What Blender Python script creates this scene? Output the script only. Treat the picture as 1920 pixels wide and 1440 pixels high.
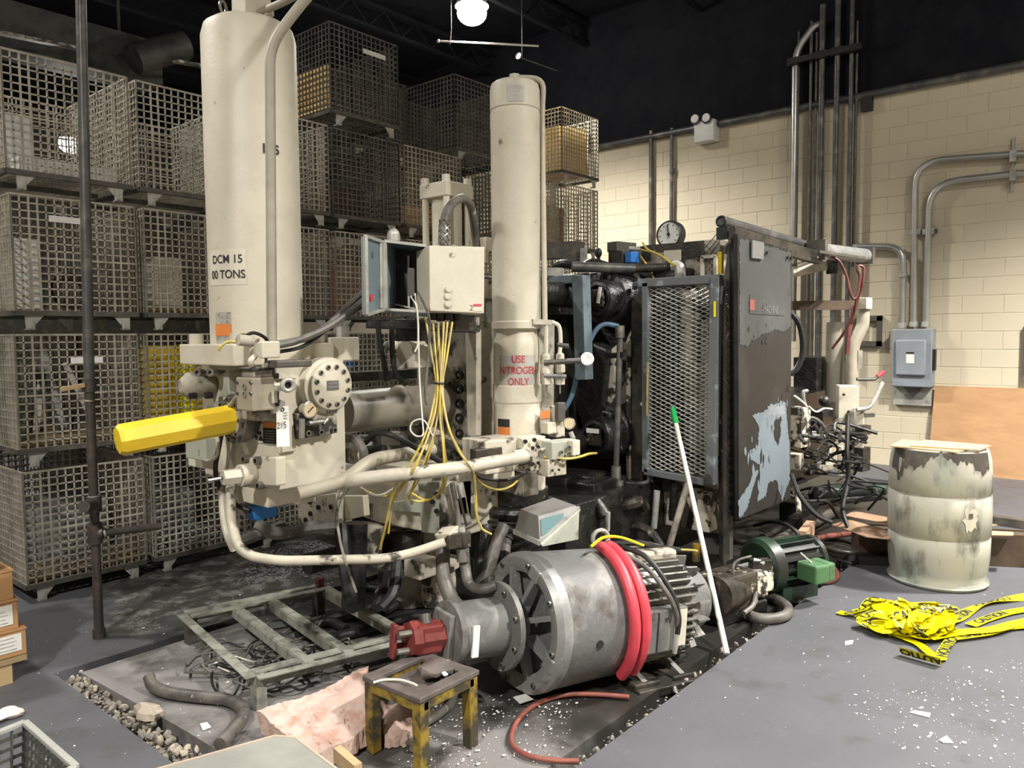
import bpy, bmesh, math, random
from mathutils import Vector, Matrix
for o in list(bpy.data.objects): bpy.data.objects.remove(o)
S = bpy.context.scene
COL = S.collection
random.seed(7)
V = Vector
PI = math.pi
R = math.radians

# ------------------------------------------------------------------ camera
cd = bpy.data.cameras.new('camera'); cam = bpy.data.objects.new('camera', cd); COL.objects.link(cam)
cd.sensor_width = 36; cd.lens = 27; cd.clip_start = .05; cd.clip_end = 100
ya, pi_, ro = R(40.6), R(3.6), R(.5)
fw = V((math.cos(ya)*math.cos(pi_), math.sin(ya)*math.cos(pi_), -math.sin(pi_)))
rt = V((math.sin(ya), -math.cos(ya), 0)); up = rt.cross(fw)
rr = rt*math.cos(ro) - up*math.sin(ro); uu = up*math.cos(ro) + rt*math.sin(ro)
CAM = V((0, 0, 1.6))
M = Matrix((rr, uu, -fw)).transposed().to_4x4(); M.translation = CAM
cam.matrix_world = M
S.camera = cam
# ------------------------------------------------------------------ exposure, world, lamps
S.view_settings.view_transform = 'Standard'; S.view_settings.look = 'None'
S.view_settings.gamma = 1; S.view_settings.use_curve_mapping = False
S.view_settings.exposure = 1.12
w = bpy.data.worlds.new('world'); S.world = w; w.use_nodes = True
w.node_tree.nodes['Background'].inputs[0].default_value = (.9, .93, 1, 1)
w.node_tree.nodes['Background'].inputs[1].default_value = .05
def lamp(name, loc, power, size, col=(1, .95, .86), spot=None, aim=None):
    if spot:
        l = bpy.data.lights.new(name, 'SPOT'); l.spot_size = R(spot); l.spot_blend = .6; l.shadow_soft_size = size
    else:
        l = bpy.data.lights.new(name, 'POINT'); l.shadow_soft_size = size
    l.energy = power; l.color = col
    o = bpy.data.objects.new(name, l); COL.objects.link(o); o.location = loc
    if aim: o.rotation_euler = (V(aim)-V(loc)).to_track_quat('-Z', 'Y').to_euler()
    return o
# position, power, beam angle of each high bay lamp (deep reflectors cut the light off towards the roof)
LAMPS = [((7.15, 6.73, 5.6), 1500, 140), ((3.0, -2.2, 5.6), 1750, 140), ((-2.6, .6, 5.6), 1300, 150), ((6.6, -.9, 5.4), 2700, 122), ((.2, 5.9, 5.6), 450, 150), ((4.6, 12.6, 4.5), 200, 150)]
for i, (p, e, bm) in enumerate(LAMPS):
    lamp('high_bay_light', (p[0], p[1], p[2]-.12), e, .16, (1, .965, .905), spot=bm, aim=(p[0], p[1], 0))

# ------------------------------------------------------------------ materials
MATS = {}
def mat(name, col, col2=None, sc=6, lo=.5, hi=.62, rough=.6, metal=0, gcol=None, gsc=3, glo=.5, ghi=.65, bump=.15, bsc=40, det=6, stretch=(1, 1, 1), spec=.5, emit=None, fleck=None, fsc=30, flo=.68, world=False):
    m = bpy.data.materials.new(name); m.use_nodes = True; nt = m.node_tree; N = nt.nodes; L = nt.links
    b = N['Principled BSDF']; b.inputs['Roughness'].default_value = rough; b.inputs['Metallic'].default_value = metal
    b.inputs['Specular IOR Level'].default_value = spec
    if emit:
        b.inputs['Emission Color'].default_value = (*col, 1); b.inputs['Emission Strength'].default_value = emit
    tc = N.new('ShaderNodeTexCoord'); mp = N.new('ShaderNodeMapping'); mp.inputs['Scale'].default_value = stretch
    L.new(N.new('ShaderNodeNewGeometry').outputs['Position'] if world else tc.outputs['Object'], mp.inputs[0])
    def noise(s, d=det):
        n = N.new('ShaderNodeTexNoise'); n.inputs['Scale'].default_value = s; n.inputs['Detail'].default_value = d; n.inputs['Roughness'].default_value = .62
        L.new(mp.outputs[0], n.inputs['Vector']); return n
    def ramp(n, a, c):
        r = N.new('ShaderNodeValToRGB'); r.color_ramp.elements[0].position = a; r.color_ramp.elements[1].position = c
        L.new(n.outputs['Fac'], r.inputs[0]); return r
    def mix(fac, a, c):
        x = N.new('ShaderNodeMix'); x.data_type = 'RGBA'; L.new(fac, x.inputs[0])
        if hasattr(a, 'links'): L.new(a, x.inputs[6])
        else: x.inputs[6].default_value = (*a, 1)
        x.inputs[7].default_value = (*c, 1); return x.outputs[2]
    cur = col
    # gentle tonal variation everywhere
    n0 = noise(sc*.45, 3); r0 = ramp(n0, .3, .75)
    cur = mix(r0.outputs[0], tuple(c*1.06 for c in col), tuple(c*.82 for c in col))
    if col2: cur = mix(ramp(noise(sc), lo, hi).outputs[0], cur, col2)
    if gcol: cur = mix(ramp(noise(gsc, 8), glo, ghi).outputs[0], cur, gcol)
    if fleck: cur = mix(ramp(noise(fsc, 4), flo, flo+.03).outputs[0], cur, fleck)
    L.new(cur, b.inputs['Base Color'])
    if bump:
        bp = N.new('ShaderNodeBump'); bp.inputs['Strength'].default_value = bump; bp.inputs['Distance'].default_value = .01
        L.new(noise(bsc, 4).outputs['Fac'], bp.inputs['Height']); L.new(bp.outputs[0], b.inputs['Normal'])
    MATS[name] = m; return m
CREAM = (.56, .52, .42)
mat('pipe_tan', (.33, .30, .235), (.28, .25, .19), 9, .45, .6, .5, bump=.05)
mat('pipe_cream', (.5, .46, .37), (.42, .38, .30), 9, .45, .6, .5, bump=.05)
mat('drum_grime', (.06, .052, .042), (.12, .105, .085), 8, .45, .65, .6)
mat('tube_dull', (.20, .18, .145), (.26, .235, .19), 3, .4, .65, .42, gcol=(.07, .06, .05), gsc=3.5, glo=.58, ghi=.72, bump=.05)
mat('valve_olive', (.30, .27, .2), (.22, .195, .145), 9, .5, .65, .5, gcol=(.08, .07, .05), gsc=20, glo=.64, ghi=.7)
mat('cream', CREAM, (.44, .40, .31), 5, .5, .75, .5, gcol=(.16, .13, .09), gsc=14, glo=.66, ghi=.72)
mat('cream_worn', (.52, .48, .39), (.36, .33, .27), 4, .48, .62, .55, gcol=(.06, .052, .042), gsc=9, glo=.56, ghi=.63)
mat('cream_dirty', (.40, .37, .30), (.21, .19, .155), 5, .42, .58, .6, gcol=(.03, .027, .022), gsc=6, glo=.5, ghi=.58, bump=.3)
mat('cream_peel', (.62, .57, .46), (.045, .038, .03), 7, .49, .53, .6, gcol=(.02, .018, .015), gsc=5, glo=.56, ghi=.68, bump=.4)
mat('grease', (.010, .0095, .009), (.035, .031, .027), 8, .52, .68, .36, gcol=(.2, .18, .14), gsc=15, glo=.65, ghi=.70, bump=1.0, bsc=22, spec=.7)
mat('grease_brown', (.05, .041, .031), (.012, .011, .009), 6, .45, .6, .42, gcol=(.44, .39, .3), gsc=10, glo=.63, ghi=.68, bump=.4)
mat('black', (.014, .014, .015), (.05, .05, .05), 10, .6, .75, .5)
mat('hose_black', (.014, .014, .014), (.045, .043, .04), 12, .55, .75, .5, spec=.35)
mat('hose_grey', (.13, .12, .105), (.05, .046, .04), 9, .45, .65, .5, gcol=(.42, .4, .36), gsc=20, glo=.66, ghi=.7)
mat('steel', (.32, .31, .28), (.16, .15, .135), 9, .45, .65, .35, metal=.7)
mat('chrome', (.62, .6, .56), None, 9, rough=.22, metal=.9)
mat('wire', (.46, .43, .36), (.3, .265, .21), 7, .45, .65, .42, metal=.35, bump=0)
mat('wire_dark', (.15, .14, .125), (.08, .07, .06), 7, .45, .65, .45, metal=.5, bump=0)  # wire with shade put into its colour, for top and rear cages
mat('galv', (.46, .46, .42), (.28, .27, .24), 9, .45, .62, .45, metal=.3)
mat('frame_dark', (.09, .085, .075), (.18, .15, .12), 8, .5, .7, .5, metal=.3)
mat('wood', (.36, .31, .16), (.3, .19, .1), 4, .4, .65, .75, stretch=(1, 8, 8), gcol=(.12, .09, .06), gsc=6, glo=.58, ghi=.7)
mat('yellow', (.82, .58, .02), (.68, .46, .02), 5, .45, .6, .5, gcol=(.12, .09, .03), gsc=17, glo=.67, ghi=.7)
mat('cable_yellow', (.5, .38, .06), (.34, .26, .08), 10, .45, .6, .45, bump=0)
mat('cable_white', (.62, .6, .52), None, 10, rough=.5, bump=0)
mat('orange_sticker', (.62, .2, .05), None, 9, rough=.5, bump=0)
mat('sticker_grey', (.36, .34, .3), (.2, .19, .17), 30, .5, .6, .5, bump=0)
mat('sticker_white', (.8, .8, .76), None, 9, rough=.5, bump=0)
mat('paper_cream', (.6, .56, .46), None, 9, rough=.6, bump=0)
mat('ink', (.018, .018, .02), None, 9, rough=.6, bump=0)
mat('ink_red', (.5, .05, .06), None, 9, rough=.6, bump=0)
mat('ink_faint', (.15, .155, .15), None, 9, rough=.6, bump=0)
mat('sign_grey', (.40, .39, .35), (.33, .32, .29), 9, rough=.5, bump=0)
mat('bell_silver', (.27, .27, .265), (.36, .355, .34), 6, .5, .66, .4, metal=.3, gcol=(.1, .095, .085), gsc=7, glo=.58, ghi=.68, fleck=(.6, .6, .57), fsc=26, flo=.68)
mat('motor_grey', (.15, .15, .147), (.24, .235, .22), 6, .5, .66, .52, metal=.08, spec=.35, gcol=(.085, .074, .066), gsc=5, glo=.55, ghi=.66, fleck=(.55, .54, .5), fsc=26, flo=.7, bump=.25)
mat('motor_fin', (.17, .165, .152), (.27, .255, .22), 10, .5, .65, .5, metal=.2, gcol=(.05, .045, .04), gsc=12, glo=.55, ghi=.66)
mat('teal', (.022, .095, .105), (.05, .1, .105), 8, .55, .7, .55, fleck=(.4, .42, .4), fsc=30, flo=.7)
mat('box_grey', (.17, .165, .158), (.11, .1, .092), 5, .5, .62, .5, fleck=(.5, .5, .48), fsc=30, flo=.71)
mat('box_pale', (.36, .37, .31), (.28, .29, .25), 7, .5, .65, .5, gcol=(.13, .13, .11), gsc=9, glo=.63, ghi=.68)
mat('red_paint', (.19, .033, .028), (.1, .022, .022), 9, .5, .62, .45, fleck=(.4, .3, .27), fsc=28, flo=.7)
mat('hose_red', (.62, .06, .085), (.5, .05, .07), 9, .45, .6, .42, gcol=(.25, .05, .05), gsc=18, glo=.66, ghi=.72)
mat('hose_maroon', (.10, .022, .018), (.15, .04, .03), 9, .45, .6, .5)
mat('hose_redbrown', (.26, .085, .06), (.22, .06, .05), 9, .45, .6, .5)
mat('blue_grey', (.16, .21, .24), (.1, .115, .12), 6, .52, .62, .45, gcol=(.05, .05, .05), gsc=11, glo=.62, ghi=.68)
mat('steel_blue', (.13, .14, .145), (.24, .29, .31), 6, .58, .64, .42, gcol=(.05, .048, .04), gsc=10, glo=.6, ghi=.68)
mat('blue', (.02, .17, .52), None, 9, rough=.45)
mat('blue_hose', (.09, .16, .25), None, 9, rough=.4, bump=0)
mat('green_motor', (.015, .038, .021), (.008, .012, .01), 5, .45, .6, .42, gcol=(.018, .018, .017), gsc=4, glo=.5, ghi=.62)
mat('green_box', (.075, .17, .075), (.13, .23, .12), 8, .55, .7, .5, gcol=(.05, .1, .05), gsc=12, glo=.62, ghi=.68)
mat('green_tip', (.02, .42, .1), None, 9, rough=.4)
mat('green_label', (.05, .8, .08), None, 9, rough=.6, bump=0)
mat('mop_white', (.8, .78, .7), (.6, .55, .45), 8, .5, .7, .5, bump=0)
mat('cardboard', (.46, .26, .115), (.4, .22, .095), 5, .4, .6, .75)
mat('cardboard_pale', (.5, .36, .2), (.44, .31, .165), 5, .4, .6, .75)
mat('cardboard_yellow', (.9, .68, .3), (.85, .6, .25), 6, .4, .6, .75)
mat('cardboard_dark', (.1, .065, .038), (.055, .035, .022), 4, .4, .6, .7)
mat('kraft', (.42, .27, .17), (.35, .22, .135), 3, .4, .6, .75)
mat('plywood', (.46, .265, .13), (.37, .205, .1), 2.2, .45, .7, .7, stretch=(1, 1, 3), gcol=(.27, .17, .11), gsc=1.6, glo=.58, ghi=.75)
mat('drum', (.40, .385, .32), (.28, .315, .27), 3.2, .46, .62, .5, stretch=(1, 1, .4), gcol=(.085, .07, .05), gsc=6.5, glo=.53, ghi=.7, fleck=(.24, .12, .05), fsc=7, flo=.72)
mat('tape_yellow', (.86, .77, .0), (.78, .68, .0), 9, .45, .6, .4, bump=0)
mat('elec_grey', (.25, .275, .305), (.225, .25, .275), 5, .45, .6, .42, bump=.03)
mat('conduit', (.5, .5, .48), None, 9, rough=.3, metal=.7, bump=0)
mat('pipe_dark', (.1, .1, .1), (.2, .19, .17), 6, .5, .65, .42, metal=.45)
mat('pipe_iron', (.075, .068, .063), (.13, .1, .085), 8, .48, .62, .45, metal=.4)
mat('pink', (.60, .44, .38), (.5, .31, .24), 13, .48, .62, .9, fleck=(.45, .22, .14), fsc=34, flo=.66, gcol=(.8, .74, .7), gsc=4, glo=.6, ghi=.7, bump=.6, bsc=60)
mat('rack_metal', (.34, .34, .29), (.18, .178, .155), 14, .48, .62, .5, metal=.2, fleck=(.5, .48, .42), fsc=40, flo=.68)
mat('stool', (.27, .18, .02), (.05, .042, .024), 9, .42, .53, .5, gcol=(.13, .1, .08), gsc=7, glo=.6, ghi=.7)
mat('stool_top', (.13, .108, .1), (.08, .068, .06), 7, .45, .6, .6, fleck=(.5, .47, .42), fsc=36, flo=.72)
mat('tote', (.3, .3, .27), (.24, .24, .215), 3, .4, .6, .55, gcol=(.5, .33, .26), gsc=9, glo=.68, ghi=.73)
mat('tote_rim', (.56, .42, .32), None, 6, rough=.5)
mat('basket', (.085, .085, .075), (.14, .14, .125), 8, .5, .7, .5)
mat('basket_rim', (.38, .38, .35), None, 8, rough=.5)
mat('plastic_bag', (.82, .74, .7), (.75, .55, .5), 12, .55, .7, .5)
mat('lens', (.85, .85, .8), None, 9, rough=.1, bump=0)
mat('dial', (.78, .8, .78), None, 9, rough=.3, bump=0)
mat('dial_tan', (.62, .52, .33), None, 9, rough=.3, bump=0)
mat('lamp_glow', (1, .96, .88), None, 9, rough=.5, bump=0, emit=60)
mat('white_paint', (.74, .75, .72), None, 6, rough=.5)
mat('ceiling_black', (.007, .008, .012), (.011, .012, .016), 3, .4, .6, .8, spec=.15)
mat('duct', (.05, .048, .042), (.018, .018, .016), 3, .45, .6, .6)
mat('block_paint', (.60, .53, .39), (.55, .485, .36), .7, .42, .68, .7, bump=.12, bsc=60, world=True, gcol=(.42, .37, .28), gsc=.9, glo=.6, ghi=.8)
mat('mortar', (.50, .44, .325), None, 5, rough=.85)
mat('panel_grey', (.024, .023, .021), (.031, .029, .027), 2.5, .5, .6, .5, gcol=(.02, .017, .015), gsc=3.5, glo=.55, ghi=.66, spec=.2)
mat('stone', (.22, .2, .165), (.32, .3, .26), 12, .48, .62, .8, gcol=(.12, .1, .08), gsc=8, glo=.55, ghi=.65)
mat('stone_pale', (.42, .37, .3), (.3, .24, .19), 12, .48, .62, .8)
mat('chip', (.85, .85, .82), None, 8, rough=.6, bump=0)
mat('alu_chip', (.45, .46, .47), (.2, .2, .2), 20, .45, .6, .35, metal=.6, bump=0)
mat('pit_slab', (.205, .193, .187), (.25, .24, .238), 2.2, .45, .65, .65, gcol=(.06, .055, .051), gsc=1.7, glo=.51, ghi=.62, fleck=(.5, .48, .44), fsc=26, flo=.735)
mat('pit_dark', (.03, .028, .025), (.06, .05, .045), 6, .45, .6, .8)
mat('grey_part', (.25, .25, .245), (.14, .14, .135), 6, .45, .6, .5, metal=.2)

def floor_mat():
    m = bpy.data.materials.new('floor_paint'); m.use_nodes = True; nt = m.node_tree; N = nt.nodes; L = nt.links
    b = N['Principled BSDF']; tc = N.new('ShaderNodeTexCoord')
    def noise(s, d=6, w=.6):
        n = N.new('ShaderNodeTexNoise'); n.inputs['Scale'].default_value = s; n.inputs['Detail'].default_value = d; n.inputs['Roughness'].default_value = w
        L.new(tc.outputs['Object'], n.inputs['Vector']); return n.outputs['Fac']
    def ramp(x, a, c):
        r = N.new('ShaderNodeMapRange'); r.inputs[1].default_value = a; r.inputs[2].default_value = c; r.clamp = True
        L.new(x, r.inputs[0]); return r.outputs[0]
    def mix(f, a, c):
        x = N.new('ShaderNodeMix'); x.data_type = 'RGBA'; L.new(f, x.inputs[0])
        for i, q in ((6, a), (7, c)):
            if isinstance(q, tuple): x.inputs[i].default_value = (*q, 1)
            else: L.new(q, x.inputs[i])
        return x.outputs[2]
    c = mix(ramp(noise(1.1), .35, .7), (.108, .110, .122), (.086, .088, .097))
    c = mix(ramp(noise(4.5, 8), .56, .72), c, (.068, .067, .064))
    c = mix(ramp(noise(13, 8, .7), .62, .7), c, (.132, .133, .145))
    # oil-soaked ground between the machine and the cages
    g = N.new('ShaderNodeTexGradient'); g.gradient_type = 'SPHERICAL'
    mp = N.new('ShaderNodeMapping'); mp.inputs['Location'].default_value = (-1.34, -2.25, 0); mp.inputs['Scale'].default_value = (.40, .49, 1)
    L.new(N.new('ShaderNodeNewGeometry').outputs['Position'], mp.inputs[0]); L.new(mp.outputs[0], g.inputs[0])
    ad = N.new('ShaderNodeMath'); ad.operation = 'MULTIPLY_ADD'; L.new(noise(2.2, 8, .65), ad.inputs[0]); ad.inputs[1].default_value = .9; L.new(g.outputs['Fac'], ad.inputs[2])
    oil = ramp(ad.outputs[0], .72, .88)
    c = mix(oil, c, (.04, .037, .034))
    pale = N.new('ShaderNodeMath'); pale.operation = 'MULTIPLY'; L.new(oil, pale.inputs[0]); L.new(ramp(noise(7, 8, .75), .49, .62), pale.inputs[1])
    c = mix(pale.outputs[0], c, (.19, .183, .172))
    L.new(c, b.inputs['Base Color'])
    rg = N.new('ShaderNodeMapRange'); L.new(noise(3), rg.inputs[0]); rg.inputs[3].default_value = .42; rg.inputs[4].default_value = .68; L.new(rg.outputs[0], b.inputs['Roughness'])
    bp = N.new('ShaderNodeBump'); bp.inputs['Strength'].default_value = .12; bp.inputs['Distance'].default_value = .01; L.new(noise(35, 4), bp.inputs['Height']); L.new(bp.outputs[0], b.inputs['Normal'])
    MATS['floor_paint'] = m
floor_mat()
def pit_mat():
    # oil-soaked concrete: clean near the front corner of the pad, black and wet around the machine
    m = MATS['pit_slab']; nt = m.node_tree; N = nt.nodes; L = nt.links; b = N['Principled BSDF']
    src = b.inputs['Base Color'].links[0].from_socket
    geo = N.new('ShaderNodeNewGeometry'); sx = N.new('ShaderNodeSeparateXYZ'); L.new(geo.outputs['Position'], sx.inputs[0])
    n = N.new('ShaderNodeTexNoise'); n.inputs['Scale'].default_value = 2.4; n.inputs['Detail'].default_value = 8; L.new(geo.outputs['Position'], n.inputs['Vector'])
    a = N.new('ShaderNodeMath'); a.operation = 'MULTIPLY_ADD'; L.new(n.outputs['Fac'], a.inputs[0]); a.inputs[1].default_value = 1.6; L.new(sx.outputs['X'], a.inputs[2])
    r = N.new('ShaderNodeMapRange'); r.inputs[1].default_value = 2.95; r.inputs[2].default_value = 3.5; L.new(a.outputs[0], r.inputs[0])
    x = N.new('ShaderNodeMix'); x.data_type = 'RGBA'; L.new(r.outputs[0], x.inputs[0]); L.new(src, x.inputs[6]); x.inputs[7].default_value = (.022, .02, .018, 1)
    L.new(x.outputs[2], b.inputs['Base Color'])
    q = N.new('ShaderNodeMapRange'); q.inputs[3].default_value = .65; q.inputs[4].default_value = .38; L.new(r.outputs[0], q.inputs[0]); L.new(q.outputs[0], b.inputs['Roughness'])
pit_mat()

# ------------------------------------------------------------------ mesh helpers
def frame_of(d):
    d = V(d).normalized(); a = V((0, 0, 1)) if abs(d.z) < .9 else V((1, 0, 0))
    x = d.cross(a).normalized(); return x, d.cross(x).normalized(), d
def catmull(pts, seg=6):
    P = [V(p) for p in pts]
    if len(P) < 3: return P
    Q = [P[0]*2-P[1]] + P + [P[-1]*2-P[-2]]; out = []
    for i in range(1, len(Q)-2):
        a, b, c, d = Q[i-1:i+3]
        for k in range(seg):
            t = k/seg; out.append(.5*((2*b)+(c-a)*t+(2*a-5*b+4*c-d)*t*t+(3*b-a-3*c+d)*t**3))
    out.append(P[-1]); return out
class G:
    def __init__(s): s.v = []; s.f = []
    def add(s, vs, fs):
        n = len(s.v); s.v += [V(q) for q in vs]; s.f += [tuple(i+n for i in q) for q in fs]; return s
    def box(s, a, b):
        (x0, y0, z0), (x1, y1, z1) = a, b
        return s.add([(x0, y0, z0), (x1, y0, z0), (x1, y1, z0), (x0, y1, z0), (x0, y0, z1), (x1, y0, z1), (x1, y1, z1), (x0, y1, z1)],
                     [(0, 3, 2, 1), (4, 5, 6, 7), (0, 1, 5, 4), (1, 2, 6, 5), (2, 3, 7, 6), (3, 0, 4, 7)])
    def obox(s, c, size, rot=0, axes=None):
        h = [q/2 for q in size]
        if axes: X, Y, Z = [V(q).normalized() for q in axes]
        else: X = V((math.cos(rot), math.sin(rot), 0)); Y = V((-math.sin(rot), math.cos(rot), 0)); Z = V((0, 0, 1))
        c = V(c); vs = []
        for z in (-1, 1):
            for x, y in ((-1, -1), (1, -1), (1, 1), (-1, 1)): vs.append(c+X*x*h[0]+Y*y*h[1]+Z*z*h[2])
        return s.add(vs, [(0, 3, 2, 1), (4, 5, 6, 7), (0, 1, 5, 4), (1, 2, 6, 5), (2, 3, 7, 6), (3, 0, 4, 7)])
    def bar(s, p, q, w, h=None):
        p, q = V(p), V(q); d = (q-p); x, y, z = frame_of(d)
        if abs(d.normalized().z) < .9: y = V((0, 0, 1)) - z*z.z; y.normalize(); x = y.cross(z)
        return s.obox((p+q)/2, (w, h or w, d.length), axes=(x, y, z))
    def cyl(s, p, q, r, r2=None, n=16, caps=True):
        p, q = V(p), V(q); x, y, z = frame_of(q-p); r2 = r if r2 is None else r2; vs = []
        for c, k in ((p, r), (q, r2)):
            for i in range(n): a = 2*PI*i/n; vs.append(c+(x*math.cos(a)+y*math.sin(a))*k)
        fs = [(i, (i+1) % n, n+(i+1) % n, n+i) for i in range(n)]
        if caps: fs += [tuple(range(n-1, -1, -1)), tuple(range(n, 2*n))]
        return s.add(vs, fs)
    def hexn(s, p, d, r, h): return s.cyl(p, V(p)+V(d).normalized()*h, r, n=6)
    def lathe(s, p, d, prof, n=24):
        p = V(p); x, y, z = frame_of(d); vs = []; m = len(prof)
        for t, r in prof:
            for i in range(n): a = 2*PI*i/n; vs.append(p+z*t+(x*math.cos(a)+y*math.sin(a))*r)
        fs = [(k*n+i, k*n+(i+1) % n, (k+1)*n+(i+1) % n, (k+1)*n+i) for k in range(m-1) for i in range(n)]
        if prof[0][1] > 0: fs.append(tuple(range(n-1, -1, -1)))
        if prof[-1][1] > 0: fs.append(tuple(range((m-1)*n, m*n)))
        return s.add(vs, fs)
    def tube(s, pts, r, n=8, seg=6, smooth=True, caps=True):
        P = catmull(pts, seg) if smooth else [V(p) for p in pts]
        m = len(P); vs = []; x, y, z = frame_of(P[1]-P[0])
        for i, p in enumerate(P):
            t = (P[min(i+1, m-1)]-P[max(i-1, 0)]).normalized()
            x = (x-t*x.dot(t)); x.normalize(); y = t.cross(x)
            rad = r(i/(m-1)) if callable(r) else r
            for k in range(n): a = 2*PI*k/n; vs.append(p+(x*math.cos(a)+y*math.sin(a))*rad)
        fs = [(k*n+i, k*n+(i+1) % n, (k+1)*n+(i+1) % n, (k+1)*n+i) for k in range(m-1) for i in range(n)]
        if caps: fs += [tuple(range(n-1, -1, -1)), tuple(range((m-1)*n, m*n))]
        return s.add(vs, fs)
    def pipe(s, pts, r, bend=.08, n=10):
        # straight runs with rounded elbows
        P = [V(p) for p in pts]; out = [P[0]]
        for i in range(1, len(P)-1):
            a, b, c = P[i-1], P[i], P[i+1]; u = (a-b); v = (c-b); k = min(bend, u.length*.48, v.length*.48); u.normalize(); v.normalize()
            for j in range(6):
                t = j/5; out.append((b+u*k)*(1-t)**2 + b*2*t*(1-t) + (b+v*k)*t*t)
        out.append(P[-1]); return s.tube(out, r, n=n, smooth=False)
    def prism(s, poly, vec):
        P = [V(q) for q in poly]; vec = V(vec); n = len(P)
        fs = [tuple(range(n-1, -1, -1)), tuple(range(n, 2*n))] + [(i, (i+1) % n, n+(i+1) % n, n+i) for i in range(n)]
        return s.add(P+[q+vec for q in P], fs)
    def slab(s, quad, t):
        P = [V(q) for q in quad]; nrm = (P[1]-P[0]).cross(P[-1]-P[0]).normalized()
        if nrm.dot(P[0]-CAM) < 0: nrm = -nrm
        return s.prism(P, nrm*t)
    def torus(s, c, d, R_, r, n=24, m=8, a0=0, a1=2*PI):
        c = V(c); x, y, z = frame_of(d); full = abs(a1-a0-2*PI) < 1e-6; k = n if full else n+1; vs = []
        for i in range(k):
            a = a0+(a1-a0)*i/n; u = x*math.cos(a)+y*math.sin(a)
            for j in range(m): b = 2*PI*j/m; vs.append(c+u*(R_+r*math.cos(b))+z*r*math.sin(b))
        fs = [(i*m+j, i*m+(j+1) % m, ((i+1) % k)*m+(j+1) % m, ((i+1) % k)*m+j) for i in range(n) for j in range(m)]
        return s.add(vs, fs)
    def ball(s, c, r, n=12, sq=(1, 1, 1)):
        c = V(c); vs = [c+V((0, 0, r*sq[2]))]; m = n//2
        for i in range(1, m):
            a = PI*i/m
            for k in range(n): b = 2*PI*k/n; vs.append(c+V((r*sq[0]*math.sin(a)*math.cos(b), r*sq[1]*math.sin(a)*math.sin(b), r*sq[2]*math.cos(a))))
        vs.append(c-V((0, 0, r*sq[2]))); e = len(vs)-1
        fs = [(0, 1+k, 1+(k+1) % n) for k in range(n)] + [(e, e-n+(k+1) % n, e-n+k) for k in range(n)]
        fs += [(1+(i-1)*n+k, 1+i*n+k, 1+i*n+(k+1) % n, 1+(i-1)*n+(k+1) % n) for i in range(1, m-1) for k in range(n)]
        return s.add(vs, fs)
ORG = {}
def tag(o, label=None, cat=None, group=None, kind=None):
    if label: o['label'] = label
    if cat: o['category'] = cat
    if group: o['group'] = group
    if kind: o['kind'] = kind
    return o
def thing(name, label, cat, loc=(0, 0, 0), group=None, rot=None):
    o = bpy.data.objects.new(name, None); COL.objects.link(o); o.location = loc; o.empty_display_size = .1
    if rot is not None: o.rotation_euler = rot
    ORG[o.name] = V((0, 0, 0)) if rot is not None else V(loc)
    return tag(o, label, cat, group)
def put(name, g, m, parent=None, label=None, smooth=True, bevel=0, kind=None, fix=True, ang=38):
    org = ORG[parent.name] if parent else None
    top = None
    if parent is None:
        xs = [q.x for q in g.v]; ys = [q.y for q in g.v]; zs = [q.z for q in g.v]
        org = V(((min(xs)+max(xs))/2, (min(ys)+max(ys))/2, min(zs)))
    me = bpy.data.meshes.new(name); me.from_pydata([q-org for q in g.v], [], g.f)
    if fix:
        b = bmesh.new(); b.from_mesh(me); bmesh.ops.recalc_face_normals(b, faces=b.faces); b.to_mesh(me); b.free()
    me.materials.append(MATS[m])
    if smooth:
        me.polygons.foreach_set('use_smooth', [True]*len(me.polygons)); me.set_sharp_from_angle(angle=R(ang))
    o = bpy.data.objects.new(name, me); COL.objects.link(o)
    if parent: o.parent = parent; ORG[o.name] = org
    else: o.location = org; ORG[o.name] = org
    if bevel:
        md = o.modifiers.new('bevel', 'BEVEL'); md.width = bevel; md.segments = 2; md.limit_method = 'ANGLE'; md.angle_limit = R(50)
    if label: o['label'] = label
    if kind: o['kind'] = kind
    return o
def box(a, b): return G().box(a, b)
def tg(o, label, cat, group=None): return tag(o, label, cat, group)
def text_polys(s, size, gap=1.0, bold=0):
    cu = bpy.data.curves.new('lettering', 'FONT'); cu.body = s; cu.size = size; cu.align_x = 'CENTER'; cu.align_y = 'CENTER'; cu.space_line = gap; cu.offset = bold
    o = bpy.data.objects.new('lettering', cu); COL.objects.link(o)
    dg = bpy.context.evaluated_depsgraph_get(); me = bpy.data.meshes.new_from_object(o.evaluated_get(dg))
    vs = [v.co.copy() for v in me.vertices]; fs = [tuple(p.vertices) for p in me.polygons]
    bpy.data.objects.remove(o); bpy.data.curves.remove(cu); bpy.data.meshes.remove(me); return vs, fs
def lettering(s, size, fn, m, parent, name='lettering', sx=1.0, gap=1.0, bold=0):
    vs, fs = text_polys(s, size, gap, bold); g = G(); g.add([fn(q.x*sx, q.y) for q in vs], fs)
    return put(name, g, m, parent, smooth=False, fix=False)
def on_plane(c, ux, uy, off=.002):
    c, ux, uy = V(c), V(ux).normalized(), V(uy).normalized(); n = ux.cross(uy)*off
    return lambda u, v: c+ux*u+uy*v+n
def on_cyl(cx, cy, r, a0, z0, off=.003):
    # a0 = azimuth of the text centre; u runs counter-clockwise seen from above (left to right for a viewer outside)
    return lambda u, v: V((cx+(r+off)*math.cos(a0+u/r), cy+(r+off)*math.sin(a0+u/r), z0+v))
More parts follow.
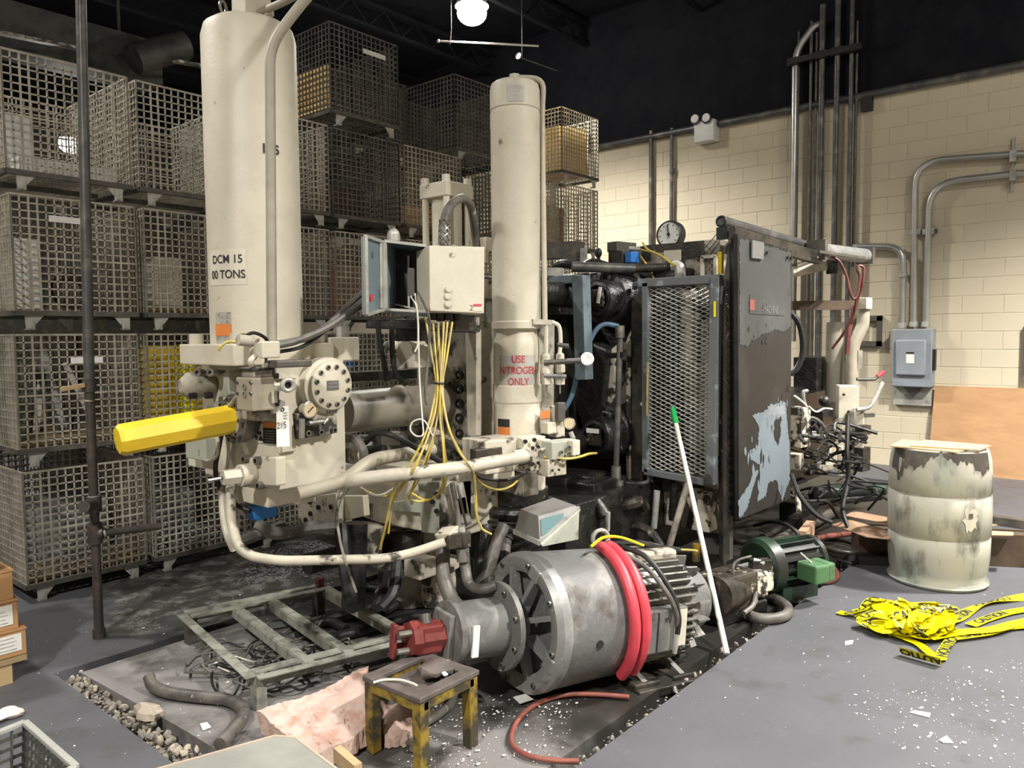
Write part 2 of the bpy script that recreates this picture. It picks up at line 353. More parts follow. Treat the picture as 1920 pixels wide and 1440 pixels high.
def cyl_patch(g, cx, cy, r, a0, z0, w, h, off=.0015, n=8):
    f = on_cyl(cx, cy, r, a0, z0, off); vs = []
    for i in range(n+1):
        for v in (-h/2, h/2): vs.append(f(-w/2+w*i/n, v))
    return g.add(vs, [(2*i, 2*i+2, 2*i+3, 2*i+1) for i in range(n)])
def bolts(cs, d, r, h, parent, m='steel', name='bolt', hole=True):
    # socket-head cap screws, each a part of its own sharing one mesh
    me = None; d = V(d).normalized(); out = []
    for c in cs:
        if me is None:
            g = G(); g.lathe((0, 0, 0), d, [(-.004, r), (h, r), (h, r*.55), (h*.35, r*.5), (h*.35, 0)], n=10)
            o = put(name, g, m, None); me = o.data; o.location = (0, 0, 0)
            me.materials.append(MATS['black'])
            for f in me.polygons:
                rr_c = (f.center+ORG[o.name]); rr_c = (rr_c-d*rr_c.dot(d)).length
                if rr_c < r*.6: f.material_index = 1
            # re-centre on its own origin
            org = ORG[o.name]
            for v in me.vertices: v.co += org
        else:
            o = bpy.data.objects.new(name, me); COL.objects.link(o)
        o.parent = parent; o.location = V(c)-ORG[parent.name]; out.append(o)
    return out
# ------------------------------------------------------------------ room shell
WX = 9.9            # face of the far block wall
def struct(name, g, m, parent=None, **k):
    o = put(name, g, m, parent, **k); o['kind'] = 'structure'; return o
# floor with a rectangular machine pit: outer slab, pit bottom, inner slab
PX0, PX1, PY0, PY1 = 1.29, 8.9, 1.62, 4.02
g = G(); T = -.25
for a, b in (((-6, -6), (PX0, 18.5)), ((PX1, -6), (10.2, 18.5)), ((PX0, -6), (PX1, PY0)), ((PX0, PY1), (PX1, 18.5))):
    g.box((a[0], a[1], T), (b[0], b[1], 0))
floor = struct('floor', g, 'floor_paint', smooth=False); 
g = G().box((PX0, PY0, T), (PX1, PY1, -.09)); struct('pit_bottom', g, 'pit_dark', floor, smooth=False); 
g = G().prism([(1.47, 1.70, 0), (PX1-.1, 1.74, 0), (PX1-.1, 3.94, 0), (1.38, 3.94, 0), (1.44, 3.0, 0)], (0, 0, -.085)); slab = struct('machine_pad', g, 'pit_slab', floor, smooth=False)
for v in slab.data.vertices: v.co.z -= .004
# far wall of painted concrete blocks
g = G().box((WX+.004, -6, -.2), (10.2, 18.5, 6.4)); wall = struct('wall_right', g, 'mortar', smooth=False)
bme = None; extra = G(); nb = 0
for row in range(22):
    z0 = row*.2
    for k in range(-14, 46):
        y0 = k*.4 + (.2 if row % 2 else 0)
        if y0 < -5.8 or y0 > 17.6: continue
        seen = y0 > .55 and y0 < 6.5
        # rows near the floor are hidden by the machine further left
        hid = (z0 < 1.5 and y0 > 2.9) or (z0 < 1.95 and y0 > 3.9 ) or (z0 < 2.3 and y0 > 6.0)
        if seen and not hid and nb < 298:
            if bme is None:
                bg = G().box((-.03, .002, .002), (0, .398, .198)); o = put('block', bg, 'block_paint', wall, bevel=.004, smooth=False)
                bme = o.data
                for v in bme.vertices: v.co += ORG[wall.name]
            else:
                o = bpy.data.objects.new('block', bme); COL.objects.link(o); o.parent = wall
                md = o.modifiers.new('bevel', 'BEVEL'); md.width = .004; md.segments = 1
            o.location = V((WX+.03+random.uniform(-.0015, .0015), y0, z0))-ORG[wall.name]; nb += 1
        else:
            extra.box((WX+random.uniform(-.001, .001), y0+.002, z0+.002), (WX+.03, y0+.398, z0+.198))
struct('outer_blocks', extra, 'block_paint', wall, smooth=False, fix=False)['kind'] = 'stuff'
g = G().box((WX-.004, -6, 4.41), (WX+.03, 18.5, 6.4)); struct('painted_band', g, 'ceiling_black', wall, smooth=False)
g = G().box((-6, 18.3, -.2), (10.2, 18.6, 6.4)); struct('wall_back', g, 'frame_dark', smooth=False)
g = G().box((-6.2, -6, -.2), (-6, 18.5, 6.4)); struct('wall_left', g, 'block_paint', smooth=False)
g = G().box((-6, -6.2, -.2), (10.2, -6, 6.4)); struct('wall_front', g, 'block_paint', smooth=False)
g = G().box((-6.2, -6.2, 6.4), (10.3, 18.6, 6.6)); ceil = struct('ceiling', g, 'ceiling_black', smooth=False)
g = G()
for i in range(12):
    y = -4.5+i*1.9
    j = G(); j.box((-6, y-.05, 6.28), (10.1, y+.05, 6.33)); j.box((-6, y-.04, 5.98), (10.1, y+.04, 6.02))
    for k in range(27):
        x = -6+k*.6; j.bar((x, y, 6.0), (x+.3, y, 6.3), .025); j.bar((x+.3, y, 6.3), (x+.6, y, 6.0), .025)
    struct('roof_joist', j, 'ceiling_black', ceil, smooth=False)
# ducts seen above the cage stacks at the left
d = thing('air_duct', 'pale dusty air duct hanging under the dark roof behind the pole', 'duct', (3.2, 9.6, 5.0))
g = G(); g.box((2.563,9.600,4.743), (4.6, 10.1, 5.25)); put('duct_run', g, 'duct', d, smooth=False)
g = G(); g.cyl((4.072,9.200,4.815), (4.684,9.200,5.144), .17, n=18); put('duct_elbow', g, 'duct', d)
put('duct_strap', G().bar((4.478,9.000,4.855), (5.690,9.400,5.089), .1, .03), 'cream_dirty', d); put('duct_strap', G().bar((2.678,9.000,4.666), (3.575,9.400,4.849), .1, .03), 'cream_dirty', d)
for x in (2.2, 4.2): put('hanger_rod', G().cyl((x, 9.85, 5.2), (x, 9.85, 6.4), .02, n=6), 'duct', d)
# lamps
def high_bay(p, label, r=.2):
    t = thing('high_bay_lamp', label, 'ceiling lamp', p)
    put('bulb', G().ball((p[0], p[1], p[2]), r*.92, 20, (1, 1, .75)), 'lamp_glow', t)
    put('reflector', G().lathe((p[0], p[1], p[2]+.08), (0, 0, 1), [(0, r*1.05), (.16, r*.75), (.3, r*.4), (.34, 0)], 24), 'white_paint', t)
    put('ballast', G().cyl((p[0], p[1], p[2]+.42), (p[0], p[1], p[2]+.68), .11), 'black', t)
    put('hanger_rod', G().cyl((p[0], p[1], p[2]+.66), (p[0], p[1], 6.4), .015, n=6), 'black', t)
high_bay(LAMPS[0][0], 'glaring round high bay lamp under the dark roof above the cage stacks')
high_bay(LAMPS[5][0], 'distant glowing lamp shining through the top cage behind the pole', .17)
for i in (1, 2, 3, 4): high_bay(LAMPS[i][0], ['', 'high bay lamp over the open floor beside the machine', 'high bay lamp behind the camera', 'high bay lamp near the block wall', 'high bay lamp over the aisle in front of the cages'][i])
# sprinkler pipes under the roof
s = thing('sprinkler_pipe', 'thin bright pipe hung level below the glaring lamp', 'pipe', (6.984,7.086,5.300))
put('pipe_run', G().cyl((6.936,7.113,5.300), (7.904,6.275,5.300), .014, n=8), 'chrome', s)
put('drop_rod', G().cyl((6.892,6.840,5.360), (7.097,7.066,5.300), .008, n=6), 'chrome', s); put('pipe_cap', G().ball((6.936,7.113,5.300), .025, 8), 'chrome', s)
p_ = V((6.892,6.840,5.360)); put('hanger_rod', G().cyl(p_, (p_.x, p_.y, 6.4), .006, n=6), 'black', s)
s = thing('sprinkler', 'small bright sprinkler head on a thin sloping line under the roof', 'sprinkler', (7.859,6.523,5.200))
put('deflector', G().lathe((7.849,6.533,5.200), (-1, 0, .2), [(0, .012), (.03, .014), (.05, .045), (.056, .0)], 12), 'chrome', s)
put('line', G().cyl((7.878,6.530,5.200), (8.572,6.483,5.200), .007, n=6), 'pipe_dark', s); p_ = V((7.878,6.530,5.200)); put('hanger_rod', G().cyl(p_, (p_.x, p_.y, 6.4), .006, n=6), 'black', s)

# ------------------------------------------------------------------ far wall fittings
def wpipe(name, label, pts, r, m, cat='pipe', group=None, bend=.2, straps=()):
    t = thing(name, label, cat, pts[0], group)
    put('pipe_run', G().pipe(pts, r, bend), m, t)
    for p in straps: put('coupling', G().cyl(V(p)+V((0, 0, -.03)), V(p)+V((0, 0, .03)), r*1.35, n=12), m, t)
    return t
wp = 9.80
t = thing('wall_top_pipe', 'long dark pipe running level along the top of the painted block wall', 'pipe', (9.85, 3, 4.4))
put('pipe_run', G().cyl((9.84, -5, 4.385), (9.84, 8, 4.44), .045), 'pipe_dark', t)
put('pipe_bracket', G().box((9.900,2.903,4.444), (9.820,2.781,4.234)), 'black', t)
vp = [(1488, 1484, 80, 640, .042, 'conduit', 'thick pale riser pipe with a bent top, first of the pipe row by the wall'),
      (1496, 1494, 60, 640, .016, 'pipe_dark', 'thin dark riser pipe just behind the bent pale riser'),
      (1519, 1515, 40, 680, .019, 'pipe_dark', 'slim dark riser pipe beside the rusty tan riser'),
      (1528, 1526, 62, 680, .017, 'galv', 'slim rusty tan riser pipe between two dark risers'),
      (1540, 1536, 10, 680, .036, 'pipe_dark', 'thick dark riser pipe in the middle of the pipe row'),
      (1570, 1562, -30, 600, .034, 'pipe_dark', 'thick dark riser pipe standing above the pale column'),
      (1596, 1590, -30, 680, .027, 'pipe_dark', 'dark riser pipe beside the thinnest riser of the row'),
      (1606, 1602, 40, 480, .017, 'pipe_dark', 'thinnest riser pipe at the end of the pipe row')]
from_px = {0: ((9.780,3.695,5.154), (9.780,3.663,1.497)), 1: ((9.840,3.681,5.362), (9.840,3.638,1.496)), 2: ((9.800,3.509,5.434), (9.800,3.470,1.160)), 3: ((9.840,3.456,5.291), (9.840,3.417,1.159)),
           4: ((9.760,3.363,5.573), (9.760,3.324,1.164)), 5: ((9.760,3.178,5.770), (9.760,3.150,1.168)), 6: ((9.780,3.025,5.731), (9.780,2.986,1.170)), 7: ((9.820,2.969,5.297), (9.820,2.946,2.398))}
for i, (x0, x1, y0, y1, r, m, lab) in enumerate(vp):
    a, b = from_px[i]; a = V(a); b = V(b); a.y = b.y = (a.y+b.y)/2
    pts = [b, a]
    if i == 0: pts = [b, a+V((0, 0, -.05)), a+V((0, -.22, .2)), a+V((.03, -.3, .22))]
    t = thing('riser_pipe', lab, 'pipe', b, 'riser pipes by the block wall')
    put('pipe_run', G().pipe(pts, r, .15), m, t)
t = thing('pipe_rack', 'black strut bar clamping the row of riser pipes high on the wall', 'bracket', (9.720,3.308,4.980))
put('strut', G().bar((9.710,3.727,4.974), (9.710,2.870,4.958), .05, .07), 'black', t)
for q in ((9.740,3.685,4.972), (9.720,3.340,4.969), (9.720,3.152,4.967), (9.740,2.999,4.961)): put('clamp', G().box(V(q)+V((-.03, -.07, -.045)), V(q)+V((.06, .07, .045))), 'black', t)
wpipe('dark_riser', 'slim dark pipe down the block wall behind the white gauge', [(9.840,5.763,4.517), (9.840,5.766,2.812)], .03, 'pipe_dark')
wpipe('dark_riser', 'slim dark pipe down the block wall ending at the round gauge', [(9.840,5.429,4.495), (9.840,5.438,2.786)], .026, 'pipe_dark', straps=[(9.840,5.426,3.904)])
# electrical disconnect and its conduits
t = thing('electrical_disconnect', 'grey wall mounted electrical disconnect box with white label under three conduits', 'electrical box', (9.880,2.286,0.943))
A, B = V((9.720,2.474,1.638)), V((9.720,2.051,0.967))
put('enclosure', G().box((9.72, B.y, B.z), (9.9, A.y, A.z)), 'elec_grey', t, bevel=.012)
C_, D_ = V((9.710,2.429,1.514)), V((9.710,2.106,1.100))
dr = put('door', G().box((9.685, D_.y, D_.z), (9.725, C_.y, C_.z)), 'elec_grey', t, bevel=.018)
put('label', G().slab([(9.683,2.311,1.348), (9.683,2.227,1.349), (9.683,2.225,1.245), (9.683,2.309,1.244)], .003), 'sticker_white', dr, smooth=False)
put('label_strip', G().slab([(9.683,2.311,1.373), (9.683,2.228,1.373), (9.683,2.227,1.349), (9.683,2.311,1.348)], .003), 'ink', dr, smooth=False)
put('handle', G().box((9.74, B.y-.03, (A.z+B.z)/2-.14), (9.8, B.y, (A.z+B.z)/2+.1)), 'black', t)
put('wall_trough', G().box((9.84, B.y+.02, B.z-.22), (9.9, A.y, B.z)), 'galv', t)  # grey plate painted in for the box's shadow on the wall
put('trough_rib', G().prism([(9.83, B.y+.1, B.z), (9.83, A.y-.1, B.z), (9.83, (A.y+B.y)/2, B.z-.13)], (.02, 0, 0)), 'box_grey', t)  # darker wedge painted as the V of that shadow
def conduit(label, pts, r=.036, bend=.3, locks=()):
    t = thing('conduit', label, 'conduit', pts[0], 'bent metal conduits over the disconnect box')
    put('tube', G().pipe(pts, r, bend, 12), 'conduit', t)
    for p in locks: put('connector', G().cyl(V(p)-V((0, 0, .03)), V(p)+V((0, 0, .03)), r*1.3, n=12), 'galv', t)
conduit('outer bent conduit rising from the disconnect and turning level at the higher run', [(9.820,2.271,1.667), (9.820,2.296,3.559), (9.820,1.177,3.477), (9.82, -3, 3.43)], locks=[(9.820,2.272,1.692)])
conduit('inner bent conduit rising from the disconnect and turning level at the lower run', [(9.820,2.143,1.665), (9.820,2.142,3.291), (9.820,1.171,3.277), (9.82, -3, 3.2)], locks=[(9.820,2.144,1.689)])
conduit('short conduit that bends from the disconnect toward the machine', [(9.820,2.396,1.656), (9.820,2.399,2.597), (9.820,2.956,2.642)], .04, .2, locks=[(9.820,2.397,1.681), (9.820,2.398,2.270)])
t = thing('conduit_strut', 'slotted vertical steel channel holding the two level conduits on the wall', 'bracket', (9.860,1.343,3.105))
g = G().box(V((9.860,1.362,3.102)), V((9.900,1.339,3.674))); put('channel', g, 'galv', t)
for q in ((9.770,1.341,3.461), (9.770,1.335,3.265)): put('clamp', G().box(V(q)+V((0, -.03, -.06)), V(q)+V((.1, .03, .06))), 'galv', t)
t = thing('conduit_strut', 'small level steel channel clamping the two upright conduits', 'bracket', (9.860,2.210,2.755))
put('channel', G().bar((9.850,2.336,2.754), (9.850,2.059,2.746), .05, .05), 'pipe_dark', t)
for q in ((9.790,2.277,2.749), (9.790,2.139,2.742)): put('clamp', G().box(V(q)+V((0, -.06, -.03)), V(q)+V((.06, .06, .03))), 'galv', t)
t = thing('emergency_light', 'white emergency light box with two lamp heads high on the block wall', 'emergency light', (9.850,4.944,4.253))
A, B = V((9.720,5.030,4.479)), V((9.720,4.739,4.180))
put('housing', G().box((9.72, B.y, B.z+.02), (9.9, A.y, A.z)), 'white_paint', t, bevel=.01)
for q in ((9.740,5.001,4.513), (9.740,4.836,4.497)):
    h = put('lamp_head', G().lathe(V(q)+V((.05, 0, 0)), (-1, 0, -.1), [(0, .03), (.05, .06), (.1, .07), (.1, .0)], 14), 'black', t); put('lens', G().cyl(V(q)+V((-.05, 0, 0)), V(q)+V((-.056, 0, 0)), .055), 'lens', h)
t = thing('wall_frame', 'square dark steel frame fixed to the block wall left of the disconnect', 'frame', (9.860,2.750,1.430))
A, B = V((9.860,2.910,1.799)), V((9.860,2.630,1.437))
for a, b in (((A.y, A.z), (B.y, A.z-.06)), ((A.y, B.z+.06), (B.y, B.z)), ((B.y+.05, A.z), (B.y, B.z)), ((A.y, A.z), (A.y-.05, B.z))): put('frame_bar', G().box((9.84, min(a[0], b[0]), min(a[1], b[1])), (9.9, max(a[0], b[0]), max(a[1], b[1]))), 'frame_dark', t, smooth=False)
t = thing('wall_bracket', 'dark vertical steel strip on the block wall at the picture edge', 'bracket', (9.86, 1.17, 1.15)); put('strip', G().box((9.84, .95, (9.840,1.197,1.050)[2]), (9.9, (9.840,1.206,1.377)[1], (9.840,1.213,1.652)[2])), 'frame_dark', t)
t = thing('plywood_sheet', 'tan plywood sheet leaning flat against the foot of the block wall', 'plywood sheet', (9.8, 1, 0))
put('sheet', G().prism([(9.86, 2.04, .985), (9.86, -.4, .985), (9.80, -.4, 0), (9.80, 2.08, 0)], (-.018, 0, 0)), 'plywood', t, smooth=False)
tg(put('steel_bar', G().obox((7.32, .25, .035), (.09, 1.7, .07), R(-5)), 'frame_dark'), 'upper dark flat bar lying on the floor right of the drum', 'steel bar', 'dark bars on the floor')
tg(put('steel_bar', G().obox((6.62, .28, .035), (.1, 1.5, .07), R(-14)), 'frame_dark'), 'lower dark flat bar lying on the floor right of the drum', 'steel bar', 'dark bars on the floor')
# ------------------------------------------------------------------ wire cage containers
CW, CDp, CH = .71, 1.0, .83      # width, depth, stacking height
def panel_wires(w, h, axis, drop=False):
    # wires as slim square prisms in the plane; axis 'x' = panel along x, 'y' = along y
    g = G(); r = .0041; n = round(w/.0475); m = round(h/.0475)
    P = (lambda u, z: (u, 0, z)) if axis == 'x' else (lambda u, z: (0, u, z))
    def bar(a, b, k): 
        g.bar(P(*a), P(*b), k*2)
    for i in range(n+1): u = w*i/n; bar((u, 0), (u, h), r*(1.5 if i in (0, n) else 1.25 if i in (2, 3, n-3, n-2) else 1))
    for i in range(m+1): z = h*i/m; bar((0, z), (w, z), r*(1.4 if i in (0, m) else 1.35 if drop and i == m//2 else 1))
    return g
def cage_proto(m):
    t = thing('wire_cage', 'proto', 'wire cage', (0, 0, 0)); zb, zt = .11, .80
    def shift(g, d): g.v = [q+V(d) for q in g.v]; return g
    put('front_panel', shift(panel_wires(CW, zt-zb, 'x', True), (0, 0, zb)), m, t, smooth=False, fix=False)
    put('back_panel', shift(panel_wires(CW, zt-zb, 'x'), (0, CDp, zb)), m, t, smooth=False, fix=False)
    for x in (0, CW): put('side_panel', shift(panel_wires(CDp, zt-zb, 'y'), (x, 0, zb)), m, t, smooth=False, fix=False)
    g = G()
    for a, b in (((0, 0), (CW, 0)), ((0, CDp), (CW, CDp)), ((0, 0), (0, CDp)), ((CW, 0), (CW, CDp)), ((0, .5), (CW, .5))): g.bar((a[0], a[1], .1), (b[0], b[1], .1), .028, .03)
    put('base_frame', g, 'frame_dark', t, smooth=False)
    g = G()
    for i in range(1, 20): g.bar((0, i*.05, .115), (CW, i*.05, .115), .006)
    for i in range(1, 14): g.bar((i*.05, 0, .122), (i*.05, CDp, .122), .006)
    put('deck', g, m, t, smooth=False, fix=False)
    for x, sx in ((.05, 1), (CW-.105, -1)):
        for y in (.0, CDp-.05):
            g = G(); g.prism([(x, y, .09), (x+.055, y, .09), (x+.052, y, 0), (x+.006, y, 0)], (0, .012, 0))
            xi = x+.055 if sx > 0 else x
            g.prism([(xi, y, .09), (xi+.05*sx, y, .09), (xi, y, .03)], (0, .008, 0)); g.prism([(x+.01, y, 0), (x+.045, y, 0), (x+.045, y+.05, 0), (x+.01, y+.05, 0)], (0, 0, .008))
            put('foot', g, 'galv', t, smooth=False)
    return t
protos = {'wire': cage_proto('wire'), 'wire_dark': cage_proto('wire_dark')}
used = {'wire': False, 'wire_dark': False}
def cage(kind, loc, label, plate=None, dz=0, group='wire cages stacked in rows'):
    src = protos[kind]
    if not used[kind]: r = src; used[kind] = True
    else:
        r = src.copy(); COL.objects.link(r)
        for c in list(src.children):
            if c.name.startswith('name_plate') or c.name.startswith('wood_deck'): continue
            d = c.copy(); COL.objects.link(d); d.parent = r
    r.location = loc; tag(r, label, 'wire cage', group); ORG[r.name] = V(loc)
    if plate:
        x, z, w = plate; put('name_plate', G().box((loc[0]+x, loc[1]-.012, loc[2]+z), (loc[0]+x+w, loc[1]-.006, loc[2]+z+.038)), 'sticker_white' if w > .1 else 'galv', r, smooth=False)
    return r
def cx(n): return 1.55+.77*(n-1)
ordn = ['', 'first', 'second', 'third', 'fourth', 'fifth', 'sixth', 'seventh', 'eighth']
lev = ['', 'bottom level', 'second level', 'third level', 'fourth level', 'fifth level']
CAGES = {}
for n in range(1, 9):
    for L in range(1, 6):
        if L == 5 and n in (1, 2, 3, 7): continue
        y = 5.2 + (.75 if (n, L) == (5, 5) else .12 if n == 6 and L == 5 else 0) + random.uniform(-.015, .015)
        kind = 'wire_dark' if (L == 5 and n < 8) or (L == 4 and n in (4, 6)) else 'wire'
        extra = {(1, 4): 'holding white cartons, ', (1, 3): 'with a pale name plate, ', (1, 1): 'holding a tan wooden deck, ', (1, 2): 'with a tan wooden deck, ', (2, 2): 'holding a yellow bin, ', (4, 5): 'dark and topmost, with tan slats, ', (8, 5): 'holding a big yellow carton, ', (2, 1): 'with grey scrap inside, '}.get((n, L), '')
        lab = 'wire cage %sin %s stack from the pole, %s' % (extra, ordn[n], lev[L]) if L < 5 else 'wire cage %son top of %s stack from the pole' % (extra, ordn[n])
        plate = {(1, 3): (.2, .655, .2), (1, 2): (.3, .62, .19), (4, 5): (.33, .64, .24), (3, 2): (.3, .62, .2)}.get((n, L))
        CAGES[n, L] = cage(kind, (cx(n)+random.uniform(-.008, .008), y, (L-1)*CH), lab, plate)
for n in range(1, 9):
    for L in range(1, 3):
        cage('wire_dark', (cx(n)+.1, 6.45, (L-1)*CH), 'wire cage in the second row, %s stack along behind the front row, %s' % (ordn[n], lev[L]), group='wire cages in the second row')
# things lying in the cages
def crate(name, label, cat, a, b, m, bevel=0, group=None):
    return tg(put(name, box(a, b), m, bevel=bevel, smooth=False), label, cat, group)
def in_cage(n, L): return V((cx(n), 5.2, (L-1)*CH))
def board(n, L, label, x0=.02, x1=.69, y1=.9, dz=0):
    c = in_cage(n, L); t = thing('wooden_deck', label, 'wooden board', c+V((.35, .5, .13)))
    for k in range(5):
        y0 = .03+k*(y1-.05)/5; put('plank', box(c+V((x0, y0, .128)), c+V((x1, y0+(y1-.05)/5-.012, .15+.004*(k % 2)))), 'wood', t, smooth=False)
board(1, 1, 'tan planks laid in the bottom cage behind the pole'); board(1, 2, 'tan planks laid in the second cage up behind the pole')
board(2, 3, 'tan planks laid in the cage left of the tall cylinder')
c = in_cage(1, 4)
crate('carton', 'white open carton standing in the top cage behind the pole', 'carton', c+V((.06, .3, .14)), c+V((.24, .7, .5)), 'white_paint')
crate('flat_carton', 'flat white carton sheet lying in the top cage behind the pole', 'carton', c+V((.1, .12, .13)), c+V((.66, .28, .22)), 'white_paint')
c = in_cage(1, 3)
crate('carton', 'white carton in the cage with the pale name plate', 'carton', c+V((.03, .15, .13)), c+V((.2, .6, .56)), 'white_paint')
crate('steel_bracket', 'rusty brown angle standing in the cage with the pale name plate', 'bracket', c+V((.22, .2, .13)), c+V((.27, .3, .66)), 'frame_dark')
tg(put('pulley', G().torus(c+V((.4, .25, .26)), (0, 1, 0), .09, .03), 'pipe_iron'), 'dark ring shaped pulley lying in the cage with the pale name plate', 'pulley')
crate('cream_panel', 'cream metal panel standing in the cage left of the tall cylinder', 'panel', (2.535,5.550,2.191), V((2.749,5.700,1.840)), 'paper_cream')
c = in_cage(2, 2)
crate('yellow_bin', 'yellow plastic bin inside the cage left of the manifold block', 'bin', c+V((.1, .35, .15)), c+V((.62, .8, .72)), 'yellow', .01)
crate('yellow_pillar', 'bright yellow post standing in front of the yellow bin in the cage', 'post', c+V((.3, .12, .14)), c+V((.38, .2, .73)), 'tape_yellow')
c = in_cage(1, 2)
crate('green_sheet', 'green metal sheet standing inside the left end of the second level cage', 'panel', (1.575, 5.3, .96), (1.59, 6.1, 1.6), 'green_box')
for k, (x, y, a, l, m) in enumerate(((.2, .4, .5, .5, 'steel'), (.34, .3, -.4, .55, 'grey_part'), (.46, .45, .9, .5, 'frame_dark'), (.55, .35, -.8, .45, 'steel'), (.3, .6, .2, .55, 'cream_dirty'))):
    p = c+V((x, y, .16)); tg(put('machine_arm', G().bar(p, p+V((math.sin(a)*.2, .1, l)), .06, .04), m), ['shiny', 'grey', 'dark', 'slim shiny', 'cream'][k]+' metal arm propped in the second cage up behind the pole', 'machine part', 'metal parts in the second cage up')
for k, (n, L, m, sz) in enumerate(((1, 1, 'grey_part', (.55, .4, .38)), (2, 1, 'grey_part', (.4, .4, .33)), (3, 2, 'grey_part', (.5, .4, .3)), (4, 3, 'kraft', (.5, .4, .45)), (3, 3, 'cream_dirty', (.4, .4, .5)), (5, 3, 'kraft', (.5, .5, .5)), (6, 4, 'cardboard_dark', (.5, .5, .35)), (7, 3, 'kraft', (.5, .5, .5)), (4, 4, 'cardboard_dark', (.55, .4, .3)), (8, 4, 'kraft', (.5, .4, .5)))):
    c = in_cage(n, L); crate('cage_load', '%s inside the cage of the %s stack, %s' % ({'grey_part': 'grey metal block', 'kraft': 'tan carton', 'cream_dirty': 'dirty cream casting', 'cardboard': 'orange carton', 'cardboard_dark': 'dark brown carton'}[m], ordn[n], lev[L]), 'load', c+V((.08, .4, .13)), c+V((.08+sz[0], .4+sz[1], .13+sz[2])), m)
g = G()
for k in range(700):
    n = random.choice((1, 1, 2, 2, 3)); c = in_cage(n, 1); x, y = random.uniform(.05, .66), random.uniform(.05, .36); s = random.uniform(.008, .03)
    p = c+V((x, y, .15+abs(random.gauss(0, .05)))); a = random.uniform(0, 6.28)
    g.obox(p, (s, s*.6, s*.35), axes=((math.cos(a), math.sin(a), random.uniform(-.5, .5)), (-math.sin(a), math.cos(a), .1), (.1, .1, 1)))
tg(put('scrap_chips', g, 'alu_chip', smooth=False, fix=False, kind='stuff'), 'grey metal scrap chips heaped in the bottom cages', 'scrap')
# tan slats tied to the side of the topmost dark cage, carton in the last stack
c = in_cage(4, 5); t = thing('slat_stack', 'tan wooden slats tied inside the end of the topmost dark cage', 'wooden slats', c+V((.05, .2, .2)))
for k in range(7): put('slat', box(c+V((.03, .08, .15+k*.05)), c+V((.05, .9, .192+k*.05))), 'cardboard_yellow', t, smooth=False)
c = in_cage(8, 5); tg(put('yellow_carton', G().prism([c+V((.06, .08, .14)), c+V((.64, .08, .14)), c+V((.58, .08, .68)), c+V((.06, .08, .62))], (0, .6, 0)), 'cardboard_yellow', smooth=False), 'big yellow carton with a slanted side in the last stack top cage', 'carton')
c = in_cage(5, 4); crate('orange_crate', 'orange red crate in the cage behind the square capped cylinder', 'crate', c+V((.12, .1, .13)), c+V((.56, .36, .3)), 'cardboard')
crate('blue_sheet', 'small bright blue sheet inside the cage behind the manifold block', 'sheet', (4.041,5.350,1.337), V((4.157,5.370,1.494)), 'blue')
# ------------------------------------------------------------------ die casting machine
MC = thing('die_casting_machine', 'huge cream and grease-blackened die casting machine standing in the floor pit', 'machine', (3.0, 2.85, 0))
def nb(nbm, ntp, lf, wx, m, name, parent=None, bevel=.006, label=None):
    # block from its nearest vertical edge: bottom point, top point, far-left point on the same X face, and its run along X
    a = V(nbm); g = G().box((a.x, a.y, a.z), (a.x+wx, V(lf).y, V(ntp).z)); return put(name, g, m, parent or MC, bevel=bevel, smooth=False, label=label)
def dot(c, d, r, h, m, name, parent=None, n=18, label=None):
    return put(name, G().cyl(c, V(c)+V(d).normalized()*h, r, n=n), m, parent or MC, label=label)
X_, Y_ = V((-1, 0, 0)), V((0, -1, 0))
# --- injection end: manifold block
mb = put('manifold_block', G().box((1.77, 2.80, .965), (2.115, 3.42, 1.5)), 'cream', MC, bevel=.006, smooth=False, label='cream hydraulic manifold block with round bolted flange')
fl = put('round_flange', G().lathe((1.994,2.800,1.393), (0, -1, 0), [(0, .122), (.05, .122), (.055, .106), (.075, .104), (.078, .1), (.078, 0)], 40), 'cream', MC, label='cream round flange with twelve socket bolts')
fc = V((1.994,2.800,1.393)); fc.y -= .078
bolts([fc+V((math.cos(a), 0, math.sin(a)))*.083 for a in [2*PI*(i+.5)/12 for i in range(12)]], Y_, .0115, .006, fl, 'cream_dirty')
put('name_plate', G().box(fc+V((-.03, -.004, -.018)), fc+V((.03, .0, .022))), 'steel', fl, smooth=False)
for k in (0, 1): put('print_line', G().box(fc+V((-.026, -.006, .006-.016*k)), fc+V((.026, -.004, .014-.016*k))), 'ink_faint', fl, smooth=False)
g = put('pressure_gauge', G().lathe((1.892,2.790,1.296), (0, -1, 0), [(0, .026), (.02, .026), (.022, .038), (.05, .038), (.052, .033), (.046, .032), (.046, 0)], 24), 'chrome', MC, label='small round pressure gauge')
gc = V((1.892,2.790,1.296)); gc.y -= .047
put('dial', G().cyl(gc, gc+V((0, -.002, 0)), .031, n=20), 'dial_tan', g); put('needle', G().bar(gc+V((-.012, -.004, -.01)), gc+V((.014, -.004, .012)), .004), 'ink', g, smooth=False)
vp_ = put('valve_plate', G().slab([(1.840,2.760,1.282), (2.040,2.760,1.298), (2.043,2.760,1.181), (1.841,2.760,1.174)], .04), 'cream_dirty', MC, bevel=.004, smooth=False)
bolts([(1.989,2.760,1.281), (2.020,2.760,1.283), (1.884,2.760,1.197), (1.948,2.760,1.195), (2.018,2.760,1.197)], Y_, .013, .016, vp_)
for a, b, r in (((1.873,2.730,1.241), (1.947,2.730,1.243), .011), ((1.849,2.740,1.262), (1.846,2.740,1.180), .013), ((1.947,2.730,1.232), (1.969,2.730,1.252), .009), ((1.930,2.735,1.256), (1.934,2.735,1.210), .008)):
    put('fitting', G().cyl(a, b, r, n=8), 'steel', vp_)
